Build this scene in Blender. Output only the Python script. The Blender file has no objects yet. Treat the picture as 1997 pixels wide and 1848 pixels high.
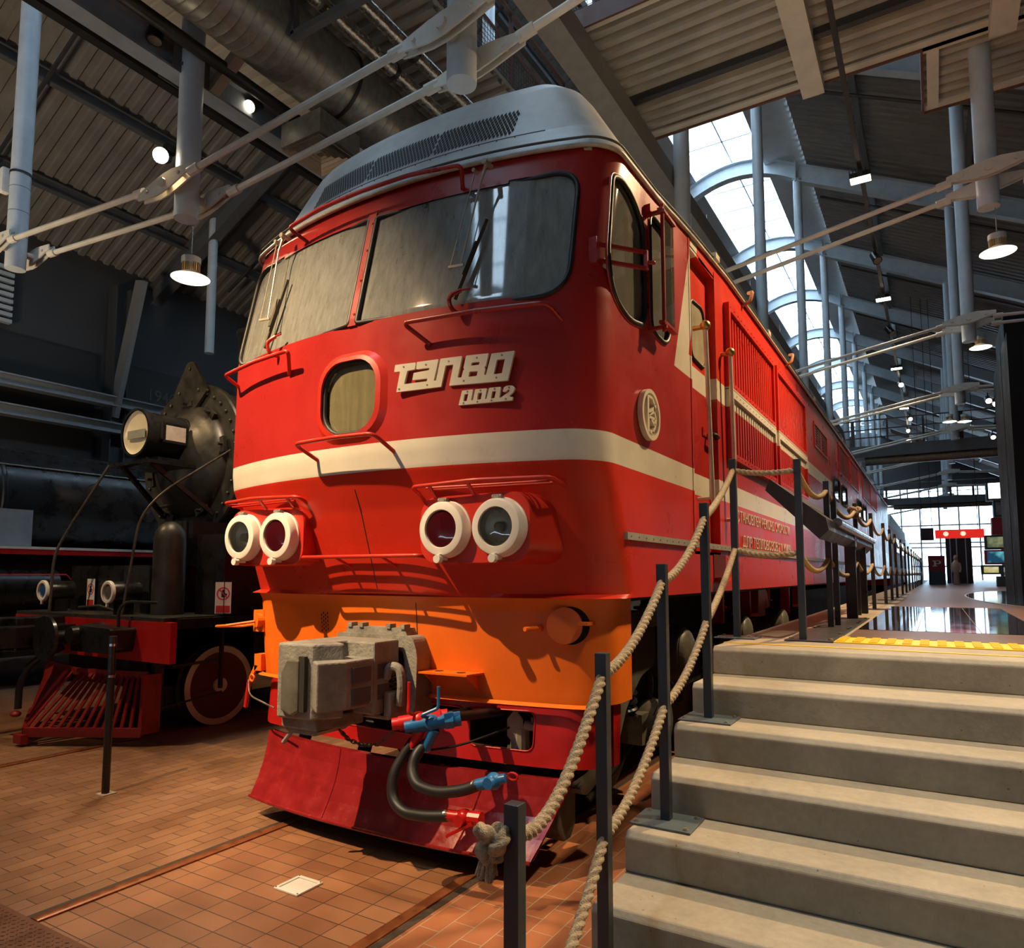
import bpy, math, random
from math import sin, cos, pi, radians as R
from mathutils import Vector, Matrix
random.seed(7)
S = bpy.context.scene
COL = S.collection
# ---------------------------------------------------------------- camera
F_PX, CX, CY = 1365.0, 998.5, 1001.0
cd = bpy.data.cameras.new('camera'); cam = bpy.data.objects.new('camera', cd); COL.objects.link(cam)
cam.location = (0, 0, 1.75)
cam.rotation_euler = (R(90 + 5.0), 0, R(31.098))
cd.sensor_fit = 'HORIZONTAL'; cd.sensor_width = 36.0
cd.lens = 36.0 * F_PX / 1997.0
cd.shift_x = 0.0; cd.shift_y = (CY - 924.0) / 1997.0
cd.clip_end = 400
S.camera = cam
# ---------------------------------------------------------------- view + world
S.view_settings.view_transform = 'Standard'; S.view_settings.look = 'None'
S.view_settings.gamma = 1.0; S.view_settings.use_curve_mapping = False
S.view_settings.exposure = 0.0
try:
    S.cycles.max_bounces = 7; S.cycles.diffuse_bounces = 3; S.cycles.glossy_bounces = 3
    S.cycles.transparent_max_bounces = 12; S.cycles.caustics_reflective = False; S.cycles.caustics_refractive = False
    S.cycles.sample_clamp_indirect = 4.0; S.cycles.use_denoising = True
except Exception: pass
w = bpy.data.worlds.new('world'); S.world = w; w.use_nodes = True
nt = w.node_tree; nt.nodes.clear()
bg = nt.nodes.new('ShaderNodeBackground'); wo = nt.nodes.new('ShaderNodeOutputWorld')
bg.inputs[0].default_value = (0.62, 0.82, 1.0, 1); bg.inputs[1].default_value = 8.0
nt.links.new(bg.outputs[0], wo.inputs[0])
# ---------------------------------------------------------------- lights
def aim(o, tgt):
    d = Vector(tgt) - o.location; o.rotation_euler = d.to_track_quat('-Z', 'Y').to_euler()
def light(name, kind, loc, energy, color, tgt=None, size=0.15, spot=60, blend=0.4):
    l = bpy.data.lights.new(name, kind); l.energy = energy; l.color = color
    if kind == 'AREA': l.size = size
    elif kind in ('SPOT', 'POINT'): l.shadow_soft_size = size
    if kind == 'SPOT': l.spot_size = R(spot); l.spot_blend = blend
    o = bpy.data.objects.new(name, l); COL.objects.link(o); o.location = loc
    if tgt: aim(o, tgt)
    return o
WARM = (1.0, 0.68, 0.36); WARM2 = (1.0, 0.78, 0.52)
light('key_spot', 'SPOT', (-5.2, -0.4, 7.2), 4600, WARM, (-4.05, 3.4, 2.2), 0.035, 42, 1.0)
light('side_spot', 'SPOT', (1.4, 8.6, 7.6), 2600, WARM, (-1.6, 7.0, 2.6), 0.1, 95, 0.8)
light('stair_spot', 'SPOT', (1.0, 3.3, 7.3), 1500, WARM2, (0.4, 2.9, 0.9), 0.15, 60, 0.9)
light('floor_front', 'SPOT', (-3.2, 0.2, 7.5), 420, WARM, (-3.5, 1.4, 0.0), 0.1, 40, 1.0)
light('column_spot', 'SPOT', (-6.95, 4.2, 6.28), 520, WARM, (-3.9, 0.8, 0.0), 0.06, 80, 0.8)
light('left_spot', 'SPOT', (-10.0, 0.5, 8.0), 1150, WARM, (-8.0, 4.6, 1.6), 0.06, 60, 0.8)
light('up_fill', 'SPOT', (0.2, 1.0, 3.2), 300, WARM2, (-0.4, 5.2, 8.5), 0.5, 80, 1.0)  # added fill without a fixture, brightens the deck undersides and ceiling
light('up_fill_left', 'SPOT', (-12.0, 0.0, 2.2), 1500, WARM2, (-12.5, 8.0, 10.0), 0.6, 110, 1.0)  # another added fill, no fixture behind it, lifts the left roof
light('pendant_left', 'SPOT', (-6.8, 4.5, 4.9), 260, WARM2, (-6.8, 4.4, 0), 0.15, 150, 0.6)
light('pendant_right', 'SPOT', (0.85, 10.4, 5.7), 120, WARM2, (0.85, 10.4, 0), 0.15, 140, 0.6)
light('flood_a', 'SPOT', (-0.72, 11.6, 7.78), 500, WARM2, (-0.72, 11.0, 0), 0.1, 120, 0.6)
light('flood_b', 'SPOT', (-0.72, 17.1, 7.78), 700, WARM2, (-0.72, 17.0, 0), 0.1, 120, 0.6)
light('flood_c', 'SPOT', (-0.72, 23.2, 7.78), 700, WARM2, (-0.72, 23.0, 0), 0.1, 120, 0.6)
# ---------------------------------------------------------------- materials
MATS = {}
def node(nt, t, **k):
    n = nt.nodes.new(t)
    for a, b in k.items(): setattr(n, a, b)
    return n
def mat(name, col, rough=0.5, metal=0.0, var=0.12, vscale=6.0, bump=0.0, bscale=40.0, spec=0.5, emit=None, es=0.0, coat=0.0, trans=0.0, alpha=1.0, rvar=0.1):
    if name in MATS: return MATS[name]
    m = bpy.data.materials.new(name); m.use_nodes = True; nt = m.node_tree; b = nt.nodes['Principled BSDF']
    b.inputs['Roughness'].default_value = rough; b.inputs['Metallic'].default_value = metal
    b.inputs['Specular IOR Level'].default_value = spec
    b.inputs['Coat Weight'].default_value = coat; b.inputs['Alpha'].default_value = alpha
    b.inputs['Base Color'].default_value = (*col, 1)
    if emit: b.inputs['Emission Color'].default_value = (*emit, 1); b.inputs['Emission Strength'].default_value = es
    if var or bump:
        tc = node(nt, 'ShaderNodeTexCoord')
        n = node(nt, 'ShaderNodeTexNoise'); n.inputs['Scale'].default_value = vscale; n.inputs['Detail'].default_value = 6; n.inputs['Roughness'].default_value = 0.65
        nt.links.new(tc.outputs['Object'], n.inputs['Vector'])
        if var:
            mx = node(nt, 'ShaderNodeMix', data_type='RGBA'); mx.blend_type = 'MULTIPLY'
            r = node(nt, 'ShaderNodeMapRange'); r.inputs[1].default_value = 0.3; r.inputs[2].default_value = 0.7; r.inputs[3].default_value = 1 - var * 1.6; r.inputs[4].default_value = 1.0 + var * 0.5
            nt.links.new(n.outputs[0], r.inputs[0])
            cc = node(nt, 'ShaderNodeCombineColor')
            for i in range(3): nt.links.new(r.outputs[0], cc.inputs[i])
            mx.inputs[0].default_value = 1.0; mx.inputs[6].default_value = (*col, 1)
            nt.links.new(cc.outputs[0], mx.inputs[7]); nt.links.new(mx.outputs[2], b.inputs['Base Color'])
            rr = node(nt, 'ShaderNodeMapRange'); rr.inputs[1].default_value = 0.3; rr.inputs[2].default_value = 0.7; rr.inputs[3].default_value = max(0.02, rough - rvar); rr.inputs[4].default_value = min(1, rough + rvar)
            nt.links.new(n.outputs[0], rr.inputs[0]); nt.links.new(rr.outputs[0], b.inputs['Roughness'])
        if bump:
            n2 = node(nt, 'ShaderNodeTexNoise'); n2.inputs['Scale'].default_value = bscale; n2.inputs['Detail'].default_value = 4
            nt.links.new(tc.outputs['Object'], n2.inputs['Vector'])
            bp = node(nt, 'ShaderNodeBump'); bp.inputs['Strength'].default_value = bump; bp.inputs['Distance'].default_value = 0.02
            nt.links.new(n2.outputs[0], bp.inputs['Height']); nt.links.new(bp.outputs[0], b.inputs['Normal'])
    MATS[name] = m; return m
def M_(nt, op, a, b=None, c=None):
    n = node(nt, 'ShaderNodeMath', operation=op)
    for i, x in enumerate((a, b, c)):
        if x is None: continue
        if isinstance(x, (int, float)): n.inputs[i].default_value = x
        else: nt.links.new(x, n.inputs[i])
    return n.outputs[0]
def MIX(nt, f, a, b, mode='MIX'):
    n = node(nt, 'ShaderNodeMix', data_type='RGBA'); n.blend_type = mode
    for i, x in ((0, f), (6, a), (7, b)):
        if isinstance(x, (int, float)): n.inputs[i].default_value = x
        elif isinstance(x, tuple): n.inputs[i].default_value = (*x, 1)
        else: nt.links.new(x, n.inputs[i])
    return n.outputs[2]
RED = mat('red paint', (0.56, 0.028, 0.014), 0.34, var=0.1, vscale=3, bump=0.04, bscale=5)
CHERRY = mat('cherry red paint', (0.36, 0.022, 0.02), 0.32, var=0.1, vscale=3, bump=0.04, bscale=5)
ORANGE = mat('orange paint', (0.85, 0.17, 0.010), 0.42, var=0.06, vscale=4, bump=0.05, bscale=8)
LRED = mat('lower red paint', (0.42, 0.010, 0.01), 0.33, var=0.12, vscale=4, bump=0.04, bscale=10)
PLOUGH = mat('plough red paint', (0.25, 0.014, 0.016), 0.22, var=0.18, vscale=9, bump=0.08, bscale=16)
WHITEP = mat('cream white paint', (0.66, 0.62, 0.53), 0.45, var=0.1, vscale=8, bump=0.06, bscale=12)
RINGW = mat('white lamp ring paint', (0.8, 0.77, 0.7), 0.4, var=0.06)
ROOFG = mat('grey roof paint', (0.58, 0.57, 0.54), 0.42, var=0.22, vscale=2.2, bump=0.05, bscale=6)
GREYC = mat('grey cast paint', (0.3, 0.29, 0.255), 0.6, var=0.25, vscale=9, bump=0.35, bscale=55)
BLACKP = mat('black paint', (0.012, 0.012, 0.013), 0.3, var=0.3, vscale=7, bump=0.12, bscale=9)
BLACKM = mat('black rubber', (0.012, 0.012, 0.012), 0.5, var=0.1)
DARKU = mat('dark running gear', (0.03, 0.027, 0.024), 0.6, var=0.5, vscale=9, bump=0.2)
GREYU = mat('grey green running gear', (0.13, 0.125, 0.1), 0.5, var=0.35, vscale=8, bump=0.1)
STEELB = mat('painted steel blue grey', (0.5, 0.56, 0.6), 0.42, var=0.1, vscale=4)
STEELC = mat('painted cream grey steel', (0.6, 0.57, 0.5), 0.5, var=0.1, vscale=4)
GIRD = mat('dark grey steel', (0.10, 0.105, 0.11), 0.5, var=0.15, vscale=3)
BROWN = mat('brown steel edge', (0.13, 0.05, 0.03), 0.55, var=0.2)
POSTG = mat('charcoal powder coat', (0.03, 0.036, 0.042), 0.38, var=0.08, vscale=30, bump=0.05, bscale=300)
PLATEG = mat('grey base plate paint', (0.10, 0.125, 0.135), 0.33, var=0.15, vscale=12)
BOLT = mat('bright bolt steel', (0.55, 0.53, 0.48), 0.3, 0.9, var=0.1)
CHROME = mat('polished steel', (0.62, 0.6, 0.56), 0.2, 1.0, var=0.12, vscale=12)
FOIL = mat('foil wrapped pipe', (0.5, 0.46, 0.4), 0.25, 0.9, var=0.25, vscale=14, bump=0.35, bscale=18)
DUCTM = mat('galvanised duct', (0.3, 0.29, 0.25), 0.42, 0.6, var=0.25, vscale=10)
ROPE = mat('natural rope', (0.52, 0.39, 0.24), 0.85, var=0.28, vscale=60, bump=0.5, bscale=260)
YELLOW = mat('yellow floor marking', (0.95, 0.6, 0.02), 0.45, var=0.06, vscale=30)
BLUEV = mat('blue valve paint', (0.015, 0.16, 0.42), 0.35, var=0.1)
REDV = mat('bright red valve paint', (0.62, 0.012, 0.01), 0.33, var=0.1)
BRASS = mat('brass', (0.5, 0.33, 0.12), 0.35, 0.9)
WALLM = mat('dark painted wall', (0.055, 0.056, 0.06), 0.7, var=0.15, vscale=1.5)
CRED = mat('cow catcher red', (0.26, 0.010, 0.008), 0.45, var=0.25, vscale=10)
SHEET = mat('corrugated sheet', (0.2, 0.185, 0.17), 0.5, var=0.15, vscale=2)
SHEETD = mat('corrugated deck sheet', (0.4, 0.37, 0.32), 0.42, var=0.15, vscale=2)
RAILM = mat('rail steel rust', (0.3, 0.1, 0.035), 0.35, 0.35, var=0.25, vscale=14)
STONE = mat('plain dark stand', (0.03, 0.035, 0.04), 0.5, var=0.1)
INTER = mat('cab interior lining', (0.62, 0.56, 0.43), 0.6, var=0.15)
INTERD = mat('cab interior dark', (0.05, 0.055, 0.05), 0.6, var=0.2)
def glass(name, tint=(0.5, 0.5, 0.42), dust=0.14, rough=0.05, trans=0.5, dcol=(0.55, 0.56, 0.5)):
    m = bpy.data.materials.new(name); m.use_nodes = True; nt = m.node_tree; nt.nodes.clear()
    o = node(nt, 'ShaderNodeOutputMaterial'); g = node(nt, 'ShaderNodeBsdfGlossy'); g.inputs['Roughness'].default_value = rough
    t = node(nt, 'ShaderNodeBsdfTransparent'); t.inputs[0].default_value = (*tint, 1)
    d = node(nt, 'ShaderNodeBsdfDiffuse'); d.inputs[0].default_value = (*dcol, 1)
    fr = node(nt, 'ShaderNodeFresnel'); fr.inputs[0].default_value = 1.6
    tc = node(nt, 'ShaderNodeTexCoord'); mp = node(nt, 'ShaderNodeMapping'); mp.inputs['Scale'].default_value = (14, 14, 1.6)
    n = node(nt, 'ShaderNodeTexNoise'); n.inputs['Scale'].default_value = 1.6; n.inputs['Detail'].default_value = 8; n.inputs['Roughness'].default_value = 0.7
    nt.links.new(tc.outputs['Object'], mp.inputs[0]); nt.links.new(mp.outputs[0], n.inputs['Vector'])
    mr = node(nt, 'ShaderNodeMapRange'); mr.inputs[1].default_value = 0.3; mr.inputs[2].default_value = 0.7; mr.inputs[3].default_value = dust * 0.75; mr.inputs[4].default_value = dust * 1.3
    nt.links.new(n.outputs[0], mr.inputs[0])
    m1 = node(nt, 'ShaderNodeMixShader'); nt.links.new(mr.outputs[0], m1.inputs[0]); nt.links.new(t.outputs[0], m1.inputs[1]); nt.links.new(d.outputs[0], m1.inputs[2])
    m2 = node(nt, 'ShaderNodeMixShader'); ff = M_(nt, 'MULTIPLY_ADD', fr.outputs[0], 1.1, 0.04); nt.links.new(ff, m2.inputs[0])
    nt.links.new(m1.outputs[0], m2.inputs[1]); nt.links.new(g.outputs[0], m2.inputs[2]); nt.links.new(m2.outputs[0], o.inputs[0])
    MATS[name] = m; return m
GLASS = glass('dust and sheen windscreen glass', (0.6, 0.62, 0.58), dust=0.38); GLASSC = glass('clear lamp glass', (0.85, 0.85, 0.8), 0.03, 0.02)  # windscreen dust is raised to paint in reflected skylight too
GLASSS = glass('dusty side window glass', (0.35, 0.36, 0.3), 0.25)
# ---------------------------------------------------------------- geometry helpers
def frame_of(d):
    d = Vector(d).normalized(); up = Vector((0, 0, 1)) if abs(d.z) < 0.95 else Vector((0, 1, 0))
    a = d.cross(up).normalized(); b = a.cross(d).normalized(); return a, b, d
class G:
    def __init__(s): s.v = []; s.f = []
    def add(s, vs, fs):
        o = len(s.v); s.v += [tuple(v) for v in vs]; s.f += [tuple(i + o for i in f) for f in fs]; return s
    def box(s, x0, x1, y0, y1, z0, z1, M=None):
        vs = [Vector((x, y, z)) for z in (z0, z1) for y in (y0, y1) for x in (x0, x1)]
        if M is not None: vs = [M @ v for v in vs]
        return s.add(vs, [(0, 2, 3, 1), (4, 5, 7, 6), (0, 1, 5, 4), (2, 6, 7, 3), (0, 4, 6, 2), (1, 3, 7, 5)])
    def bar(s, p0, p1, w, h, up=None):      # rectangular bar between points
        p0 = Vector(p0); p1 = Vector(p1); d = (p1 - p0).normalized()
        u = Vector(up) if up else (Vector((0, 0, 1)) if abs(d.z) < 0.95 else Vector((0, 1, 0)))
        a = d.cross(u).normalized(); b = a.cross(d).normalized()
        vs = [p + a * (i * w / 2) + b * (j * h / 2) for p in (p0, p1) for i, j in ((-1, -1), (1, -1), (1, 1), (-1, 1))]
        return s.add(vs, [(0, 1, 2, 3), (7, 6, 5, 4), (0, 4, 5, 1), (1, 5, 6, 2), (2, 6, 7, 3), (3, 7, 4, 0)])
    def ibeam(s, p0, p1, w, h, t=0.02, up=None):
        p0 = Vector(p0); p1 = Vector(p1); d = (p1 - p0).normalized()
        u = Vector(up) if up else Vector((0, 0, 1)); a = d.cross(u).normalized(); b = a.cross(d).normalized()
        s.bar(p0 + b * (h / 2), p1 + b * (h / 2), w, t, up); s.bar(p0 - b * (h / 2), p1 - b * (h / 2), w, t, up); s.bar(p0, p1, t, h - t, up); return s
    def tube(s, path, r, n=10, caps=True, rad=None):
        P = [Vector(p) for p in path]; rings = []; a = None
        for i, p in enumerate(P):
            d = (P[min(i + 1, len(P) - 1)] - P[max(i - 1, 0)]).normalized()
            if a is None: a = frame_of(d)[0]; b = d.cross(a)
            else:
                a = (a - d * a.dot(d)); a = a.normalized() if a.length > 1e-6 else frame_of(d)[0]; b = d.cross(a)
            rr = rad[i] if rad else r
            rings.append([p + a * (cos(2 * pi * k / n) * rr) + b * (sin(2 * pi * k / n) * rr) for k in range(n)])
        vs = [v for g in rings for v in g]; fs = []
        for i in range(len(P) - 1):
            for k in range(n): fs.append((i * n + k, i * n + (k + 1) % n, (i + 1) * n + (k + 1) % n, (i + 1) * n + k))
        if caps: fs.append(tuple(range(n - 1, -1, -1))); m = (len(P) - 1) * n; fs.append(tuple(range(m, m + n)))
        return s.add(vs, fs)
    def cyl(s, p0, p1, r, n=16, r1=None): return s.tube([p0, p1], r, n, True, [r, r if r1 is None else r1])
    def lathe(s, o, d, prof, n=32, cap0=False, cap1=False):   # prof: (along, radius)
        a, b, d = frame_of(d); o = Vector(o); vs = []
        for t, r in prof: vs += [o + d * t + a * (cos(2 * pi * k / n) * r) + b * (sin(2 * pi * k / n) * r) for k in range(n)]
        fs = [(i * n + k, i * n + (k + 1) % n, (i + 1) * n + (k + 1) % n, (i + 1) * n + k) for i in range(len(prof) - 1) for k in range(n)]
        if cap0: fs.append(tuple(range(n - 1, -1, -1)))
        if cap1: m = (len(prof) - 1) * n; fs.append(tuple(range(m, m + n)))
        return s.add(vs, fs)
    def sphere(s, c, r, n=12, sx=1, sy=1, sz=1):
        c = Vector(c); vs = []; fs = []
        for i in range(n // 2 + 1):
            t = pi * i / (n // 2)
            for k in range(n): vs.append(c + Vector((sx * r * sin(t) * cos(2 * pi * k / n), sy * r * sin(t) * sin(2 * pi * k / n), sz * r * cos(t))))
        for i in range(n // 2):
            for k in range(n): fs.append((i * n + k, (i + 1) * n + k, (i + 1) * n + (k + 1) % n, i * n + (k + 1) % n))
        return s.add(vs, fs)
    def prism(s, poly, o, u, v, t):      # polygon in (u,v) plane at o, extruded by vector t
        o = Vector(o); u = Vector(u); v = Vector(v); t = Vector(t); n = len(poly)
        a = [o + u * p[0] + v * p[1] for p in poly]; vs = a + [p + t for p in a]
        fs = [tuple(range(n - 1, -1, -1)), tuple(range(n, 2 * n))] + [(i, (i + 1) % n, n + (i + 1) % n, n + i) for i in range(n)]
        return s.add(vs, fs)
    def strip(s, A, B, close=False):
        n = len(A); vs = list(A) + list(B)
        m = n if close else n - 1
        return s.add(vs, [(i, (i + 1) % n, n + (i + 1) % n, n + i) for i in range(m)])
    def build(s, name, m, parent=None, smooth=False, ang=35, loc=None, bevel=0):
        me = bpy.data.meshes.new(name); root = parent; base = Vector((0, 0, 0))
        if loc is not None: base = Vector(loc)
        p = parent
        while p is not None: base = base + Vector(p.location); p = p.parent
        me.from_pydata([tuple(Vector(v) - base) for v in s.v], [], s.f); me.update()
        me.materials.append(m)
        o = bpy.data.objects.new(name, me); COL.objects.link(o)
        if loc is not None: o.location = loc
        if parent is not None: o.parent = parent
        fixn(me)
        if smooth:
            for q in me.polygons: q.use_smooth = True
            try: me.set_sharp_from_angle(angle=R(ang))
            except Exception: pass
        if bevel:
            b = o.modifiers.new('bevel', 'BEVEL'); b.width = bevel; b.segments = 2; b.limit_method = 'ANGLE'; b.angle_limit = R(40)
        return o
import bmesh
def fixn(me):
    bm = bmesh.new(); bm.from_mesh(me); bmesh.ops.recalc_face_normals(bm, faces=bm.faces); bm.to_mesh(me); bm.free()
def thing(name, label, cat, loc=(0, 0, 0), group=None):
    o = bpy.data.objects.new(name, None); COL.objects.link(o); o.location = loc; o.empty_display_size = 0.2
    return tag(o, label, cat, group)
def tag(o, label, cat, group=None):
    o['label'] = label; o['category'] = cat
    if group: o['group'] = group
    return o
def struct(o, label=None, cat=None):
    o['kind'] = 'structure'
    if label: o['label'] = label
    if cat: o['category'] = cat
    return o
def dup(root, loc=None, label=None):
    def cp(o, par):
        c = o.copy(); COL.objects.link(c); c.parent = par
        for ch in o.children: cp(ch, c)
        return c
    r = cp(root, None)
    if loc is not None: r.location = loc
    if label: r['label'] = label
    return r
def rrect(w, h, r, n=6):
    pts = []
    for cx, cy, a0 in ((w / 2 - r, h / 2 - r, 0), (-w / 2 + r, h / 2 - r, 90), (-w / 2 + r, -h / 2 + r, 180), (w / 2 - r, -h / 2 + r, 270)):
        for k in range(n + 1): t = R(a0 + 90 * k / n); pts.append((cx + r * cos(t), cy + r * sin(t)))
    return pts
def roundpoly(P, rs, n=6):
    out = []; N = len(P)
    for i, p in enumerate(P):
        p = Vector(p); a = Vector(P[i - 1]); b = Vector(P[(i + 1) % N]); r = rs[i] if isinstance(rs, (list, tuple)) else rs
        u = (a - p).normalized(); v = (b - p).normalized(); t = min(r, (a - p).length * 0.49, (b - p).length * 0.49)
        for k in range(n + 1):
            s_ = k / n; q = p + u * t * (1 - s_) ** 2 + v * t * s_ ** 2
            out.append((q.x, q.y))
    return out
def smoothpath(P, r=0.05, n=5):
    P = [Vector(p) for p in P]; out = [P[0]]
    for i in range(1, len(P) - 1):
        p = P[i]; u = (P[i - 1] - p); v = (P[i + 1] - p); t = min(r, u.length * 0.49, v.length * 0.49); u.normalize(); v.normalize()
        for k in range(n + 1): s_ = k / n; out.append(p + u * t * (1 - s_) ** 2 + v * t * s_ ** 2)
    out.append(P[-1]); return out
def inpoly(x, y, P):
    c = False; j = len(P) - 1
    for i in range(len(P)):
        xi, yi = P[i]; xj, yj = P[j]
        if (yi > y) != (yj > y) and x < (xj - xi) * (y - yi) / (yj - yi) + xi: c = not c
        j = i
    return c
def flatcurve(name, loops, o, u, v, depth, m, parent):
    """loops: outlines and holes in (u,v); filled and extruded by depth along u x v"""
    cu = bpy.data.curves.new(name, 'CURVE'); cu.dimensions = '2D'; cu.fill_mode = 'BOTH'; cu.extrude = depth / 2
    for L in loops:
        sp = cu.splines.new('POLY'); sp.points.add(len(L) - 1); sp.use_cyclic_u = True
        for i, p in enumerate(L): sp.points[i].co = (p[0], p[1], 0, 1)
    tmp = bpy.data.objects.new(name + '_tmp', cu); COL.objects.link(tmp)
    dg = bpy.context.evaluated_depsgraph_get(); me = bpy.data.meshes.new_from_object(tmp.evaluated_get(dg))
    bpy.data.objects.remove(tmp); bpy.data.curves.remove(cu)
    u = Vector(u).normalized(); v = Vector(v).normalized(); w_ = u.cross(v)
    Mx = Matrix((u, v, w_)).transposed().to_4x4(); Mx.translation = Vector(o) + w_ * (depth / 2)
    me.transform(Mx)
    base = Vector((0, 0, 0)); p = parent
    while p is not None: base += Vector(p.location); p = p.parent
    me.transform(Matrix.Translation(-base)); me.materials.clear(); me.materials.append(m); me.name = name
    ob = bpy.data.objects.new(name, me); COL.objects.link(ob)
    if parent is not None: ob.parent = parent
    return ob
def textmesh(name, body, size, o, u, v, depth, m, parent, sx=1.0, align='LEFT'):
    cu = bpy.data.curves.new(name, 'FONT'); cu.body = body; cu.size = size; cu.extrude = depth / 2; cu.align_x = align; cu.offset = size * 0.004
    tmp = bpy.data.objects.new(name + '_tmp', cu); COL.objects.link(tmp)
    dg = bpy.context.evaluated_depsgraph_get(); me = bpy.data.meshes.new_from_object(tmp.evaluated_get(dg))
    bpy.data.objects.remove(tmp); bpy.data.curves.remove(cu)
    u = Vector(u).normalized(); v = Vector(v).normalized(); w_ = u.cross(v)
    Mx = Matrix((u * sx, v, w_)).transposed().to_4x4(); Mx.translation = Vector(o) + w_ * (depth / 2)
    me.transform(Mx); base = Vector((0, 0, 0)); p = parent
    while p is not None: base += Vector(p.location); p = p.parent
    me.transform(Matrix.Translation(-base)); me.materials.clear(); me.materials.append(m)
    ob = bpy.data.objects.new(name, me); COL.objects.link(ob); ob.parent = parent
    return ob
# ================================================================ SETTING
def brick_floor_mat():
    m = bpy.data.materials.new('clinker brick floor'); m.use_nodes = True; nt = m.node_tree; b = nt.nodes['Principled BSDF']
    tc = node(nt, 'ShaderNodeTexCoord'); sep = node(nt, 'ShaderNodeSeparateXYZ'); nt.links.new(tc.outputs['Object'], sep.inputs[0])
    def brick(rot, w, h, off, c1, c2, mort):
        mp = node(nt, 'ShaderNodeMapping'); mp.inputs['Rotation'].default_value = (0, 0, rot); mp.inputs['Location'].default_value = (0.03, 0.045, 0)
        nt.links.new(tc.outputs['Object'], mp.inputs[0])
        t = node(nt, 'ShaderNodeTexBrick'); t.offset = off; t.inputs['Scale'].default_value = 1; t.inputs['Brick Width'].default_value = w; t.inputs['Row Height'].default_value = h
        t.inputs['Mortar Size'].default_value = 0.0035; t.inputs['Mortar Smooth'].default_value = 0.3; t.inputs['Bias'].default_value = 0
        t.inputs['Color1'].default_value = (*c1, 1); t.inputs['Color2'].default_value = (*c2, 1); t.inputs['Mortar'].default_value = (*mort, 1)
        nt.links.new(mp.outputs[0], t.inputs[0]); return t
    A = brick(0, 0.238, 0.125, 0.0, (0.34, 0.155, 0.07), (0.24, 0.10, 0.045), (0.05, 0.035, 0.022))
    B = brick(pi / 2, 0.25, 0.115, 0.5, (0.33, 0.17, 0.085), (0.25, 0.12, 0.058), (0.06, 0.04, 0.026))
    D = brick(pi / 2, 0.25, 0.125, 0.5, (0.4, 0.15, 0.065), (0.31, 0.11, 0.048), (0.40, 0.30, 0.19))
    ax = M_(nt, 'ABSOLUTE', M_(nt, 'ADD', sep.outputs[0], 3.2))
    between = M_(nt, 'LESS_THAN', ax, 0.8); right = M_(nt, 'GREATER_THAN', sep.outputs[0], -2.4)
    c = MIX(nt, between, MIX(nt, right, B.outputs[0], D.outputs[0]), A.outputs[0])
    fac = MIX(nt, between, MIX(nt, right, B.outputs[1], D.outputs[1]), A.outputs[1])
    n = node(nt, 'ShaderNodeTexNoise'); n.inputs['Scale'].default_value = 2.2; n.inputs['Detail'].default_value = 7; nt.links.new(tc.outputs['Object'], n.inputs['Vector'])
    v = node(nt, 'ShaderNodeMapRange'); v.inputs[1].default_value = 0.3; v.inputs[2].default_value = 0.7; v.inputs[3].default_value = 0.72; v.inputs[4].default_value = 1.15; nt.links.new(n.outputs[0], v.inputs[0])
    n2 = node(nt, 'ShaderNodeTexNoise'); n2.inputs['Scale'].default_value = 160; n2.inputs['Detail'].default_value = 3; nt.links.new(tc.outputs['Object'], n2.inputs['Vector'])
    v2 = M_(nt, 'MULTIPLY_ADD', n2.outputs[0], 0.5, 0.75); vv = M_(nt, 'MULTIPLY', v.outputs[0], v2)
    cc = node(nt, 'ShaderNodeCombineColor')
    for i in range(3): nt.links.new(vv, cc.inputs[i])
    c = MIX(nt, 1.0, c, cc.outputs[0], 'MULTIPLY'); nt.links.new(c, b.inputs['Base Color'])
    r = M_(nt, 'MULTIPLY_ADD', n.outputs[0], 0.35, 0.28); nt.links.new(r, b.inputs['Roughness'])
    bp = node(nt, 'ShaderNodeBump'); bp.inputs['Strength'].default_value = 0.5; bp.inputs['Distance'].default_value = 0.004
    hgt = M_(nt, 'MULTIPLY_ADD', n2.outputs[0], 0.35, M_(nt, 'SUBTRACT', 1.0, fac)); nt.links.new(hgt, bp.inputs['Height']); nt.links.new(bp.outputs[0], b.inputs['Normal'])
    return m
struct(G().box(-18, -0.0, -14, 80, -0.3, 0, None).box(0.0, 18, -14, 80, -0.3, 0).build('floor', brick_floor_mat()))
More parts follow.
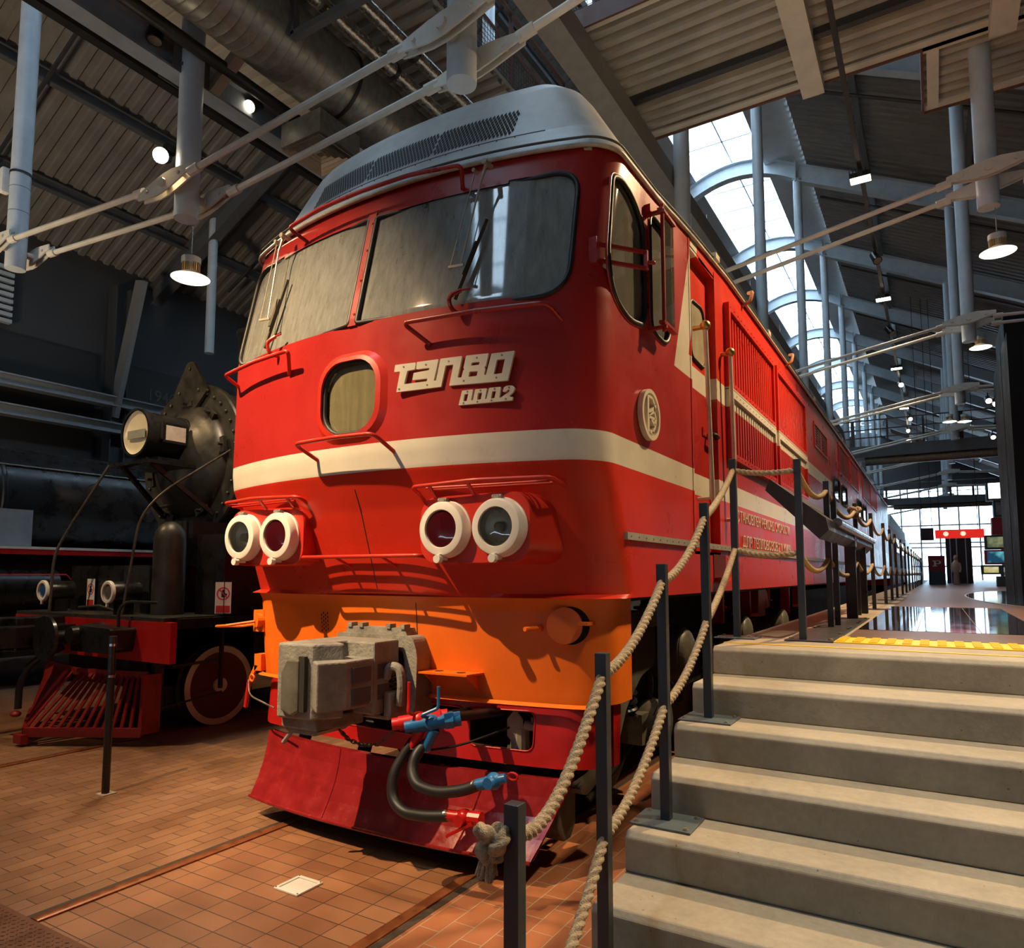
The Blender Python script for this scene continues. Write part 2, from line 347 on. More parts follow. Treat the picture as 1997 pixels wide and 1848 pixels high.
def concrete_mat(name, col, wear=True):
    m = bpy.data.materials.new(name); m.use_nodes = True; nt = m.node_tree; b = nt.nodes['Principled BSDF']
    tc = node(nt, 'ShaderNodeTexCoord')
    def N(s, d=6, r=0.6):
        n = node(nt, 'ShaderNodeTexNoise'); n.inputs['Scale'].default_value = s; n.inputs['Detail'].default_value = d; n.inputs['Roughness'].default_value = r; nt.links.new(tc.outputs['Object'], n.inputs['Vector']); return n.outputs[0]
    a = N(1.7, 8, 0.7); f = N(35, 5); g = N(5, 4)
    k = M_(nt, 'ADD', M_(nt, 'MULTIPLY_ADD', a, 0.9, 0.28), M_(nt, 'MULTIPLY_ADD', f, 0.35, -0.1)); k = M_(nt, 'ADD', k, M_(nt, 'MULTIPLY_ADD', g, 0.3, -0.12))
    cc = node(nt, 'ShaderNodeCombineColor')
    for i in range(3): nt.links.new(k, cc.inputs[i])
    c = MIX(nt, 1.0, col, cc.outputs[0], 'MULTIPLY')
    vo = node(nt, 'ShaderNodeTexVoronoi'); vo.inputs['Scale'].default_value = 16; nt.links.new(tc.outputs['Object'], vo.inputs['Vector'])
    pit = M_(nt, 'LESS_THAN', M_(nt, 'ADD', vo.outputs[0], M_(nt, 'MULTIPLY', g, 0.1)), 0.1)
    c = MIX(nt, M_(nt, 'MULTIPLY', pit, 0.6), c, (0.03, 0.026, 0.02)); nt.links.new(c, b.inputs['Base Color'])
    b.inputs['Roughness'].default_value = 0.62
    bp = node(nt, 'ShaderNodeBump'); bp.inputs['Strength'].default_value = 0.25; bp.inputs['Distance'].default_value = 0.006
    nt.links.new(M_(nt, 'SUBTRACT', f, pit), bp.inputs['Height']); nt.links.new(bp.outputs[0], b.inputs['Normal']); return m
CONC = concrete_mat('cast concrete', (0.42, 0.36, 0.265)); CONCP = concrete_mat('platform concrete slab', (0.42, 0.35, 0.26))
# stairs: nine risers of 0.15 m
SX0 = -1.087; SX1 = 4.2; PZ = 1.353
stair = thing('concrete_staircase', 'wide grey concrete staircase rising beside the red locomotive to the raised platform', 'stairs', (0, 3.9, 0))
edges = [3.973, 3.573, 3.271, 2.954, 2.653, 2.336, 2.03, 1.73, 1.43]
for i, y in enumerate(edges):
    z1 = PZ - 0.1503 * i; y2 = edges[i - 1] if i else 4.30; g = G()
    c = 0.022
    # step block profile with a chamfered nosing
    prof = [(y, max(0, z1 - 0.15)), (y, z1 - c), (y + c, z1), (y2 + 0.1, z1), (y2 + 0.1, max(0, z1 - 0.15))]
    if i == 0: prof = [(y, z1 - 0.15), (y, z1 - c), (y + c, z1), (4.23, z1), (4.23, z1 - 0.15)]
    g.prism(prof, (SX0, 0, 0), (0, 1, 0), (0, 0, 1), (SX1 - SX0, 0, 0))
    st = g.build('step', CONC, stair, bevel=0.006)
g = G(); g.box(SX0 + 0.01, SX1, 2.4, 4.22, 0, 0.58).box(SX0 + 0.01, SX1, 3.05, 4.22, 0.5, 0.88).box(SX0 + 0.01, SX1, 3.65, 4.22, 0.8, 1.18)
g.build('stair_core', CONC, stair)
# platform
struct(G().box(-1.087, 1.36, 4.23, 62, 0, PZ).box(1.36, 16, 4.23, 62, 0, PZ).build('floor', CONCP))
def paver_mat():
    m = bpy.data.materials.new('brown platform pavers'); m.use_nodes = True; nt = m.node_tree; b = nt.nodes['Principled BSDF']
    tc = node(nt, 'ShaderNodeTexCoord'); t = node(nt, 'ShaderNodeTexBrick'); t.inputs['Scale'].default_value = 1; t.inputs['Brick Width'].default_value = 0.24; t.inputs['Row Height'].default_value = 0.12; t.inputs['Mortar Size'].default_value = 0.003
    t.inputs['Color1'].default_value = (0.17, 0.085, 0.058, 1); t.inputs['Color2'].default_value = (0.125, 0.06, 0.042, 1); t.inputs['Mortar'].default_value = (0.1, 0.07, 0.05, 1)
    nt.links.new(tc.outputs['Object'], t.inputs[0]); nt.links.new(t.outputs[0], b.inputs['Base Color']); b.inputs['Roughness'].default_value = 0.38; return m
PAV = paver_mat()
pv = G().box(-0.5, 7, 4.93, 5.64, PZ, PZ + 0.006).box(-0.47, 7, 9.95, 60, PZ, PZ + 0.006).box(0.62, 7, 5.64, 9.95, PZ, PZ + 0.006).build('floor', PAV); struct(pv)
def glossy_tile():
    m = mat('dark polished tiles', (0.035, 0.03, 0.035), 0.06, var=0.15, vscale=3, spec=0.8, rvar=0.02); return m
ti = G()
for a in range(6):
    for c_ in range(3): ti.box(-0.5 + c_ * 0.373 + 0.003, -0.5 + (c_ + 1) * 0.373 - 0.003, 5.66 + a * 0.71, 5.66 + (a + 1) * 0.71 - 0.006, PZ + 0.001, PZ + 0.007)
tag(ti.build('floor_panel', glossy_tile(), loc=(0, 7.8, PZ)), 'dark polished rectangular panel set in the platform behind the yellow tactile strip', 'floor panel')
ov = G(); ov.prism([(1.9 + 1.45 * cos(t * pi / 24), 15.0 + 6.0 * sin(t * pi / 24)) for t in range(48)], (0, 0, PZ + 0.006), (1, 0, 0), (0, 1, 0), (0, 0, 0.004))
tag(ov.build('floor_panel', mat('dark oval glass', (0.03, 0.035, 0.04), 0.08, var=0.1, rvar=0.02), loc=(1.9, 15, PZ)), 'dark glossy oval floor inlay beside the tall black booth', 'floor panel')
rim = G(); rim.strip([(1.9 + 1.47 * cos(t * pi / 24), 15.0 + 6.03 * sin(t * pi / 24), PZ + 0.0105) for t in range(48)], [(1.9 + 1.44 * cos(t * pi / 24), 15.0 + 5.96 * sin(t * pi / 24), PZ + 0.0105) for t in range(48)], True)
tag(rim.build('inlay_rim', mat('pale metal trim', (0.6, 0.6, 0.55), 0.4)), 'thin pale metal rim around the dark oval floor inlay', 'trim')
tag(G().box(SX0 + 0.002, SX1, 4.20, 4.235, PZ, PZ + 0.003).build('warning_line', YELLOW), 'thin yellow line along the top edge of the concrete stairs', 'floor marking')
tc_ = G(); tc_.box(-0.555, 4.2, 4.52, 4.9, PZ, PZ + 0.006)
x = -0.52
while x < 4.15:
    y = 4.555
    while y < 4.88: tc_.box(x, x + 0.045, y, y + 0.03, PZ + 0.006, PZ + 0.012); y += 0.06
    x += 0.085
tag(tc_.build('tactile_strip', YELLOW), 'yellow studded tactile warning strip on the platform above the stairs', 'tactile strip')
# rails let into the floor
RP = [(-0.035, 0.001), (-0.035, 0.009), (-0.03, 0.012), (0.03, 0.012), (0.035, 0.009), (0.035, 0.001)]
def rail(x, y0, y1, label, grp='rails let into the brick floor'):
    g = G(); g.prism(RP, (x, y0, 0), (1, 0, 0), (0, 0, 1), (0, y1 - y0, 0)); tag(g.build('rail', RAILM, loc=(x, y0, 0), smooth=True), label, 'rail', grp)
for x, a, lb in ((-3.995, 1.93, 'left rail of the track under the red locomotive, golden and worn at its near end'), (-2.405, 1.5, 'right rail of the track under the red locomotive, nearest the stairs'),
                 (-7.4, 2.0, 'right rail of the track under the front steam locomotive'), (-8.99, 2.0, 'left rail of the track under the front steam locomotive')):
    rail(x, a, 60, lb)
gv = G()
for x, s_ in ((-3.995, -1), (-2.405, 1), (-7.4, -1), (-8.99, 1)): gv.box(min(x + s_ * 0.04, x + s_ * 0.085), max(x + s_ * 0.04, x + s_ * 0.085), 1.93, 60, 0.0005, 0.002)
struct(gv.build('trim_1', mat('dark rail groove', (0.06, 0.042, 0.028), 0.8, var=0.4, vscale=25)))
# small floor objects
h = thing('floor_hatch', 'small white square hatch set in the brick floor between the rails', 'floor hatch', (-3.155, 2.9, 0))
MW = mat('white hatch enamel', (0.72, 0.7, 0.62), 0.35, var=0.08)
M1 = Matrix.Translation((-3.155, 2.9, 0)) @ Matrix.Rotation(R(0), 4, 'Z')
fr = G()
for a in ((-0.095, 0.095, -0.095, -0.075), (-0.095, 0.095, 0.075, 0.095), (-0.095, -0.075, -0.075, 0.075), (0.075, 0.095, -0.075, 0.075)): fr.box(*a, 0, 0.012, M1)
fr.build('hatch_frame', MW, h, bevel=0.003); G().box(-0.073, 0.073, -0.073, 0.073, 0.0, 0.007, M1).build('hatch_lid', MW, h, bevel=0.004)
for a in (-0.085, 0.085):
    for b_ in (-0.085, 0.085): G().cyl((-3.155 + a, 2.9 + b_, 0.01), (-3.155 + a, 2.9 + b_, 0.0135), 0.005, 8).build('screw', BLACKM, h)
sp = G(); sp.box(-5.6, -3.3, 0.2, 1.93, 0.0, 0.006)
for i in range(34):
    for j in range(40):
        x = -4.75 + i * 0.042; y = 1.1 + j * 0.021
        if y < 1.91 and x < -3.33:
            a = 0.7 if (i + j) % 2 else -0.7
            sp.box(-0.008, 0.008, -0.0025, 0.0025, 0.006, 0.0085, Matrix.Translation((x, y, 0)) @ Matrix.Rotation(a, 4, 'Z'))
tag(sp.build('floor_plate', mat('rust brown chequer plate', (0.2, 0.085, 0.045), 0.4, 0.2, var=0.2, vscale=5), loc=(-4.4, 1.5, 0)), 'rust brown chequer plate in the floor at the near end of the rails', 'floor plate')
dm = G(); dm.box(-1.9, -1.09, 2.68, 3.0, 0.0, 0.018); dm.box(-1.42, -1.09, 1.95, 2.68, 0.0, 0.018)
tag(G().box(-1.33, -1.10, 2.55, 3.45, 0.0, 0.02).build('floor_mat', mat('brown bristle mat', (0.3, 0.13, 0.06), 0.9, var=0.5, vscale=90, bump=0.8, bscale=140), loc=(-1.2, 3.0, 0)), 'brown bristle mat on the floor against the side of the stairs', 'mat')
# black stanchion in the left foreground
bp_ = thing('stanchion', 'slim black stanchion standing alone on the brick floor before the steam locomotives', 'stanchion', (-5.78, 3.27, 0))
G().cyl((-5.78, 3.27, 0.01), (-5.78, 3.27, 1.25), 0.03, 16).build('pole', BLACKP, bp_, True)
G().box(-5.83, -5.72, 3.22, 3.33, 0, 0.008).build('foot_tape', mat('pale tape', (0.5, 0.45, 0.33), 0.6), bp_)
for z in (1.17, 0.92): G().cyl((-5.78, 3.27, z), (-5.78, 3.27, z + 0.02), 0.032, 16).build('band', CHROME, bp_, True)
# ================================================================ HALL STRUCTURE
FR = [4.45 + 6.03 * k for k in range(-3, 12)]       # truss lines along the hall
HZ, HR, HL = 14.3, -3.2, -6.9                         # arch springing height and X of its two ends
SL = 0.5
def corrug(name, x0, z0, x1, z1, y0, y1, m, pitch=0.3, dep=0.055, t=0.03):
    prof = []; y = y0
    while y < y1:
        prof += [(y, 0), (y + pitch * 0.42, 0), (y + pitch * 0.5, dep), (y + pitch * 0.92, dep)]; y += pitch
    A = [Vector((x0, p[0], z0 + p[1])) for p in prof]; B = [Vector((x1, p[0], z1 + p[1])) for p in prof]
    g = G(); g.strip(A, B); return g.build(name, m)
YE0, YE1 = -16, 74
struct(corrug('ceiling', HR + 0.25, HZ + 0.5, 14, HZ + 0.5 - SL * (14 - HR), YE0, YE1, SHEET))
struct(corrug('ceiling', HL - 0.25, HZ + 0.5, -17.6, HZ + 0.5 - SL * (17.6 + HL), YE0, YE1, SHEET))
# skylight kerbs, glazing bars and panes
kb = G()
for x in (-6.35, -4.05): kb.box(x - 0.06, x + 0.06, YE0, YE1, HZ + 0.55, HZ + 1.15)
kb.prism([(-6.35, HZ + 1.12), (-6.9 - 0.3, HZ + 0.62), (-6.9 - 0.3, HZ + 0.56), (-6.35, HZ + 0.56)], (0, YE0, 0), (1, 0, 0), (0, 0, 1), (0, YE1 - YE0, 0))
kb.prism([(-4.05, HZ + 1.12), (HR + 0.3, HZ + 0.62), (HR + 0.3, HZ + 0.56), (-4.05, HZ + 0.56)], (0, YE0, 0), (1, 0, 0), (0, 0, 1), (0, YE1 - YE0, 0))
struct(kb.build('trim_2', STEELB))
gb = G(); y = YE0
while y < YE1: gb.box(-6.35, -4.05, y - 0.02, y + 0.02, HZ + 1.12, HZ + 1.17); y += 1.5
for x in (-5.2,): gb.box(x - 0.02, x + 0.02, YE0, YE1, HZ + 1.12, HZ + 1.17)
struct(gb.build('window_frame', STEELB))
def skyglass():
    m = bpy.data.materials.new('skylight glass'); m.use_nodes = True; nt = m.node_tree; nt.nodes.clear()
    o = node(nt, 'ShaderNodeOutputMaterial'); t = node(nt, 'ShaderNodeBsdfTransparent'); t.inputs[0].default_value = (0.96, 0.98, 1, 1)
    g = node(nt, 'ShaderNodeBsdfGlossy'); g.inputs['Roughness'].default_value = 0.1; mx = node(nt, 'ShaderNodeMixShader'); mx.inputs[0].default_value = 0.06
    nt.links.new(t.outputs[0], mx.inputs[1]); nt.links.new(g.outputs[0], mx.inputs[2]); nt.links.new(mx.outputs[0], o.inputs[0]); return m
SKYG = skyglass()
struct(G().box(-6.33, -4.07, YE0, YE1, HZ + 1.18, HZ + 1.19).build('window_1', SKYG))
# arches with rafters: one object per truss line
def arc_pts(n=14):
    P = []
    for i in range(n + 1):
        t = -1 + 2 * i / n; P.append((-5.05 + t * 1.85, HZ + 0.62 * (1 - t * t)))
    return P
first = {}
def rafter(Y, near):
    t = thing('roof_arch', 'blue grey arched roof beam crossing under the skylight with its sloping rafters' if near else 'roof arch', 'roof beam', (HR, Y, HZ), 'arched roof beams under the skylight')
    g = G(); P = arc_pts(); hw = 0.2; d = 0.24
    for zo in (d, -d): 
        for i in range(len(P) - 1): g.bar((P[i][0], Y, P[i][1] + zo), (P[i + 1][0], Y, P[i + 1][1] + zo), hw * 2 * 0.7, 0.025)
    g.strip([Vector((p[0], Y - 0.008, p[1] + d)) for p in P], [Vector((p[0], Y - 0.008, p[1] - d)) for p in P])
    g.build('arch', STEELB, t)
    g = G(); g.ibeam((HR, Y, HZ), (13.5, Y, HZ - SL * (13.5 - HR)), 0.26, 0.5); g.build('rafter', STEELB, t)
    g = G(); g.ibeam((HL, Y, HZ), (-17.4, Y, HZ - SL * (17.4 + HL)), 0.26, 0.5); g.build('rafter', GIRD, t)
    for x in (HR, HL): G().box(x - 0.02, x + 0.02, Y - 0.16, Y + 0.16, HZ - 0.32, HZ + 0.32).build('splice_plate', STEELB, t)
    return t
ra = rafter(FR[3], True)
ordn = {0: 'first', 1: 'second', 2: 'third', 3: 'fourth', 4: 'fifth', 5: 'sixth', 6: 'seventh', 7: 'eighth', 8: 'ninth', 9: 'tenth', 10: 'eleventh'}
vis = 0
for k, Y in enumerate(FR):
    if Y == FR[3]: ra['label'] = 'arched roof beam above the near cab, hidden mostly by the walkway deck'; continue
    lab = 'blue grey arched roof beam under the skylight, %s going back' % ordn.get(k - 4, 'last') if k >= 4 else 'blue grey arched roof beam behind the viewer, %s from the front' % ordn[k]
    dup(ra, (HR, Y, HZ), lab)
# purlins
pu = G()
for x in [-16 + 2.05 * i for i in range(5)]: pu.ibeam((x, YE0, HZ + 0.36 - SL * (HL - x)), (x, YE1, HZ + 0.36 - SL * (HL - x)), 0.14, 0.22)
for x in [-1.2 + 2.4 * i for i in range(6)]: pu.ibeam((x, YE0, HZ + 0.36 - SL * (x - HR)), (x, YE1, HZ + 0.36 - SL * (x - HR)), 0.14, 0.22)
struct(pu.build('trim_3', GIRD))
bx = G()
for Y in FR:
    bx.tube([(-16.5, Y + 1.6, HZ + 0.1 - SL * (16.5 + HL)), (HL - 0.5, Y + 1.6, HZ + 0.1 - SL * 0.5)], 0.04, 6); bx.tube([(HR + 0.5, Y + 1.6, HZ + 0.1 - SL * 0.5), (13, Y + 1.6, HZ + 0.1 - SL * (13 - HR))], 0.04, 6)
struct(bx.build('trim_4', mat('dark conduit', (0.03, 0.03, 0.035), 0.5)))
# hanging columns with tension rods
def zroof(x): return HZ + 0.1 - SL * (x - HR) if x > HR else (HZ + 0.1 - SL * (HL - x) if x < HL else HZ)
def zroof2(x): return zroof(x) - 0.3
NX = {'A': (-10.7, 5.95, 6.2), 'B': (-6.85, 5.62, 5.9), 'C': (-3.17, 5.78, 6.12), 'D': (0.79, 6.42, 6.82), 'E': (4.7, 6.3, 6.6)}
def post_(x, Y, zb, r=0.125):
    g = G(); n = 20; g.cyl((x, Y, zb), (x, Y, zroof2(x)), r, n); return g
def clevis(g, x, Y, z, dxs, s):
    # pair of side plates on a stub pin, both sides
    for sy in (-1, 1):
        g.cyl((x, Y + sy * 0.1, z), (x, Y + sy * 0.30, z), 0.045, 12)
        for o_ in (-0.035, 0.035):
            P = [(-0.45, -0.005), (-0.14, 0.08), (0.0, 0.105), (0.14, 0.115), (0.45, 0.085), (0.45, 0.015), (0.14, -0.07), (0.0, -0.1), (-0.14, -0.11), (-0.45, -0.075)]
            g.prism(P, (x, Y + sy * 0.24 + o_ - 0.008, z), (1, 0, 0), (0, 0, 1), (0, 0.016, 0))
        g.cyl((x, Y + sy * 0.18, z), (x, Y + sy * 0.31, z), 0.05, 14)
        for e in (-0.28, 0.28): g.cyl((x + e, Y + sy * 0.18, z + e * 0.1), (x + e, Y + sy * 0.305, z + e * 0.1), 0.02, 8)
def hang(k, Y, names):
    info = []
    for nm in names:
        x, zb, zj = NX[nm]
        t = thing('hanging_column', 'round column', 'column', (x, Y, zb), 'round columns hanging from the roof beams')
        post_(x, Y, zb).build('tube', STEELB, t, True)
        g = G(); clevis(g, x, Y, zj, [(1, 0.1), (-1, 0.1)], 1); g.build('rod_clevis', STEELC, t)
        info.append(t)
    return info
coldesc = {'A': 'far left', 'B': 'left', 'C': 'above the red locomotive', 'D': 'above the platform', 'E': 'off to the right'}
labs0 = {('A', 3): 'pale round column with a small white box strapped to its side',
         ('B', 3): 'pale round column hanging from the steel beam beside the bright spotlight',
         ('C', 3): 'pale round column ending just above the grey locomotive roof',
         ('D', 4): 'pale round column hanging below the walkway deck at upper right'}
frd = {3: 'nearest', 4: 'second', 5: 'third', 6: 'fourth', 7: 'fifth', 8: 'sixth', 9: 'seventh', 10: 'eighth', 11: 'ninth', 12: 'tenth'}
protoC = {}
for k in range(3, 13):
    for nm in 'ABCDE':
        if nm == 'E' and k < 6: continue
        if nm in 'AB' and k > 4: continue
        x, zb, zj = NX[nm]
        if nm not in protoC: protoC[nm] = hang(k, FR[k], nm)[0]; o = protoC[nm]
        else: o = dup(protoC[nm], (x, FR[k], zb))
        row = {'A': 'outermost left row', 'B': 'row left of the red locomotive', 'C': 'row along the skylight over the red locomotive', 'D': 'row over the platform', 'E': 'row right of the platform'}[nm]
        o['label'] = labs0.get((nm, k), 'round blue grey hanging column in the %s, %s along it' % (row, frd[k]))
first_rod = None
for k in range(3, 13):
    seq = 'ABCDE' if k < 5 else 'CDE'
    seq = [s_ for s_ in seq]
    for i in range(len(seq) - 1):
        a, b_ = NX[seq[i]], NX[seq[i + 1]]
        for sy, side in ((-0.24, 'nearer'), (0.24, 'farther')):
            ra_, rb_ = Vector((a[0] + 0.4, FR[k] + sy, a[2] + (b_[2] - a[2]) * 0.1)), Vector((b_[0] - 0.4, FR[k] + sy, b_[2] - (b_[2] - a[2]) * 0.1))
            g = G(); g.tube([ra_, rb_], 0.034, 8)
            if k < 6: g.cyl(ra_, ra_ + (rb_ - ra_).normalized() * 0.16, 0.05, 10); g.cyl(rb_, rb_ - (rb_ - ra_).normalized() * 0.16, 0.05, 10)
            o = g.build('tie_rod', STEELC, smooth=True, loc=ra_)
            pos = {'AB': 'between the two left columns', 'BC': 'from the left column to the cab roof', 'CD': 'between locomotive roof and platform column', 'DE': 'right of the platform column'}[seq[i] + seq[i + 1]]
            tag(o, '%s white tie rod %s, %s truss' % (side, pos, frd[k]), 'tie rod', 'paired roof tie rods')
# rods further left of column A
# box girder over the locomotive, steel beams on the left
tag(G().box(-3.63, -3.31, -2.0, 62, 7.92, 8.27).build('box_girder', mat('brown grey girder', (0.26, 0.24, 0.21), 0.5, var=0.15), loc=(-3.25, 1, 7.7)), 'long brown grey box girder running lengthwise just above the red locomotive roof', 'girder')
ib = thing('steel_beam', 'long galvanised steel beam carried by the left hanging column', 'beam', (-7.0, 2, 7.5))
G().ibeam((-7.0, -2, 7.45), (-7.0, 7.1, 7.45), 0.22, 0.34, 0.03).build('beam', mat('light blue steel', (0.33, 0.38, 0.43), 0.38, 0.2), ib)
g = G()
for s_ in (-1, 1):
    g.prism([(-0.22, -0.2), (0.22, -0.2), (0.22, 0.2), (-0.22, 0.2)], (-7.0 + s_ * 0.13, 4.45, 7.45), (0, 1, 0), (0, 0, 1), (0.012, 0, 0))
    for a in (-0.12, 0.12):
        for b_ in (-0.1, 0.1): g.cyl((-7.0 + s_ * 0.13, 4.45 + a, 7.45 + b_), (-7.0 + s_ * 0.17, 4.45 + a, 7.45 + b_), 0.02, 8)
g.build('bolted_plate', GIRD, ib)
tag(G().box(-7.5, -7.38, -2, 7.2, 7.42, 7.52).build('cable_tray', mat('black tray', (0.012, 0.012, 0.012), 0.5), loc=(-7.44, 2, 7.45)), 'black cable tray running lengthwise beside the galvanised beam', 'cable tray')
lb = thing('steel_beam', 'thin brown steel strut joining the galvanised beam to the left walkway', 'beam', (-6.9, 4.4, 7.6))
G().bar((-6.9, 4.75, 7.32), (-5.9, 4.75, 7.9), 0.12, 0.12).build('strut', mat('tan strut', (0.26, 0.21, 0.15), 0.5), lb)
# gantry walkway above (right) : deck underside of corrugated sheet with edge beams
def deck(name, label, x0, x1, y0, y1, z, along='X', ribs=()):
    t = thing(name, label, 'walkway', ((x0 + x1) / 2, (y0 + y1) / 2, z)); pitch = 0.21; dep = 0.085; g = G()
    if along == 'X':
        y = y0; A = []; 
        while y < y1 - 0.01: A += [(y, 0), (y + pitch * 0.45, 0), (y + pitch * 0.52, dep), (y + pitch * 0.93, dep)]; y += pitch
        A = [(min(p, y1), q) for p, q in A]
        g.strip([Vector((x0, p, z + q)) for p, q in A], [Vector((x1, p, z + q)) for p, q in A])
        g.box(x0, x1, y0, y1, z + 0.1, z + 0.16)
    g.build('deck_sheet', SHEETD, t)
    e = G(); e.box(x0, x1, y0 - 0.03, y0, z - 0.06, z + 0.2).box(x0, x1, y1, y1 + 0.03, z - 0.06, z + 0.2).box(x0 - 0.03, x0, y0, y1, z - 0.06, z + 0.2); e.build('edge_angle', BROWN, t)
    G().box(x0, x1, y0, y0 + 0.1, z - 0.03, z).build('edge_flange', STEELC, t); G().box(x0, x1, y1 - 0.12, y1, z - 0.03, z).build('edge_flange', STEELC, t)
    return t
DZ = 8.55
dk = deck('walkway_deck', 'raised cross walkway with ribbed metal underside spanning above the red locomotive', -3.75, 6.5, 7.42, 10.0, DZ)
for x in (-1.15, 1.0): G().box(x - 0.14, x + 0.14, 7.42, 10.0, DZ - 0.2, DZ - 0.002).build('cross_beam', STEELC, dk)
G().box(-3.75, 6.5, 8.95, 9.05, DZ - 0.1, DZ - 0.003).build('spine', mat('dark deck spine', (0.035, 0.035, 0.035), 0.5), dk)
dk2 = deck('walkway_deck', 'narrow walkway bay with ribbed underside beside a pale hanging column', 0.16, 1.75, 10.03, 11.45, DZ)
b2 = G().box(0.2, 0.34, 10.05, 11.4, DZ - 0.05, DZ - 0.003).build('side_flange', STEELC, dk2)
dk3 = deck('walkway_deck', 'dark lengthwise walkway with ribbed underside carrying the big round duct', -8.1, -4.88, -3, 9.8, DZ)
# mesh railings on the walkways
def mesh_rail(label, p0, p1, n, h=1.15, m=BROWN, dens=0.07):
    p0 = Vector(p0); p1 = Vector(p1); t = thing('mesh_railing', label, 'railing', tuple(p0)); L = (p1 - p0).length; d = (p1 - p0) / L
    for i in range(n + 1):
        q = p0 + d * L * i / n; G().bar(q, q + Vector((0, 0, h)), 0.05, 0.05).build('post', m, t)
    g = G(); g.bar(p0 + Vector((0, 0, h)), p1 + Vector((0, 0, h)), 0.05, 0.04).bar(p0 + Vector((0, 0, h * 0.52)), p1 + Vector((0, 0, h * 0.52)), 0.035, 0.035); g.build('handrail', m, t)
    g = G(); k = int(L / dens)
    for i in range(k + 1): q = p0 + d * (i * dens); g.bar(q + Vector((0, 0, 0.03)), q + Vector((0, 0, h * 0.5)), 0.006, 0.006)
    for j in range(int(h * 0.5 / dens)): z = 0.05 + j * dens; g.bar(p0 + Vector((0, 0, z)), p1 + Vector((0, 0, z)), 0.006, 0.006)
    g.build('mesh_panel', mat('dark wire mesh', (0.06, 0.065, 0.075), 0.5, 0.5), t); return t
mesh_rail('brown mesh railing along the near edge of the cross walkway', (-3.75, 7.45, DZ + 0.15), (4, 7.45, DZ + 0.15), 7)
mesh_rail('brown mesh railing along the lengthwise walkway left of the hanging column', (-4.9, 3.0, DZ + 0.15), (-4.9, 9.8, DZ + 0.15), 4)
mesh_rail('brown mesh railing on the end of the cross walkway nearest the column', (-3.72, 7.6, DZ + 0.15), (-3.72, 10.0, DZ + 0.15), 3)
# duct with spiral seams
dt = thing('air_duct', 'large round spiral seam duct hanging under the lengthwise walkway', 'duct', (-6.15, 3, 7.75))
prof = []; y = -2.0
while y < 8.0: prof += [(y + 2.0, 0.43), (y + 2.09, 0.43), (y + 2.1, 0.4335), (y + 2.11, 0.43)]; y += 0.12
G().lathe((-6.15, -2, 7.85), (0, 1, 0), prof, 40, True, True).build('duct_body', DUCTM, dt, True)
for y in (1.4, 3.6, 5.9): 
    G().lathe((-6.15, y, 7.85), (0, 1, 0), [(0, 0.445), (0, 0.46), (0.04, 0.46), (0.04, 0.445)], 40).build('duct_band', BLACKM, dt, True)
    G().cyl((-6.15, y, 8.27), (-6.15, y, 8.48), 0.012, 6).build('hanger', BLACKM, dt)
for x, zz, lb in ((-5.28, 7.75, 'left of the two foil wrapped pipes beside the big duct'), (-4.98, 7.85, 'right of the two foil wrapped pipes beside the big duct')):
    t = thing('insulated_pipe', lb, 'pipe', (x, 3, zz), 'foil wrapped pipes')
    G().cyl((x, -1, zz), (x, 9, zz), 0.085, 20).build('pipe', FOIL, t, True)
    for y in (2.4, 4.2, 6.0, 7.6): G().lathe((x, y, zz), (0, 1, 0), [(0, 0.087), (0, 0.095), (0.05, 0.095), (0.05, 0.087)], 20).build('clamp', BLACKM, t, True)
pipe2 = thing('pipe_bracket', 'dark angled steel bracket holding the foil wrapped pipes', 'bracket', (-5.1, 4.9, 7.8))
g = G(); g.bar((-5.75, 4.9, 7.6), (-4.6, 4.9, 7.6), 0.08, 0.08).bar((-4.62, 4.9, 7.6), (-4.62, 4.9, 8.55), 0.08, 0.08).bar((-5.0, 4.9, 8.5), (-4.62, 4.9, 7.65), 0.06, 0.06).bar((-5.74, 4.9, 7.6), (-5.74, 4.9, 8.55), 0.08, 0.08); g.build('frame', GIRD, pipe2)
dp = tag(G().tube([(-6.64, -2, 7.46), (-6.64, 8, 7.46)], 0.07, 12).build('drain_pipe', BLACKM, loc=(-6.75, 3, 7.5), smooth=True), 'dark pipe running along the underside of the big duct', 'pipe')
hk = tag(G().tube(smoothpath([(-6.85, 2.6, 8.5), (-6.85, 2.6, 7.0), (-6.6, 2.75, 6.95), (-5.6, 3.3, 7.3)], 0.15), 0.035, 10).build('bent_pipe', BLACKM, loc=(-6.4, 2.6, 7.5), smooth=True), 'black bent pipe hanging from the ceiling at upper left', 'pipe')
# air diffuser
df = thing('air_diffuser', 'square ceiling air diffuser with nested vanes above the cab roof corner', 'vent', (-6.42, 5.96, 7.05))
c = Vector((-6.42, 5.96, 7.05)); G().box(c.x - 0.34, c.x + 0.34, c.y - 0.34, c.y + 0.34, c.z, c.z + 0.3).build('box', DUCTM, df)
for i, s_ in enumerate((0.33, 0.26, 0.19, 0.12, 0.06)):
    g = G(); q = [(s_, s_), (-s_, s_), (-s_, -s_), (s_, -s_)]; q2 = [(a * 0.86, b_ * 0.86) for a, b_ in q]
    g.strip([c + Vector((a, b_, -0.004 - 0.03)) for a, b_ in q], [c + Vector((a, b_, -0.002)) for a, b_ in q2], True); g.build('vane', mat('tan vane', (0.42, 0.33, 0.22), 0.5), df)
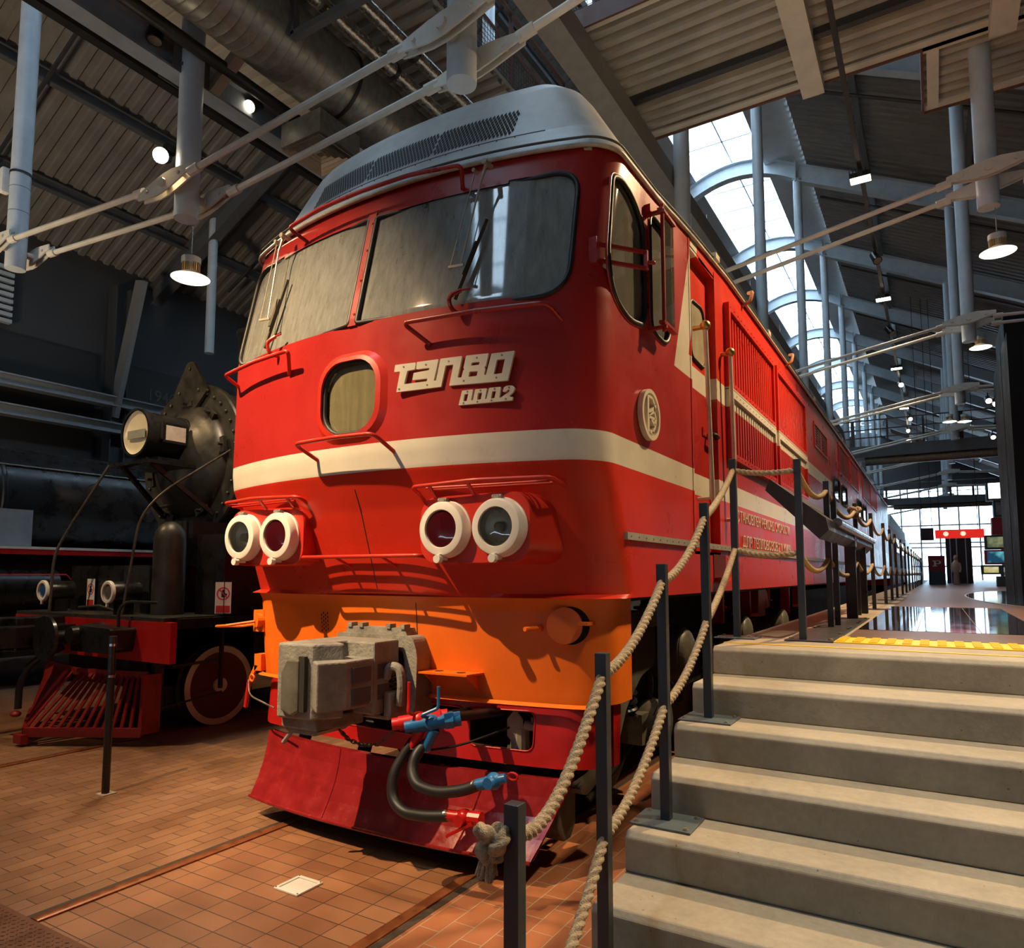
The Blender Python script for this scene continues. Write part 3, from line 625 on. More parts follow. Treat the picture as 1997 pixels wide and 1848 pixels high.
# track with LED floods
tr = tag(G().bar((-0.72, 2.0, 8.0), (-0.72, 40, 8.0), 0.06, 0.06).build('lighting_track', mat('black lighting track', (0.01, 0.01, 0.01), 0.4), loc=(-0.72, 10, 8.0)), 'long black lighting track running the length of the hall above the platform', 'lighting track')
EMW = mat('lit lamp face', (1, 1, 1), 0.5, var=0, emit=(1.0, 0.83, 0.6), es=14)
EMS = mat('blazing spotlight face', (1, 1, 1), 0.5, var=0, emit=(1.0, 0.86, 0.62), es=160)
EMH = mat('lit high bay diffuser', (1, 1, 1), 0.5, var=0, emit=(1.0, 0.87, 0.68), es=2.6)
def flood(Y, label, s=1.0, x=-0.72, z=7.92):
    t = thing('flood_light', label, 'lamp', (x, Y, z), 'flood lights on the black track')
    g = G(); g.box(x - 0.15 * s, x + 0.15 * s, Y - 0.1 * s, Y + 0.1 * s, z - 0.1, z - 0.02)
    for i in range(7): g.box(x - 0.15 * s + i * 0.045 * s, x - 0.14 * s + i * 0.045 * s, Y - 0.09 * s, Y + 0.09 * s, z - 0.02, z + 0.03)
    g.build('housing', BLACKP, t)
    G().box(x - 0.14 * s, x + 0.14 * s, Y - 0.09 * s, Y + 0.09 * s, z - 0.112, z - 0.1).build('lamp_face', EMW, t); return t
f0 = flood(11.6, 'brightest rectangular flood light on the black track, just past the walkway deck')
for Y, lb in ((17.1, 'second flood light along the black track'), (23.2, 'third flood light along the black track'), (29, 'fourth flood light along the black track'), (36, 'fifth flood light along the black track')): dup(f0, (-0.72, Y, 7.92), lb)
def spot_can(x, Y, z, label, d=(0.3, -0.5, -0.8), lit=False):
    t = thing('track_spotlight', label, 'lamp', (x, Y, z), 'track spotlights'); d = Vector(d).normalized(); p = Vector((x, Y, z - 0.18))
    G().cyl((x, Y, z), p, 0.015, 8).build('stem', BLACKM, t); G().cyl(p - d * 0.1, p + d * 0.13, 0.075, 16, 0.085).build('can', BLACKP, t, True)
    G().cyl(p + d * 0.131, p + d * 0.134, 0.07, 16).build('lamp_face', EMW if lit else mat('unlit lens', (0.3, 0.27, 0.2), 0.2), t); return t
spot_can(-0.72, 14.7, 8.0, 'unlit black spotlight on the track where the nearest tie rods cross it')
spot_can(-0.72, 19.4, 8.0, 'unlit black spotlight between the second and third flood lights', (0.5, -0.3, -0.8))
for i, (Y, x) in enumerate(((25.2, -0.7), (31, -0.6), (33.5, -0.75), (38.5, -0.7), (41, -0.5))): spot_can(x, Y, 8.0, 'small lit spotlight far along the track, %s of five' % ordn[i], (0.2, -0.8, -0.4), True)
sl = spot_can(-7.0, 5.4, 7.75, 'small lit round spotlight under the left walkway near the air diffuser', (0.2, -0.7, -0.6), True)
spot_can(-6.9, 4.05, 7.75, 'unlit small black spotlight beside the left hanging column', (0.0, -0.1, -1))
# bright spotlight on column B
bs = thing('spotlight', 'dazzling bright spotlight clamped to the left hanging column', 'lamp', (-7.02, 4.3, 6.3))
d = Vector((0.55, -0.7, -0.45)).normalized(); p = Vector((-7.05, 4.27, 6.32))
G().cyl(p - d * 0.12, p + d * 0.05, 0.07, 20, 0.085).build('can', BLACKP, bs, True); G().cyl(p + d * 0.052, p + d * 0.056, 0.08, 20).build('lamp_face', EMS, bs)
G().box(-7.06, -6.98, 4.28, 4.4, 6.38, 6.46).build('clamp', BLACKP, bs)
# high bay pendants
def highbay(x, Y, z, label, cord=0.35, s=1.0):
    t = thing('high_bay_lamp', label, 'pendant lamp', (x, Y, z), 'round high bay pendant lamps')
    G().cyl((x, Y, z + 0.24 * s), (x, Y, z + 0.24 * s + cord), 0.006, 6).build('cord', BOLT, t)
    G().lathe((x, Y, z + 0.16 * s), (0, 0, 1), [(0, 0.085 * s), (0.005, 0.1 * s), (0.07 * s, 0.1 * s), (0.075 * s, 0.07 * s), (0.08 * s, 0.0)], 24).build('driver_housing', STEELB, t, True)
    g = G()
    for k in range(24): a = k * pi / 12; g.box(0.05 * s, 0.095 * s, -0.003, 0.003, 0.07 * s, 0.16 * s, Matrix.Translation((x, Y, z)) @ Matrix.Rotation(a, 4, 'Z'))
    g.build('heat_sink', mat('gold heat sink', (0.6, 0.45, 0.25), 0.4, 0.5), t)
    G().lathe((x, Y, z), (0, 0, 1), [(0.075 * s, 0.07 * s), (0.06 * s, 0.1 * s), (0.0, 0.2 * s)], 28).build('shade', mat('white lamp shade', (0.7, 0.68, 0.6), 0.4), t, True)
    G().lathe((x, Y, z), (0, 0, 1), [(0.0, 0.198 * s), (-0.02 * s, 0.12 * s), (-0.025 * s, 0.0)], 28).build('diffuser', EMH, t, True); return t
hb = highbay(-6.8, 4.5, 4.96, 'round pendant lamp hanging under the left column beside the cab')
dup(hb, (0.85, 10.4, 5.78), 'round pendant lamp at far right under the hanging column')
for i, (x, Y, z) in enumerate(((-5.6, 21.0, 11.9), (-5.6, 27.0, 12.0), (-5.6, 33.0, 12.1), (-5.6, 39.0, 12.2), (-5.6, 45.0, 12.3))):
    o = dup(hb, (x, Y, z), 'round pendant lamp under the skylight edge, %s going back' % ordn[i]); o.scale = (1.7, 1.7, 1.7)
dup(hb, (1.0, 17.0, 6.4), 'small pale pendant lamp over the platform at the second truss'); dup(hb, (0.6, 26.0, 6.6), 'pendant lamp in front of the far footbridge')
o = dup(hb, (1.0, 26.2, 6.6), 'right of the pair of pendant lamps in front of the far footbridge')
# walls
struct(G().box(-17.9, -17.5, YE0, YE1, 0, 9.75).build('wall_left', WALLM))
rw = G().box(14, 14.3, YE0, YE1, 0, 6.3); struct(rw.build('wall_right', WALLM))
struct(G().box(-17.9, 14.3, YE0 - 0.3, YE0, 0, 16.2).build('wall_back', WALLM))
# far end glazing
struct(G().box(-17.5, -5.5, 74, 74.3, 0, 16).box(5, 14, 74, 74.3, 0, 16).box(-5.5, 5, 74, 74.3, 9.6, 16.5).build('wall_front', WALLM))
ew = G()
for x in [-5.5 + 1.5 * i for i in range(8)]: ew.box(x - 0.06, x + 0.06, 73.9, 74.05, 0, 9.6)
for z in (2.5, 4.2, 4.6, 6.2, 8.0): ew.box(-5.5, 5, 73.92, 74.03, z - 0.06, z + 0.06)
struct(ew.build('window_frame', STEELB)); struct(G().box(-5.5, 5, 73.96, 73.99, 0, 9.6).build('window_2', SKYG))
# left wall dressing
for i, (y0, y1) in enumerate(((3.5, 9.1), (9.9, 16.5))):
    t = thing('mural_panel', ('dark wall panel with faint line drawings left of the leaning steel column', 'dark wall panel with faint printed lettering right of the leaning steel column')[i], 'wall panel', (-17.4, y0, 3))
    G().box(-17.45, -17.4, y0, y1, 3.2, 7.1).build('panel', mat('dark mural', (0.022, 0.021, 0.02), 0.6), t)
    if i: textmesh('lettering', '1940–1950-е годы\nпослевоенные', 0.42, (-17.395, 10.4, 6.3), (0, 1, 0), (0, 0, 1), 0.01, mat('faint lettering', (0.1, 0.08, 0.06), 0.6), t).scale = (1, 1, 1)
for z, lb in ((5.95, 'upper'), (5.3, 'lower')):
    tag(G().ibeam((-17.0, -2, z), (-17.0, 30, z), 0.3, 0.22, 0.03).build('crane_beam', mat('pale crane beam', (0.3, 0.32, 0.34), 0.45), loc=(-17, 8, z)), '%s of two pale horizontal beams along the dark left wall' % lb, 'beam', 'pale beams on the left wall')
for y in (9.5, 20):
    t = thing('wall_column', 'grey steel column leaning on the left wall between two dark panels' if y < 10 else 'grey steel wall column behind the cab', 'column', (-17, y, 0))
    G().ibeam((-17.2, y, 0), (-17.2, y, 8.9), 0.35, 0.35, 0.03, (0, 1, 0)).build('column', WALLM, t); G().bar((-17.1, y - 0.1, 5.6), (-16.3, y, 8.9), 0.35, 0.12).build('brace', mat('grey brace', (0.22, 0.22, 0.22), 0.5), t)
tag(G().cyl((-15.0, 10.5, 7.15), (-15.0, 10.5, 10.6), 0.11, 16).build('hanging_column', STEELB, loc=(-15, 10.5, 7.15), smooth=True), 'thin pale column hanging behind the left pendant lamp', 'column')
lv = thing('wall_louver', 'dark slatted wall louver at the far left edge', 'vent', (-17.3, 7.2, 8))
for i in range(9): G().box(-17.45, -17.3, 6.3, 7.2, 7.3 + i * 0.15, 7.38 + i * 0.15).build('slat', STEELB, lv)

# small white box strapped to the left column
wb = protoC['A']
g = G(); g.box(-10.96, -10.84, 4.28, 4.40, 7.05, 7.42); g.build('white_box', mat('white plastic', (0.7, 0.7, 0.68), 0.4), wb, bevel=0.03)
g = G(); g.lathe((-10.7, 4.45, 7.3), (0, 0, 1), [(0, 0.127), (0, 0.135), (0.03, 0.135), (0.03, 0.127)], 24); g.build('strap', BLACKM, wb)
for z in (6.4, 6.75, 7.1): G().lathe((-10.7, 4.45, z), (0, 0, 1), [(0, 0.126), (0.008, 0.1265)], 24).build('seam', GIRD, wb)
# ================================================================ RED DIESEL LOCOMOTIVE
XC = -3.2; YEND = 32.5
ZK = [0.5, 0.95, 0.96, 1.60, 1.62, 2.17, 2.40, 2.52, 3.40, 4.30, 4.45]; YK = [3.66, 3.70, 3.69, 3.63, 3.575, 3.39, 3.285, 3.27, 3.285, 3.49, 3.53]
def lerp(x, xs, ys):
    if x <= xs[0]: return ys[0]
    for i in range(1, len(xs)):
        if x <= xs[i]: t = (x - xs[i - 1]) / (xs[i] - xs[i - 1]); return ys[i - 1] + t * (ys[i] - ys[i - 1])
    return ys[-1]
def yc(z): return lerp(z, ZK, YK)
def WH(z): return 1.62 if z > 1.61 else (1.535 if z > 0.973 else 1.50)
def DD(z): return 0.3 if z > 1.61 else 0.17
def fy(dx, z, r=0.2):
    w = WH(z); a = abs(dx); y = yc(z) + DD(z) * (a / w) ** 2.2
    if a > w - r: u = min(1, (a - w + r) / r); y += r * (1 - math.sqrt(max(0, 1 - u * u)))
    return y
def FP(dx, z, off=0.0): return Vector((XC + dx, fy(dx, z) - off, z))
loco = thing('diesel_locomotive', 'large bright red diesel locomotive with white stripes, grey roof and orange front skirt', 'locomotive', (XC, 3.7, 0))
def body_mat():
    m = bpy.data.materials.new('locomotive body paint'); m.use_nodes = True; nt = m.node_tree; b = nt.nodes['Principled BSDF']
    g = node(nt, 'ShaderNodeNewGeometry'); s = node(nt, 'ShaderNodeSeparateXYZ'); nt.links.new(g.outputs['Position'], s.inputs[0]); Y = s.outputs[1]; Z = s.outputs[2]
    def gt(a, v): return M_(nt, 'GREATER_THAN', a, v)
    def lt(a, v): return M_(nt, 'LESS_THAN', a, v)
    def AND(a, c): return M_(nt, 'MULTIPLY', a, c)
    def OR(a, c): return M_(nt, 'MAXIMUM', a, c)
    A = AND(gt(Z, 2.40), lt(Z, 2.575))
    Ll = M_(nt, 'MULTIPLY_ADD', M_(nt, 'SUBTRACT', Z, 3.33), 0.4167, 4.95); Rr = M_(nt, 'MULTIPLY_ADD', M_(nt, 'SUBTRACT', Z, 3.31), 0.303, 5.25)
    pastL = M_(nt, 'GREATER_THAN', Y, Ll); pastR = M_(nt, 'GREATER_THAN', Y, Rr)
    Bs = AND(AND(pastL, gt(Z, 3.285)), OR(lt(Z, 3.47), M_(nt, 'SUBTRACT', 1.0, pastR)))
    white = OR(A, Bs); up = AND(pastR, gt(Z, 3.47)); low = lt(Z, 2.41); front = AND(lt(Y, 3.62), lt(Z, 3.36))
    n = node(nt, 'ShaderNodeTexNoise'); n.inputs['Scale'].default_value = 2.4; n.inputs['Detail'].default_value = 8; n.inputs['Roughness'].default_value = 0.6; nt.links.new(g.outputs['Position'], n.inputs['Vector'])
    v = M_(nt, 'MULTIPLY_ADD', n.outputs[0], 0.5, 0.75); cc = node(nt, 'ShaderNodeCombineColor')
    for i in range(3): nt.links.new(v, cc.inputs[i])
    c = MIX(nt, OR(up, low), (0.37, 0.02, 0.017), (0.56, 0.03, 0.013)); c = MIX(nt, white, c, (0.62, 0.585, 0.49))
    c = MIX(nt, 1.0, c, cc.outputs[0], 'MULTIPLY'); nt.links.new(c, b.inputs['Base Color'])
    b.inputs['Roughness'].default_value = 0.3; nt.links.new(M_(nt, 'MULTIPLY_ADD', n.outputs[0], 0.3, 0.16), b.inputs['Roughness']); b.inputs['Specular IOR Level'].default_value = 0.38
    n2 = node(nt, 'ShaderNodeTexNoise'); n2.inputs['Scale'].default_value = 5; n2.inputs['Detail'].default_value = 2; nt.links.new(g.outputs['Position'], n2.inputs['Vector'])
    bp = node(nt, 'ShaderNodeBump'); bp.inputs['Strength'].default_value = 0.12; bp.inputs['Distance'].default_value = 0.02; nt.links.new(n2.outputs[0], bp.inputs['Height']); nt.links.new(bp.outputs[0], b.inputs['Normal'])
    return m
BODY = body_mat()
def rise(Y): return lerp(Y, [4.0, 4.4, 5.3, 6.5], [0, 0.0, 0.09, 0.15])
WSR = roundpoly([(0.035, 4.185), (1.45, 4.21), (1.455, 3.36), (0.035, 3.385)], [0.02, 0.16, 0.2, 0.02]); WSL = [(-x, z) for x, z in WSR]
PORT = [(x, z + 2.892) for x, z in rrect(0.47, 0.47, 0.17)]
W1 = roundpoly([(3.80, 4.17), (3.93, 4.22), (4.12, 4.20), (4.31, 4.09), (4.34, 3.5), (4.29, 3.385), (4.02, 3.34), (3.79, 3.42), (3.71, 3.62)], [0.05, 0.08, 0.1, 0.12, 0.1, 0.08, 0.15, 0.1, 0.15])
W2 = roundpoly([(4.44, 4.24), (4.86, 4.24), (4.90, 3.75), (4.80, 3.38), (4.44, 3.40)], [0.1, 0.14, 0.2, 0.15, 0.1])
DOOR = [(5.36, 1.93), (6.1, 1.93), (6.1, 4.38), (5.36, 4.38)]
def shell(z0, z1, dz, name, m, fronts, sides_r, yside, fine, r=0.2, glassm=None, gl=None):
    nz = max(1, round((z1 - z0) / dz)); Zs = [z0 + (z1 - z0) * i / nz for i in range(nz + 1)]
    w = WH((z0 + z1) / 2); nf = 2 * round((w - r) / fine); cols = []
    left = [('s', -1, t) for t in ([1.0, 0.5, 0.25] if yside > 8 else [1.0])] + [('c', -1, 90 - 10 * k) for k in range(9)]
    mid = [('f', 1, -(w - r) + 2 * (w - r) * i / nf) for i in range(nf + 1)]
    rc = [('c', 1, 10 * (k + 1)) for k in range(9)]
    ns = round((6.8 - 3.9) / fine) if yside > 8 else 4
    rs = [('n', 1, (i + 1) / ns) for i in range(ns)] + ([('s', 1, t) for t in (0.25, 0.5, 1.0)] if yside > 8 else [])
    cols = left + mid + rc + rs
    def P(c, z):
        D = DD(z); yb = yc(z) + D * ((w - r) / w) ** 2.2; yk = yc(z) + D + r
        if c[0] == 'f': return Vector((XC + c[2], yc(z) + D * (abs(c[2]) / w) ** 2.2, z))
        if c[0] == 'c':
            a = R(c[2]); d = w - r + r * sin(a); return Vector((XC + c[1] * d, yc(z) + D * (d / w) ** 2.2 + r * (1 - cos(a)), z))
        near = 6.8 if yside > 8 else yside
        if c[0] == 'n': Y = yk + (near - yk) * c[2]
        else: Y = (6.8 if yside > 8 else yk) + (yside - (6.8 if yside > 8 else yk)) * c[2]
        zz = z + rise(Y) * max(0, (z - 3.9) / (4.4 - 3.9)) if z > 3.9 else z
        return Vector((XC + c[1] * w, Y, zz))
    n = len(cols); V = [P(c, z) for z in Zs for c in cols]; keep = []; cut = {}
    for i in range(len(Zs) - 1):
        for j in range(n - 1):
            f = (i * n + j, i * n + j + 1, (i + 1) * n + j + 1, (i + 1) * n + j); c = (V[f[0]] + V[f[2]]) / 2; hit = None
            if c.y < 3.95 or cols[j][0] == 'f':
                for k, q in enumerate(fronts):
                    if inpoly(c.x - XC, c.z, q): hit = ('f', k); break
            if hit is None and c.x > XC + w - 0.03:
                for k, q in enumerate(sides_r):
                    if inpoly(c.y, c.z, q): hit = ('s', k); break
            if hit is None: keep.append(f)
            else: cut.setdefault(hit, []).append(f)
    g = G(); g.v = [tuple(v) for v in V]; g.f = keep
    ob = g.build(name, m, loco, True, 30); return ob, V, cut
body, BV, cut = shell(1.61, 4.40, 0.0232, 'body_shell', BODY, [WSR, WSL, PORT], [W1, W2, DOOR], YEND, 0.0235)
def glass_from(name, faces, m, off, parent):
    idx = {}; vs = []; fs = []
    for f in faces:
        q = []
        for i in f:
            if i not in idx: idx[i] = len(vs); vs.append(BV[i] + Vector(off))
            q.append(idx[i])
        fs.append(tuple(q))
    g = G(); g.v = [tuple(v) for v in vs]; g.f = fs; return g.build(name, m, parent, True, 60)
def ring(name, poly, fn, r, m, parent, n=8):
    P = [fn(*p) for p in poly]; P = P + [P[0], P[1]]; g = G(); g.tube(P, r, n, False); return g.build(name, m, parent, True, 80)
wr = glass_from('windscreen', cut[('f', 0)], GLASS, (0, 0.012, 0), loco); wl = glass_from('windscreen', cut[('f', 1)], GLASS, (0, 0.012, 0), loco)
ring('gasket', WSR, lambda a, b: FP(a, b, 0.002), 0.016, BLACKM, wr); ring('gasket', WSL, lambda a, b: FP(a, b, 0.002), 0.016, BLACKM, wl)
P = G()
P.strip([FP(-0.035, 3.37 + i * 0.05, 0.014) for i in range(18)], [FP(0.035, 3.37 + i * 0.05, 0.014) for i in range(18)])
for s_ in (-0.035, 0.035): P.strip([FP(s_, 3.37 + i * 0.05, 0.014) for i in range(18)], [FP(s_, 3.37 + i * 0.05, -0.02) for i in range(18)])
cp = P.build('centre_post', CHERRY, loco)
g = G()
for z in (3.45, 3.7, 3.93, 4.14): g.cyl(FP(0.012, z, 0.012), FP(0.012, z, 0.02), 0.008, 8)
g.build('screw', CHERRY, cp)
# round nose window with pressed bezel
pw = glass_from('nose_window', cut[('f', 2)], glass('dirty headlamp glass', (0.7, 0.66, 0.4), 0.32, 0.12, 0.5, (0.5, 0.46, 0.25)), (0, 0.02, 0), loco)
ring('rubber_seal', PORT, lambda a, b: FP(a, b, 0.0), 0.017, BLACKM, pw, 10)
g = G(); N = len(PORT)
q1 = [(x * 1.02, 2.892 + (z - 2.892) * 1.02) for x, z in PORT]; q2 = [(x * 1.16, 2.892 + (z - 2.892) * 1.14) for x, z in PORT]; q3 = [(x * 1.34, 2.892 + (z - 2.892) * 1.3) for x, z in PORT]
g.strip([FP(a, b, 0.035) for a, b in q1], [FP(a, b, 0.028) for a, b in q2], True); g.strip([FP(a, b, 0.028) for a, b in q2], [FP(a, b, -0.004) for a, b in q3], True); g.strip([FP(a, b, 0.035) for a, b in q1], [FP(a, b, -0.02) for a, b in q1], True)
g.build('bezel', RED, pw, True, 60)
lb = G(); lb.lathe((XC, 3.62, 2.892), (0, -1, 0), [(0, 0.02), (0.05, 0.15), (0.2, 0.24), (0.3, 0.26)], 28, True); lb.build('reflector', mat('tarnished reflector', (0.55, 0.5, 0.36), 0.35, 0.6, var=0.2), pw, True)
# side windows
for i, (k, poly) in enumerate(((0, W1), (1, W2))):
    o = glass_from('side_window', cut[('s', k)], GLASSS, (-0.02, 0, 0), loco)
    ring('gasket', poly, lambda a, b: Vector((XC + 1.62 + 0.002, a, b)), 0.017, BLACKM, o)
    ring('frame_bead', [((a - 4.1 - 0.6 * i) * 1.06 + 4.1 + 0.6 * i, (b - 3.8) * 1.04 + 3.8) for a, b in poly], lambda a, b: Vector((XC + 1.62, a, b)), 0.008, CHERRY, o)
# cab interior
g = G(); g.box(XC - 1.5, XC + 1.5, 5.0, 5.05, 1.9, 4.38); g.box(XC - 1.5, XC + 1.5, 3.75, 5.0, 4.36, 4.385); g.box(XC - 1.58, XC - 1.55, 3.95, 5.0, 1.9, 4.38); g.build('cab_lining', INTER, loco)
g = G(); g.box(XC - 1.52, XC + 1.52, 3.95, 5.2, 2.1, 2.15).box(XC - 1.45, XC + 1.45, 3.78, 4.0, 3.0, 3.28).box(XC - 1.4, XC + 1.4, 4.9, 4.98, 2.2, 3.65); g.build('cab_console', INTERD, loco)
for dx in (-0.8, 0.8):
    g = G(); g.box(XC + dx - 0.24, XC + dx + 0.24, 4.3, 4.75, 2.7, 2.85).box(XC + dx - 0.22, XC + dx + 0.22, 4.66, 4.76, 2.85, 3.55); g.build('driver_seat', INTERD, loco, bevel=0.03)
for dx in (-0.35, 0.5): G().bar((XC + dx, 4.2, 3.2), (XC + dx, 4.2, 4.36), 0.09, 0.09).build('cab_pillar', INTERD, loco)
# entrance door, recessed
door = G().box(XC + 1.50, XC + 1.555, 5.36, 6.1, 1.93, 4.42).build('door', BODY, loco)
g = G(); g.box(XC + 1.5, XC + 1.625, 5.335, 5.365, 1.93, 4.44).box(XC + 1.5, XC + 1.625, 6.095, 6.125, 1.93, 4.44).box(XC + 1.5, XC + 1.62, 5.35, 6.11, 1.91, 1.935).box(XC + 1.5, XC + 1.62, 5.35, 6.11, 4.37, 4.40); g.build('door_frame', BODY, loco)
DW = roundpoly([(5.55, 4.02), (5.94, 4.05), (5.98, 3.58), (5.9, 3.52), (5.55, 3.54)], [0.08, 0.12, 0.08, 0.08, 0.08])
g = G(); g.prism(DW, (XC + 1.556, 0, 0), (0, 1, 0), (0, 0, 1), (0.004, 0, 0)); dw = g.build('door_window', mat('tan blind behind glass', (0.42, 0.38, 0.27), 0.15, var=0.15), door)
ring('gasket', DW, lambda a, b: Vector((XC + 1.563, a, b)), 0.013, BLACKM, dw)
g = G(); g.tube(smoothpath([(XC + 1.56, 5.98, 2.95), (XC + 1.63, 5.98, 2.95), (XC + 1.63, 6.09, 2.94), (XC + 1.6, 6.1, 2.94)], 0.02), 0.018, 8); g.build('door_handle', BLACKM, door, True)
G().box(XC + 1.558, XC + 1.564, 5.85, 6.08, 2.93, 3.0).build('handle_plate', BODY, door)
for (y0, z0, y1, z1) in ((5.50, 3.74, 5.60, 2.32), (6.30, 3.74, 6.36, 2.2)):
    g = G(); g.cyl((XC + 1.70, y0, z0), (XC + 1.70, y1, z1), 0.019, 14); hr = g.build('grab_rail', WHITEP, loco, True)
    G().sphere((XC + 1.70, y0, z0 + 0.01), 0.042, 16).build('ball_end', BRASS, hr, True); G().cyl((XC + 1.60, y0, z0), (XC + 1.69, y0, z0), 0.02, 12).build('stub', BRASS, hr, True); G().cyl((XC + 1.58, y1, z1 + 0.04), (XC + 1.70, y1, z1 + 0.04), 0.016, 10).build('stub', WHITEP, hr, True)
# roof
RL = [(4.375, 1.625, 3.50), (4.40, 1.63, 3.515), (4.64, 1.50, 3.68), (4.80, 1.41, 3.76), (4.96, 1.325, 3.835), (5.08, 1.24, 3.89), (5.145, 1.15, 3.93), (5.18, 1.0, 3.99), (5.20, 0.75, 4.2), (5.21, 0.3, 4.45), (5.215, 0.02, 4.6)]
def roof_outline(z, w, y0, D=0.3, r=0.17):
    P = []; r = min(r, w * 0.9)
    def yy(d): return y0 + D * (d / 1.62) ** 2.2
    P.append(Vector((XC - w, YEND, z))); P.append(Vector((XC - w, 8, z)))
    for k in range(9): a = R(90 - 10 * k); d = w - r + r * sin(a); P.append(Vector((XC - d, yy(d) + r * (1 - cos(a)), z)))
    for i in range(41): d = -(w - r) + 2 * (w - r) * i / 40; P.append(Vector((XC + d, yy(abs(d)), z)))
    for k in range(9): a = R(10 + 10 * k); d = w - r + r * sin(a); P.append(Vector((XC + d, yy(d) + r * (1 - cos(a)), z)))
    for Y in (4.6, 5.0, 5.5, 6.0, 6.5, 8, YEND): P.append(Vector((XC + w, Y, z)))
    for p in P: p.z += rise(p.y) * max(0, min(1, (4.9 - z) / 0.5))
    return P
outs = [roof_outline(*l) for l in RL]; g = G()
for a, b in zip(outs, outs[1:]): g.strip(a, b)
g.add([p for p in outs[0]], []); roof = g.build('roof', ROOFG, loco, True, 40)
# rain gutter: lip following the roof foot
base = outs[0]; g = G(); gp = [p + (p - Vector((XC, max(p.y, 8) if p.y > 4 else 6.5, p.z))).normalized() * 0.018 for p in base[2:]]
g.tube([q + Vector((0, 0, 0.005)) for q in gp], 0.016, 8); g.build('rain_gutter', mat('cream gutter paint', (0.5, 0.46, 0.37), 0.4, var=0.25, vscale=9), loco, True, 80)
g = G(); g.tube([q + Vector((0, 0, 0.055)) for q in gp], 0.008, 6); g.build('gutter_seam', mat('dark seam', (0.08, 0.075, 0.07), 0.6), loco, True, 80)
for y in (7.2, 9.6): 
    g = G(); z = 4.55; g.tube(smoothpath([(XC + 1.62, y, z - 0.05), (XC + 1.70, y, z - 0.02), (XC + 1.72, y + 0.03, z + 0.09), (XC + 1.66, y + 0.12, z + 0.12)], 0.03), 0.018, 8); g.build('roof_hook', mat('rusty orange fitting', (0.5, 0.16, 0.03), 0.5), loco, True)
for y in (6.1, 8.4, 12, 16, 20, 24): G().box(XC + 1.6, XC + 1.66, y - 0.05, y + 0.08, 4.55, 4.60).build('roof_clip', mat('cream gutter paint', (0.5, 0.46, 0.37)), loco)
def RF(dx, z, off=0.0):
    y0 = lerp(z, [l[0] for l in RL], [l[2] for l in RL]); return Vector((XC + dx, y0 + 0.3 * (abs(dx) / 1.62) ** 2.2 - off, z))
# diamond mesh grille across the roof front
g = G(); nx_, nz_ = 66, 5; w0, w1 = -0.93, 0.93; z0, z1 = 4.655, 4.915
for j in range(nz_ * 2 - 1):
    for i in range(nx_):
        dx = w0 + (i + (0.5 if j % 2 else 0)) * (w1 - w0) / nx_; z = z0 + (j + 1) * (z1 - z0) / (nz_ * 2)
        if abs(abs(dx) - 0.31) < 0.012: continue
        hw = 0.0098; hz = 0.0225
        g.add([RF(dx - hw, z, 0.003), RF(dx, z - hz, 0.003), RF(dx + hw, z, 0.003), RF(dx, z + hz, 0.003)], [(0, 1, 2, 3)])
g.add([RF(w0, z1 + 0.02, 0.0015), RF(w1, z1 + 0.02, 0.0015), RF(w0, z1 + 0.021, 0.0015)], [(0, 1, 2)]); g.build('roof_grille', mat('dark grille openings', (0.006, 0.006, 0.006), 0.8, var=0), loco)  # flat black diamonds paint in the shade of the mesh cutouts
g = G(); g.tube([RF(-1.15 + 2.3 * i / 30, 4.635, 0.0) for i in range(31)], 0.004, 6); g.build('seam', mat('dark seam', (0.08, 0.075, 0.07)), roof)
g = G()
for i in range(16): p = RF(-0.95 + i * 0.127, 4.62, 0.0); g.sphere(p, 0.006, 6)
g.build('rivet', mat('dark rivet', (0.1, 0.09, 0.08), 0.5), roof)
# skirts
skirt, _, _ = shell(0.975, 1.609, 0.05, 'front_skirt', ORANGE, [], [], 4.22, 0.06)
H1 = roundpoly([(0.645, 0.915), (1.085, 0.925), (1.08, 0.69), (0.65, 0.69)], 0.055); H2 = roundpoly([(0.30, 0.92), (0.6, 0.915), (0.6, 0.84), (0.3, 0.84)], 0.035); H3 = roundpoly([(-0.42, 0.95), (0.27, 0.95), (0.27, 0.71), (-0.42, 0.71)], 0.04)
low_, _, _ = shell(0.605, 0.972, 0.0125, 'lower_skirt', LRED, [H1, H2, H3], [], 4.0, 0.0125, 0.25)
ring('opening_rim', H1, lambda a, b: FP(a, b, 0.001), 0.006, LRED, low_); ring('opening_rim', H2, lambda a, b: FP(a, b, 0.001), 0.006, LRED, low_); ring('opening_rim', H3, lambda a, b: FP(a, b, 0.001), 0.006, LRED, low_)
g = G(); A = [FP(-1.49 + 2.98 * i / 60, 1.3) for i in range(61)]
A1 = [Vector((p.x, p.y, 0.985)) for p in A]; A2 = [Vector((XC + (p.x - XC) * 1.01, p.y - 0.03, 0.968)) for p in A]; g.strip(A1, A2); g.strip(A2, [Vector((p.x, p.y + 0.04, 0.962)) for p in A2]); g.build('skirt_flange', ORANGE, loco, True, 30)
g = G(); g.strip([Vector((XC + d, fy(d, 1.63) + 0.012, 1.612)) for d in [-1.42 + 2.84 * i / 60 for i in range(61)]], [Vector((XC + d, 4.6, 1.612)) for d in [-1.42 + 2.84 * i / 60 for i in range(61)]]); g.build('floor_pan', LRED, loco)
G().box(XC - 1.36, XC + 1.36, 4.02, 4.05, 0.62, 1.6).build('dark_backing', mat('matt black void', (0.004, 0.004, 0.004), 0.9, var=0), loco)  # black sheet, its colour stands in for shade inside the skirt openings
g = G()
for x in (0.27,): g.tube([FP(x, 0.99 + i * 0.06, 0.0015) for i in range(11)], 0.003, 5)
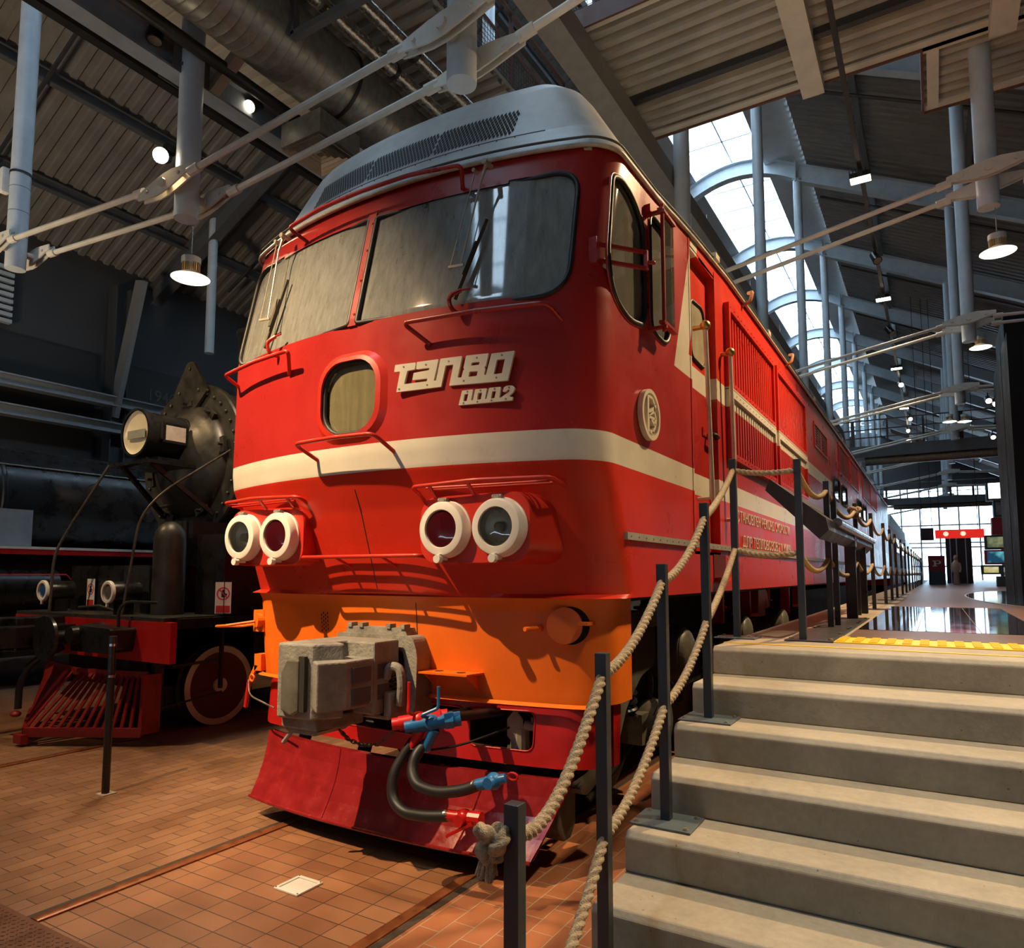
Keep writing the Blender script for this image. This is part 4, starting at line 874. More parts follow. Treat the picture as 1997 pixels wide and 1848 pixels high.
g.tube([FP(0.0, 1.66 + i * 0.08, 0.0015) for i in range(9)], 0.003, 5)
g.build('panel_seam', mat('dark seam', (0.08, 0.075, 0.07)), loco)
# snow plough
PB = []; 
for i in range(41):
    d = -1 + 2 * i / 40; a = abs(d)
    b_ = Vector((XC + d * 1.18, 3.44 + 0.10 * a ** 2.4, 0.14 + 0.0 * a)); t_ = Vector((XC + d * 1.31, 3.645 + 0.16 * a ** 2.4, 0.545)); m_ = (b_ + t_) / 2 + Vector((0, 0.035, 0.0)); PB.append((b_, m_, t_))
g = G(); B0 = [p[0] for p in PB]; B1 = [p[1] for p in PB]; B2 = [p[2] for p in PB]
k1 = [b * 0.5 + m * 0.5 + Vector((0, 0.008, 0)) for b, m in zip(B0, B1)]; k2 = [b * 0.5 + m * 0.5 + Vector((0, 0.008, 0)) for b, m in zip(B2, B1)]
for a, b in ((B0, k1), (k1, B1), (B1, k2), (k2, B2)): g.strip(a, b)
th = Vector((0, 0.05, 0)); g.strip([p + th for p in B0], [p + th for p in B2]); g.strip(B0, [p + th for p in B0]); g.strip(B2, [p + th for p in B2])
pl_ = g.build('snow_plough', PLOUGH, loco, True, 40)
g = G()
for d in (-0.28, 0.62): 
    j = round((d + 1) * 20); g.tube([PB[j][0] - Vector((0, 0.002, 0)), k1[j] - Vector((0, 0.002, 0)), PB[j][1] - Vector((0, 0.002, 0)), k2[j] - Vector((0, 0.002, 0)), PB[j][2] - Vector((0, 0.002, 0))], 0.006, 6)
g.tube([p + Vector((0, -0.004, 0.0)) for p in B0], 0.012, 8); g.build('weld_edge', PLOUGH, pl_, True)
for d in (-0.9, -0.3, 0.3, 0.9): G().bar((XC + d, 3.78, 0.5), (XC + d, 3.95, 0.9), 0.1, 0.03).build('plough_bracket', DARKU, loco)
# headlight clusters
def cluster(s_):
    hp = [(s_ * 0.895 + x, 2.02 + z) for x, z in rrect(0.77, 0.40, 0.12, 8)]
    g = G(); f = [Vector((XC + a, 3.375, b)) for a, b in hp]; N = len(hp)
    back = [Vector((XC + s_ * 0.895 + (a - s_ * 0.895) * (1.1) + (0.05 * s_), 3.80, 2.02 + (b - 2.02) * 1.06)) for a, b in hp]
    g.add(f, [tuple(range(N))]); mid_ = [Vector((p.x, p.y + 0.012, p.z)) for p in [Vector((XC + s_ * 0.895 + (a - s_ * 0.895) * 1.012, 3.375, 2.02 + (b - 2.02) * 1.015)) for a, b in hp]]
    g.strip(f, mid_, True); g.strip(mid_, back, True); h = g.build('headlight_cluster', RED, loco, True, 40)
    for c in (0.716, 1.096):
        o = Vector((XC + s_ * c, 3.375, 2.02)); d = (0, -1, 0)
        G().lathe(o, d, [(-0.02, 0.172), (0.012, 0.172), (0.02, 0.165), (0.06, 0.163), (0.072, 0.156), (0.075, 0.148), (0.077, 0.114), (0.07, 0.110), (0.05, 0.109)], 48).build('lamp_ring', RINGW, h, True)
        if c > 1: 
            G().lathe(o, d, [(0.0, 0.035), (0.005, 0.07), (0.02, 0.1), (0.05, 0.111)], 40, True).build('reflector', mat('silvered reflector', (0.8, 0.74, 0.58), 0.32, 0.25, var=0.05), h, True)
            G().sphere(o + Vector((0, -0.03, 0)), 0.03, 16).build('bulb', mat('smoky bulb', (0.3, 0.3, 0.2), 0.08, var=0), h, True)
            G().lathe(o, d, [(0.066, 0.110), (0.074, 0.07), (0.078, 0.0)], 40).build('lens', GLASSC, h, True)
        else:
            G().lathe(o, d, [(0.064, 0.110), (0.071, 0.07), (0.074, 0.0)], 40).build('lens', mat('dark red lens', (0.05, 0.003, 0.006), 0.05, var=0.0, spec=0.8), h, True)
        g = G(); g.cyl(o + Vector((0.0, -0.075, -0.178)), o + Vector((0, -0.11, -0.178)), 0.024, 16); g.box(o.x - 0.012, o.x + 0.012, 3.28, 3.36, 1.835, 1.87); g.build('latch', RINGW, h, True)
        g = G(); g.cyl(o + Vector((-0.03, -0.05, 0.17)), o + Vector((0.03, -0.05, 0.17)), 0.014, 10); g.box(o.x - 0.02, o.x + 0.02, 3.31, 3.36, 2.165, 2.20); g.build('hinge', GREYC, h, True)
    return h
cluster(1); cluster(-1)
# handrails across the front
def bent(name, pts, r=0.013, m=RED, rad=0.05): return G().tube(smoothpath(pts, rad, 6), r, 10).build(name, m, loco, True, 60)
bent('handrail', [(XC - 0.70, 3.53, 4.22), (XC - 0.78, 3.40, 4.30), (XC - 0.4, 3.355, 4.325), (XC, 3.345, 4.33), (XC + 0.4, 3.355, 4.325), (XC + 0.78, 3.40, 4.30), (XC + 0.70, 3.53, 4.22)], 0.014, CHERRY)
for s_ in (1, -1): bent('handrail', [(XC + s_ * 0.62, 3.31, 3.15), (XC + s_ * 0.50, 3.19, 3.27), (XC + s_ * 0.95, 3.26, 3.275), (XC + s_ * 1.40, 3.36, 3.27), (XC + s_ * 1.42, 3.55, 3.20)], 0.014, CHERRY if s_ > 0 else RED)  # left rail gets the brighter red, painting in the lit side
bent('handrail', [(XC - 0.28, 3.29, 2.50), (XC - 0.35, 3.13, 2.60), (XC, 3.12, 2.605), (XC + 0.33, 3.13, 2.60), (XC + 0.37, 3.30, 2.50)], 0.013)
for s_ in (1, -1):
    bent('handrail', [(XC + s_ * 0.50, 3.45, 2.22), (XC + s_ * 0.49, 3.30, 2.28), (XC + s_ * 0.95, 3.30, 2.292), (XC + s_ * 1.4, 3.40, 2.29), (XC + s_ * 1.40, 3.58, 2.26)])
    bent('handrail', [(XC + s_ * 0.60, 3.37, 2.265), (XC + s_ * 1.38, 3.46, 2.265)], 0.009)
    bent('handrail', [(XC + s_ * 0.58, 3.335, 2.272), (XC + s_ * 1.38, 3.42, 2.272)], 0.008)
    for c in (0.62, 0.9): G().bar((XC + s_ * c, 3.31, 2.285), (XC + s_ * c, 3.40, 2.20), 0.02, 0.012).build('rail_strut', RED, loco)
bent('handrail', [(XC - 0.5, 3.52, 1.85), (XC - 0.52, 3.36, 1.868), (XC + 0.52, 3.36, 1.868), (XC + 0.5, 3.52, 1.85)])
for y_ in (3.40, 3.435, 3.465): bent('step_bar', [(XC - 0.51, y_ + 0.01, 1.866), (XC, y_, 1.867), (XC + 0.51, y_ + 0.01, 1.866)], 0.008)
for c in (-0.2, 0.2): G().bar((XC + c, 3.36, 1.868), (XC + c, 3.53, 1.80), 0.014, 0.014).build('rail_strut', RED, loco)
# wipers and washer spouts
for s_ in (1, -1):
    px, py, pz = XC + s_ * 0.885, 3.50, 4.285; nx, ny, nz = XC + 0.853 * s_, 3.30, 3.60
    if s_ > 0: px += 0.05
    g = G(); g.tube([(px, py - 0.05, pz), (px - 0.03, py - 0.07, pz - 0.12), (nx, ny, nz)], 0.006, 8, True, [0.013, 0.007, 0.004]); g.tube([(px - 0.1, py - 0.03, pz - 0.02), (nx - 0.08, ny, nz)], 0.0038, 6); g.bar((nx - 0.09, ny, nz), (nx + 0.02, ny, nz - 0.01), 0.014, 0.014)
    g.cyl((px, py, pz), (px, py - 0.08, pz), 0.018, 10); g.cyl((px - 0.1, py, pz - 0.01), (px - 0.1, py - 0.05, pz - 0.01), 0.013, 10)
    w_ = g.build('wiper', mat('pale wiper metal', (0.5, 0.46, 0.36), 0.4, 0.3), loco, True)
    g = G(); t0 = FP(s_ * 0.93 if s_ > 0 else -0.82, 3.93, 0.03); t1 = FP(s_ * 0.80 if s_ > 0 else -0.93, 3.40, 0.03); g.bar(t0, t1, 0.012, 0.02); g.bar(t0 * 0.7 + t1 * 0.3 + Vector((0, -0.02, 0)), t0 * 0.3 + t1 * 0.7 + Vector((0, -0.02, 0)), 0.022, 0.012); g.build('wiper_blade', mat('olive wiper blade', (0.06, 0.05, 0.03), 0.5), w_)
    g = G(); d0 = s_ * 0.80; g.tube(smoothpath([FP(d0 + 0.03, 3.31, -0.01), FP(d0 + 0.0, 3.32, 0.07), FP(d0 - 0.01, 3.40, 0.09), FP(d0 + 0.05, 3.44, 0.06)], 0.04), 0.013, 10, True); g.cyl(FP(d0 + 0.03, 3.435, 0.07), FP(d0 + 0.10, 3.45, 0.05), 0.007, 8); g.build('washer_spout', CHERRY if s_ > 0 else RED, loco, True)  # spout reds also differ by side, lit left and shaded right
# lettering plates
LA=[[(0.02, 3.044), (0.164, 3.044), (0.159, 3.002), (0.106, 2.997), (0.085, 2.916), (0.242, 2.918), (0.247, 2.935), (0.142, 2.936), (0.151, 2.979), (0.257, 2.986), (0.261, 2.999), (0.168, 3.001), (0.172, 3.045), (0.321, 3.046), (0.29, 2.917), (0.305, 2.916), (0.334, 3.047), (0.479, 3.047), (0.45, 2.919), (0.475, 2.917), (0.486, 2.958), (0.495, 2.965), (0.488, 2.972), (0.505, 3.046), (0.651, 3.044), (0.632, 2.968), (0.621, 2.963), (0.63, 2.955), (0.622, 2.917), (0.634, 2.916), (0.669, 3.039), (0.815, 3.039), (0.771, 2.868), (0.394, 2.875), (0.421, 3.002), (0.369, 3.001), (0.34, 2.874), (0.03, 2.871), (0.055, 2.999), (0.013, 3.0)], [(0.543, 3.0), (0.594, 2.999), (0.589, 2.981), (0.538, 2.982)], [(0.528, 2.947), (0.581, 2.945), (0.575, 2.916), (0.522, 2.916)], [(0.704, 2.998), (0.754, 2.997), (0.735, 2.915), (0.684, 2.914)]]
LB=[[(0.48, 2.837), (0.551, 2.837), (0.539, 2.773), (0.55, 2.772), (0.565, 2.836), (0.64, 2.835), (0.628, 2.772), (0.637, 2.771), (0.655, 2.836), (0.729, 2.835), (0.719, 2.772), (0.728, 2.771), (0.781, 2.801), (0.783, 2.812), (0.773, 2.815), (0.76, 2.803), (0.74, 2.805), (0.748, 2.83), (0.765, 2.838), (0.802, 2.835), (0.817, 2.821), (0.808, 2.799), (0.783, 2.777), (0.79, 2.768), (0.804, 2.77), (0.798, 2.749), (0.457, 2.75)], [(0.496, 2.814), (0.521, 2.813), (0.51, 2.771), (0.488, 2.772)], [(0.585, 2.813), (0.61, 2.813), (0.602, 2.773), (0.578, 2.772)], [(0.674, 2.814), (0.699, 2.813), (0.688, 2.772), (0.666, 2.771)]]
ud = Vector((0.796, 0.132, 0)).normalized()
def vround(L): return roundpoly(L, 0.004, 2)
lo_ = Vector((XC + 0.365, 3.292, 0)) + Vector((0.132, -0.796, 0)).normalized() * 0.022
LETT = mat('cream lettering plate', (0.68, 0.63, 0.5), 0.45, var=0.06)
n1 = flatcurve('name_plate', [vround(L) for L in LA], lo_, ud, (0, 0, 1), 0.018, LETT, loco); n2 = flatcurve('number_plate', [vround(L) for L in LB], lo_, ud, (0, 0, 1), 0.018, LETT, loco)
for pl__, pts in ((n1, ((0.08, 3.025), (0.235, 3.022), (0.39, 3.025), (0.575, 3.025), (0.735, 3.022), (0.05, 2.888), (0.245, 2.895), (0.49, 2.895), (0.7, 2.892))), (n2, ((0.515, 2.827), (0.6, 2.826), (0.69, 2.826), (0.49, 2.76), (0.58, 2.76), (0.67, 2.76), (0.76, 2.76), (0.78, 2.826)))):
    g = G(); nn = Vector((0.132, -0.796, 0)).normalized()
    for a, b in pts: q = lo_ + ud * a + Vector((0, 0, b)) + nn * 0.017; g.cyl(q, q + nn * 0.003, 0.006, 8)
    g.build('screw', mat('dull screw', (0.25, 0.22, 0.16), 0.4, 0.5), pl__)
# side emblem: ring with a monogram
em = Vector((XC + 1.625, 4.32, 2.79)); g = G()
g.lathe(em, (1, 0, 0), [(0.0, 0.168), (0.035, 0.168), (0.035, 0.142), (0.0, 0.142)], 48)
def eb(pts, w_=0.019): 
    Pp = [em + Vector((0.018, a, b)) for a, b in pts]
    for a, b in zip(Pp, Pp[1:]): g.bar(a, b, w_, 0.034, (1, 0, 0)) if False else g.bar(a, b, 0.034, w_)
eb([(-0.06, 0.12), (-0.06, -0.12)], 0.03); eb([(-0.045, 0.115), (0.02, 0.115), (0.06, 0.08), (0.05, 0.03), (-0.05, -0.01)]); eb([(-0.05, 0.0), (0.09, 0.075)]); eb([(0.05, 0.04), (0.085, -0.01), (0.07, -0.07), (0.01, -0.12)]); eb([(-0.05, -0.02), (0.06, -0.02), (0.06, -0.06), (0.0, -0.03)]); eb([(-0.03, -0.11), (0.03, -0.12)], 0.022)
g.build('emblem', LETT, loco, True, 30)
# mirrors / brackets on the corner
g = G(); g.box(XC + 1.61, XC + 1.66, 4.36, 4.41, 4.2, 4.25); g.cyl((XC + 1.73, 4.40, 3.36), (XC + 1.73, 4.40, 4.24), 0.014, 8); g.box(XC + 1.62, XC + 1.75, 4.38, 4.41, 4.18, 4.2).box(XC + 1.62, XC + 1.75, 4.38, 4.41, 3.38, 3.4); g.box(XC + 1.70, XC + 1.74, 4.38, 4.66, 4.195, 4.215).box(XC + 1.70, XC + 1.74, 4.38, 4.66, 3.415, 3.435); ws = g.build('wind_deflector', CHERRY, loco)
G().box(XC + 1.715, XC + 1.722, 4.40, 4.66, 3.435, 4.195).build('deflector_glass', glass('clear deflector glass', (0.8, 0.8, 0.75), 0.1, 0.03), ws)
g = G(); a = Vector((XC + 1.56, 3.66, 3.70)); b = Vector((XC + 1.78, 3.93, 3.70))
g.bar(a, b, 0.02, 0.02); g.bar(a - Vector((0, 0, 0.1)), b - Vector((0, 0, 0.1)), 0.02, 0.02); g.bar(b + Vector((0, 0, 0.01)), b - Vector((0, 0, 0.11)), 0.022, 0.022); g.bar(a + Vector((0, 0, 0.03)), a - Vector((0, 0, 0.13)), 0.05, 0.05); g.cyl(b - Vector((0, 0, 0.06)), b + Vector((0.03, 0.03, -0.06)), 0.012, 8); g.sphere(b + Vector((0.035, 0.035, -0.06)), 0.014, 8); g.build('mirror_bracket', CHERRY, loco)
g = G(); a = Vector((XC - 1.56, 3.66, 3.60)); b = Vector((XC - 1.72, 3.75, 3.60)); g.bar(a, b, 0.02, 0.02); g.bar(a - Vector((0, 0, 0.1)), b - Vector((0, 0, 0.1)), 0.02, 0.02); g.bar(b, b - Vector((0, 0, 0.1)), 0.02, 0.02); g.build('mirror_bracket', CHERRY, loco)
# louvre panels
def louvre(y0, y1, z0, z1):
    g = G(); g.box(XC + 1.615, XC + 1.632, y0, y1, z0, z1)
    y = y0 + 0.04
    while y < y1 - 0.04: g.prism([(0, 0), (0.07, 0.0), (0.06, 0.022), (0.008, 0.022)], (XC + 1.625, y, z0 + 0.02), (0, 1, 0), (1, 0, 0), (0, 0, z1 - z0 - 0.04)); y += 0.105
    p = g.build('louvre_panel', BODY, loco)
    g = G()
    for a in ((y0 - 0.06, y1 + 0.06, z1, z1 + 0.07), (y0 - 0.06, y1 + 0.06, z0 - 0.06, z0), (y0 - 0.06, y0, z0, z1), (y1, y1 + 0.06, z0, z1)): g.box(XC + 1.612, XC + 1.672, *a)
    y = y0
    while y < y1:
        g.sphere((XC + 1.673, y, z1 + 0.035), 0.008, 6); g.sphere((XC + 1.673, y, z0 - 0.03), 0.008, 6); y += 0.14
    g.build('panel_frame', BODY, p)
louvre(6.48, 8.5, 3.52, 4.2); louvre(6.48, 8.5, 2.86, 3.38); louvre(8.78, 10.85, 3.52, 4.2); louvre(8.78, 10.85, 2.86, 3.38)
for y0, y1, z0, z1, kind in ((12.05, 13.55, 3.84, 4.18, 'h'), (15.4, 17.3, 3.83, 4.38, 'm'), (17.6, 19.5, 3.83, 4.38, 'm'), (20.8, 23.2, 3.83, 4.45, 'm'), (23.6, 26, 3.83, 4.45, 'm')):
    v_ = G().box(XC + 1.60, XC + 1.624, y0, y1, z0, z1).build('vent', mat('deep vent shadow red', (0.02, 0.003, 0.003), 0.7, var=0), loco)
    g = G()
    if kind == 'h':
        for i in range(8): g.box(XC + 1.622, XC + 1.627, y0, y1, z0 + i * (z1 - z0) / 8, z0 + i * (z1 - z0) / 8 + 0.014)
        g.box(XC + 1.622, XC + 1.628, (y0 + y1) / 2 - 0.03, (y0 + y1) / 2 + 0.03, z0, z1)
    else:
        for i in range(12): g.box(XC + 1.622, XC + 1.626, y0, y1, z0 + i * (z1 - z0) / 12, z0 + i * (z1 - z0) / 12 + 0.01)
        k = int((y1 - y0) / 0.12)
        for i in range(k): g.box(XC + 1.622, XC + 1.626, y0 + i * (y1 - y0) / k, y0 + i * (y1 - y0) / k + 0.02, z0, z1)
    g.build('vent_bars', BODY, v_)
    g = G()
    for a in ((y0 - 0.05, y1 + 0.05, z1, z1 + 0.04), (y0 - 0.05, y1 + 0.05, z0 - 0.04, z0), (y0 - 0.05, y0, z0, z1), (y1, y1 + 0.05, z0, z1)): g.box(XC + 1.612, XC + 1.636, *a)
    g.build('vent_frame', BODY, v_)
for y0, y1 in ((14.3, 15.25), (15.65, 16.6), (19.0, 20.1), (20.5, 21.6)):
    o = G(); o.prism(rrect(y1 - y0, 0.42, 0.1), (XC + 1.618, (y0 + y1) / 2, 3.40), (0, 1, 0), (0, 0, 1), (0.008, 0, 0)); o = o.build('corridor_window', mat('dark corridor glass', (0.02, 0.025, 0.025), 0.06, var=0), loco)
    ring('gasket', [(a + (y0 + y1) / 2, b + 3.40) for a, b in rrect(y1 - y0, 0.42, 0.1)], lambda a, b: Vector((XC + 1.628, a, b)), 0.02, BLACKM, o)
g = G(); g.box(XC + 1.615, XC + 1.64, 3.92, 30.5, 1.96, 2.005)
for i in range(60): g.sphere((XC + 1.641, 3.98 + i * 0.13, 1.982), 0.006, 6)
g.build('side_strip', mat('grey rubbing strip', (0.34, 0.33, 0.28), 0.45, var=0.15), loco)
STEPREC = G().box(XC + 1.60, XC + 1.626, 5.86, 6.25, 1.70, 1.92).build('step_recess', mat('step recess red', (0.12, 0.006, 0.006), 0.6), loco)
g = G(); pts = [(5.86 + 0.39 * i / 8, 1.72 - 0.04 * sin(pi * i / 8)) for i in range(9)]; g.strip([Vector((XC + 1.60, a, b)) for a, b in pts], [Vector((XC + 1.68, a, b + 0.01)) for a, b in pts]); g.build('step_tread', BODY, STEPREC)
def sidetext(body_, y0, y1, zb, cap):
    o = textmesh('lettering', body_, cap / 0.70, (XC + 1.622, y0, zb), (0, 1, 0), (0, 0, 1), 0.003, WHITEP, loco)
    xs = [v.co.y for v in o.data.vertices]; a, b = min(xs), max(xs); base = a; s_ = (y1 - y0) / (b - a)
    for v in o.data.vertices: v.co.y = base + (v.co.y - a) * s_
sidetext('УСТАНОВЛЕН РЕКОРД СКОРОСТИ', 6.60, 9.48, 2.25, 0.105); sidetext('ДЛЯ ТЕПЛОВОЗОВ 271 КМ/Ч', 6.92, 9.50, 2.02, 0.105)
# coupler
cpl = G(); cpl.prism([(-0.25, 3.5), (-0.25, 2.97), (-0.22, 2.94), (0.04, 2.97), (0.15, 3.12), (0.0, 3.19), (0.03, 3.27), (0.25, 3.27), (0.25, 3.5)], (XC, 0, 0.90), (1, 0, 0), (0, 1, 0), (0, 0, 0.44))
cpl.prism([(-0.25, 3.0), (-0.25, 3.35), (0.1, 3.35), (0.05, 3.0)], (XC, 0, 0.83), (1, 0, 0), (0, 1, 0), (0, 0, 0.08)); cpl = cpl.build('coupler', GREYC, loco, bevel=0.012)
g = G(); P1 = [(0.02, 2.985), (0.16, 2.89), (0.235, 3.05), (0.25, 3.5), (0.02, 3.5)]
g.prism(P1, (XC, 0, 0.965), (1, 0, 0), (0, 1, 0), (0, 0, 0.28)); g.build('small_tooth', GREYC, cpl, bevel=0.01)
g = G(); g.prism([(-0.18, 0.95), (-0.18, 1.17), (-0.13, 1.25), (-0.03, 1.25), (-0.03, 0.95), (-0.09, 0.92)], (XC, 2.925, 0), (1, 0, 0), (0, 0, 1), (0, 0.04, 0)); g.build('lock_piece', mat('worn coupler lock', (0.2, 0.19, 0.15), 0.45, 0.3, var=0.3), cpl, bevel=0.012)
g = G(); g.box(XC - 0.04, XC + 0.01, 2.935, 2.96, 0.95, 1.27); g.build('lock_slot', mat('coupler slot', (0.03, 0.028, 0.022), 0.7), cpl)  # dark box painted as the shade in the lock recess
for y in (3.09, 3.30):
    for z in (0.99, 1.115): G().box(XC + 0.232, XC + 0.252, y, y + 0.15, z, z + 0.09).build('pocket', mat('coupler pocket grey', (0.09, 0.085, 0.09), 0.7), cpl)  # darker grey boxes put recess shade on the tooth side
g = G(); g.prism([(-0.25, 0.83), (-0.2, 0.80), (0.02, 0.80), (0.06, 0.83)], (XC, 3.02, 0), (1, 0, 0), (0, 0, 1), (0, 0.25, 0)); g.tube([(XC - 0.2, 3.05, 0.81), (XC - 0.26, 3.03, 0.73)], 0.014, 8); g.build('bottom_lug', GREYC, cpl)
g = G(); g.box(XC - 0.12, XC + 0.14, 3.45, 4.0, 0.98, 1.24); g.build('shank', mat('shank shade grey', (0.16, 0.15, 0.14), 0.6, var=0.2), cpl, bevel=0.02)
# draft gear housing round the shank
hs = G(); o_ = roundpoly([(-0.33, 1.36), (0.33, 1.36), (0.37, 1.25), (0.36, 0.9), (0.28, 0.83), (-0.30, 0.83), (-0.33, 0.9)], 0.04, 4); i_ = roundpoly([(-0.25, 1.27), (0.25, 1.27), (0.27, 1.2), (0.26, 0.95), (0.2, 0.9), (-0.25, 0.9), (-0.27, 1.0)], 0.04, 4)
A = [Vector((XC + a, 3.53, b)) for a, b in o_]; B = [Vector((XC + a, 3.53, b)) for a, b in i_]; hs.strip(A, B, True); hs.strip(A, [p + Vector((0, 0.2, 0)) for p in A], True); hs.strip(B, [p + Vector((0, 0.25, 0)) for p in B], True)
hs.prism([(-0.27, 1.36), (0.27, 1.36), (0.25, 1.405), (-0.25, 1.405)], (XC, 3.55, 0), (1, 0, 0), (0, 0, 1), (0, 0.14, 0))
for a in (-0.24, -0.14, 0.1, 0.22): hs.box(XC + a, XC + a + 0.035, 3.54, 3.6, 1.40, 1.43)
housing = hs.build('coupler_housing', GREYC, loco)
G().box(XC - 0.3, XC + 0.3, 3.76, 3.78, 0.85, 1.3).build('housing_shade', mat('matt black void', (0.004, 0.004, 0.004)), housing)  # black sheet added for the darkness inside the housing opening
g = G(); g.prism([(0.0, 0.86), (0.29, 0.86), (0.31, 0.9), (0.30, 1.03), (0.02, 1.03), (-0.03, 0.98)], (XC, 3.36, 0), (1, 0, 0), (0, 0, 1), (0, 0.16, 0)); cr = g.build('centring_cradle', GREYC, loco, bevel=0.01)
g = G()
for a in (0.04, 0.16):
    for z in (0.90, 0.93, 0.96): g.cyl((XC + a, 3.352, z), (XC + a + 0.08, 3.352, z), 0.012, 8)
    g.box(XC + a - 0.01, XC + a + 0.09, 3.354, 3.362, 0.885, 0.985)
g.build('spring_window', BLACKP, cr)
for a in (0.07, 0.20):
    g = G(); g.tube([(XC + a + 0.055 * cos(t * 0.5), 3.44 + 0.055 * sin(t * 0.5), 1.03 + t * 0.0024) for t in range(48)], 0.011, 8); g.build('coil_spring', BLACKP, cr, True)
g = G(); g.tube(smoothpath([(XC + 0.33, 3.42, 0.95), (XC + 0.36, 3.40, 1.08), (XC + 0.34, 3.40, 1.18), (XC + 0.27, 3.38, 1.19), (XC + 0.25, 3.38, 1.11)], 0.05), 0.028, 10); g.build('hook', GREYC, cr, True)
def chain(P, n, r=0.011, lk=0.02):
    g = G()
    for i in range(n):
        t = i / (n - 1); k = t * (len(P) - 1); a = min(int(k), len(P) - 2); p = Vector(P[a]).lerp(Vector(P[a + 1]), k - a); d = (Vector(P[a + 1]) - Vector(P[a])).normalized(); s_ = frame_of(d)[i % 2]
        g.tube([p + d * (lk * cos(q)) + s_ * (r * sin(q)) for q in [2 * pi * j / 8 for j in range(9)]], 0.004, 5, False)
    return g
chain([(XC + 0.05, 3.2, 0.80), (XC + 0.1, 3.22, 0.75), (XC + 0.18, 3.26, 0.72), (XC + 0.27, 3.3, 0.73), (XC + 0.34, 3.34, 0.80), (XC + 0.36, 3.36, 0.85)], 20).build('chain', mat('rusty chain', (0.12, 0.09, 0.06), 0.5, 0.4), cpl)
# brake hoses
def hose(off, vm, path, end, hname, red):
    g = G(); g.tube(smoothpath(path, 0.12, 8), 0.031, 14); h = g.build('brake_hose', BLACKM, loco, True)
    p0 = Vector(path[0]); g = G(); g.tube([p0 + Vector((0.06, 0.0, 0.085)), p0 + Vector((0.0, -0.01, -0.03))], 0.03, 14); v0 = p0 + Vector((0.04, 0, 0.12))
    g.cyl(v0 + Vector((-0.10, -0.06, -0.02)), v0 + Vector((0.13, 0.1, 0.02)), 0.042, 16); g.cyl(v0 + Vector((-0.13, -0.08, -0.025)), v0 + Vector((-0.09, -0.055, -0.018)), 0.036, 16); g.cyl(v0 + Vector((0.06, 0.04, 0.01)), v0 + Vector((0.1, 0.07, 0.015)), 0.05, 6); g.sphere(v0, 0.05, 14); g.build('angle_cock', vm, h, True)
    g = G(); g.tube(smoothpath([v0 + Vector((0.0, -0.02, 0.03)), v0 + Vector((-0.02, -0.08, 0.05)), v0 + Vector(red), v0 + Vector(red) + Vector((0.0, 0, 0.12))], 0.02), 0.01, 8, True); g.build('cock_handle', vm, h, True)
    e = Vector(end); q = Vector(path[-1]); d = (e - q).normalized(); g = G()
    g.cyl(q - d * 0.01, q + d * 0.05, 0.031, 14); g.sphere(q + d * 0.09, 0.045, 14); g.cyl(q + d * 0.05, q + d * 0.16, 0.034, 14, 0.024); g.cyl(q + d * 0.09, q + d * 0.09 + Vector((0, -0.06, 0.0)), 0.03, 12); g.build('hose_coupling', vm, h, True)
    G().cyl(q - d * 0.03, q - d * 0.015, 0.03, 14).build('hose_clip', BOLT, h, True); G().cyl(p0 + Vector((0, -0.008, -0.045)), p0 + Vector((0, -0.006, -0.03)), 0.031, 14).build('hose_clip', BOLT, h, True)
    return h, q, d
h1, q1_, d1_ = hose(0, REDV, [(XC + 0.585, 3.24, 0.80), (XC + 0.545, 3.2, 0.72), (XC + 0.51, 3.15, 0.62), (XC + 0.53, 3.12, 0.50), (XC + 0.63, 3.1, 0.445), (XC + 0.80, 3.1, 0.455), (XC + 0.93, 3.12, 0.475)], (XC + 1.1, 3.14, 0.48), '', (-0.03, -0.06, 0.10))
g = G(); g.bar(q1_ + d1_ * 0.16 + Vector((0, -0.03, -0.01)), q1_ + d1_ * 0.02 + Vector((0, -0.05, -0.085)), 0.034, 0.014); g.cyl(q1_ + d1_ * 0.12, q1_ + d1_ * 0.19, 0.04, 12); g.build('end_lever', REDV, h1)
h2, q2_, d2_ = hose(0, BLUEV, [(XC + 0.66, 3.26, 0.79), (XC + 0.635, 3.2, 0.74), (XC + 0.635, 3.16, 0.66), (XC + 0.70, 3.12, 0.60), (XC + 0.86, 3.1, 0.585), (XC + 1.02, 3.12, 0.62), (XC + 1.10, 3.14, 0.655)], (XC + 1.24, 3.17, 0.70), '', (0.06, -0.02, 0.09))
g = G(); c_ = q2_ + d2_ * 0.2; g.tube([c_ + Vector((0.03 * cos(t * pi / 6), 0, 0.018 * sin(t * pi / 6))) for t in range(13)], 0.006, 6, False); g.build('ring', REDV, h2)
g = G(); g.tube([(XC + 0.75, 3.33, 0.93), (XC + 0.85, 3.8, 0.90)], 0.03, 12); g.tube([(XC + 0.68, 3.35, 0.92), (XC + 0.62, 3.8, 0.88)], 0.03, 12); g.build('air_pipe', BLACKP, loco, True)
g = G(); g.prism([(0.0, -0.11), (0.05, -0.05), (0.05, 0.05), (0.0, 0.11), (-0.05, 0.05), (-0.05, -0.05)], (XC + 0.93, 3.80, 0.81), (0.85, 0.5, 0), (0, 0, 1), (-0.03, 0.05, 0)); g.cyl((XC + 0.97, 3.85, 0.82), (XC + 1.15, 3.9, 0.80), 0.03, 12); g.cyl((XC + 0.93, 3.86, 0.62), (XC + 0.93, 3.86, 0.80), 0.06, 14); g.cyl((XC + 1.02, 3.86, 0.84), (XC + 1.02, 3.86, 0.87), 0.01, 8); g.build('socket_box', mat('grey green socket', (0.34, 0.32, 0.25), 0.5, var=0.15), loco)
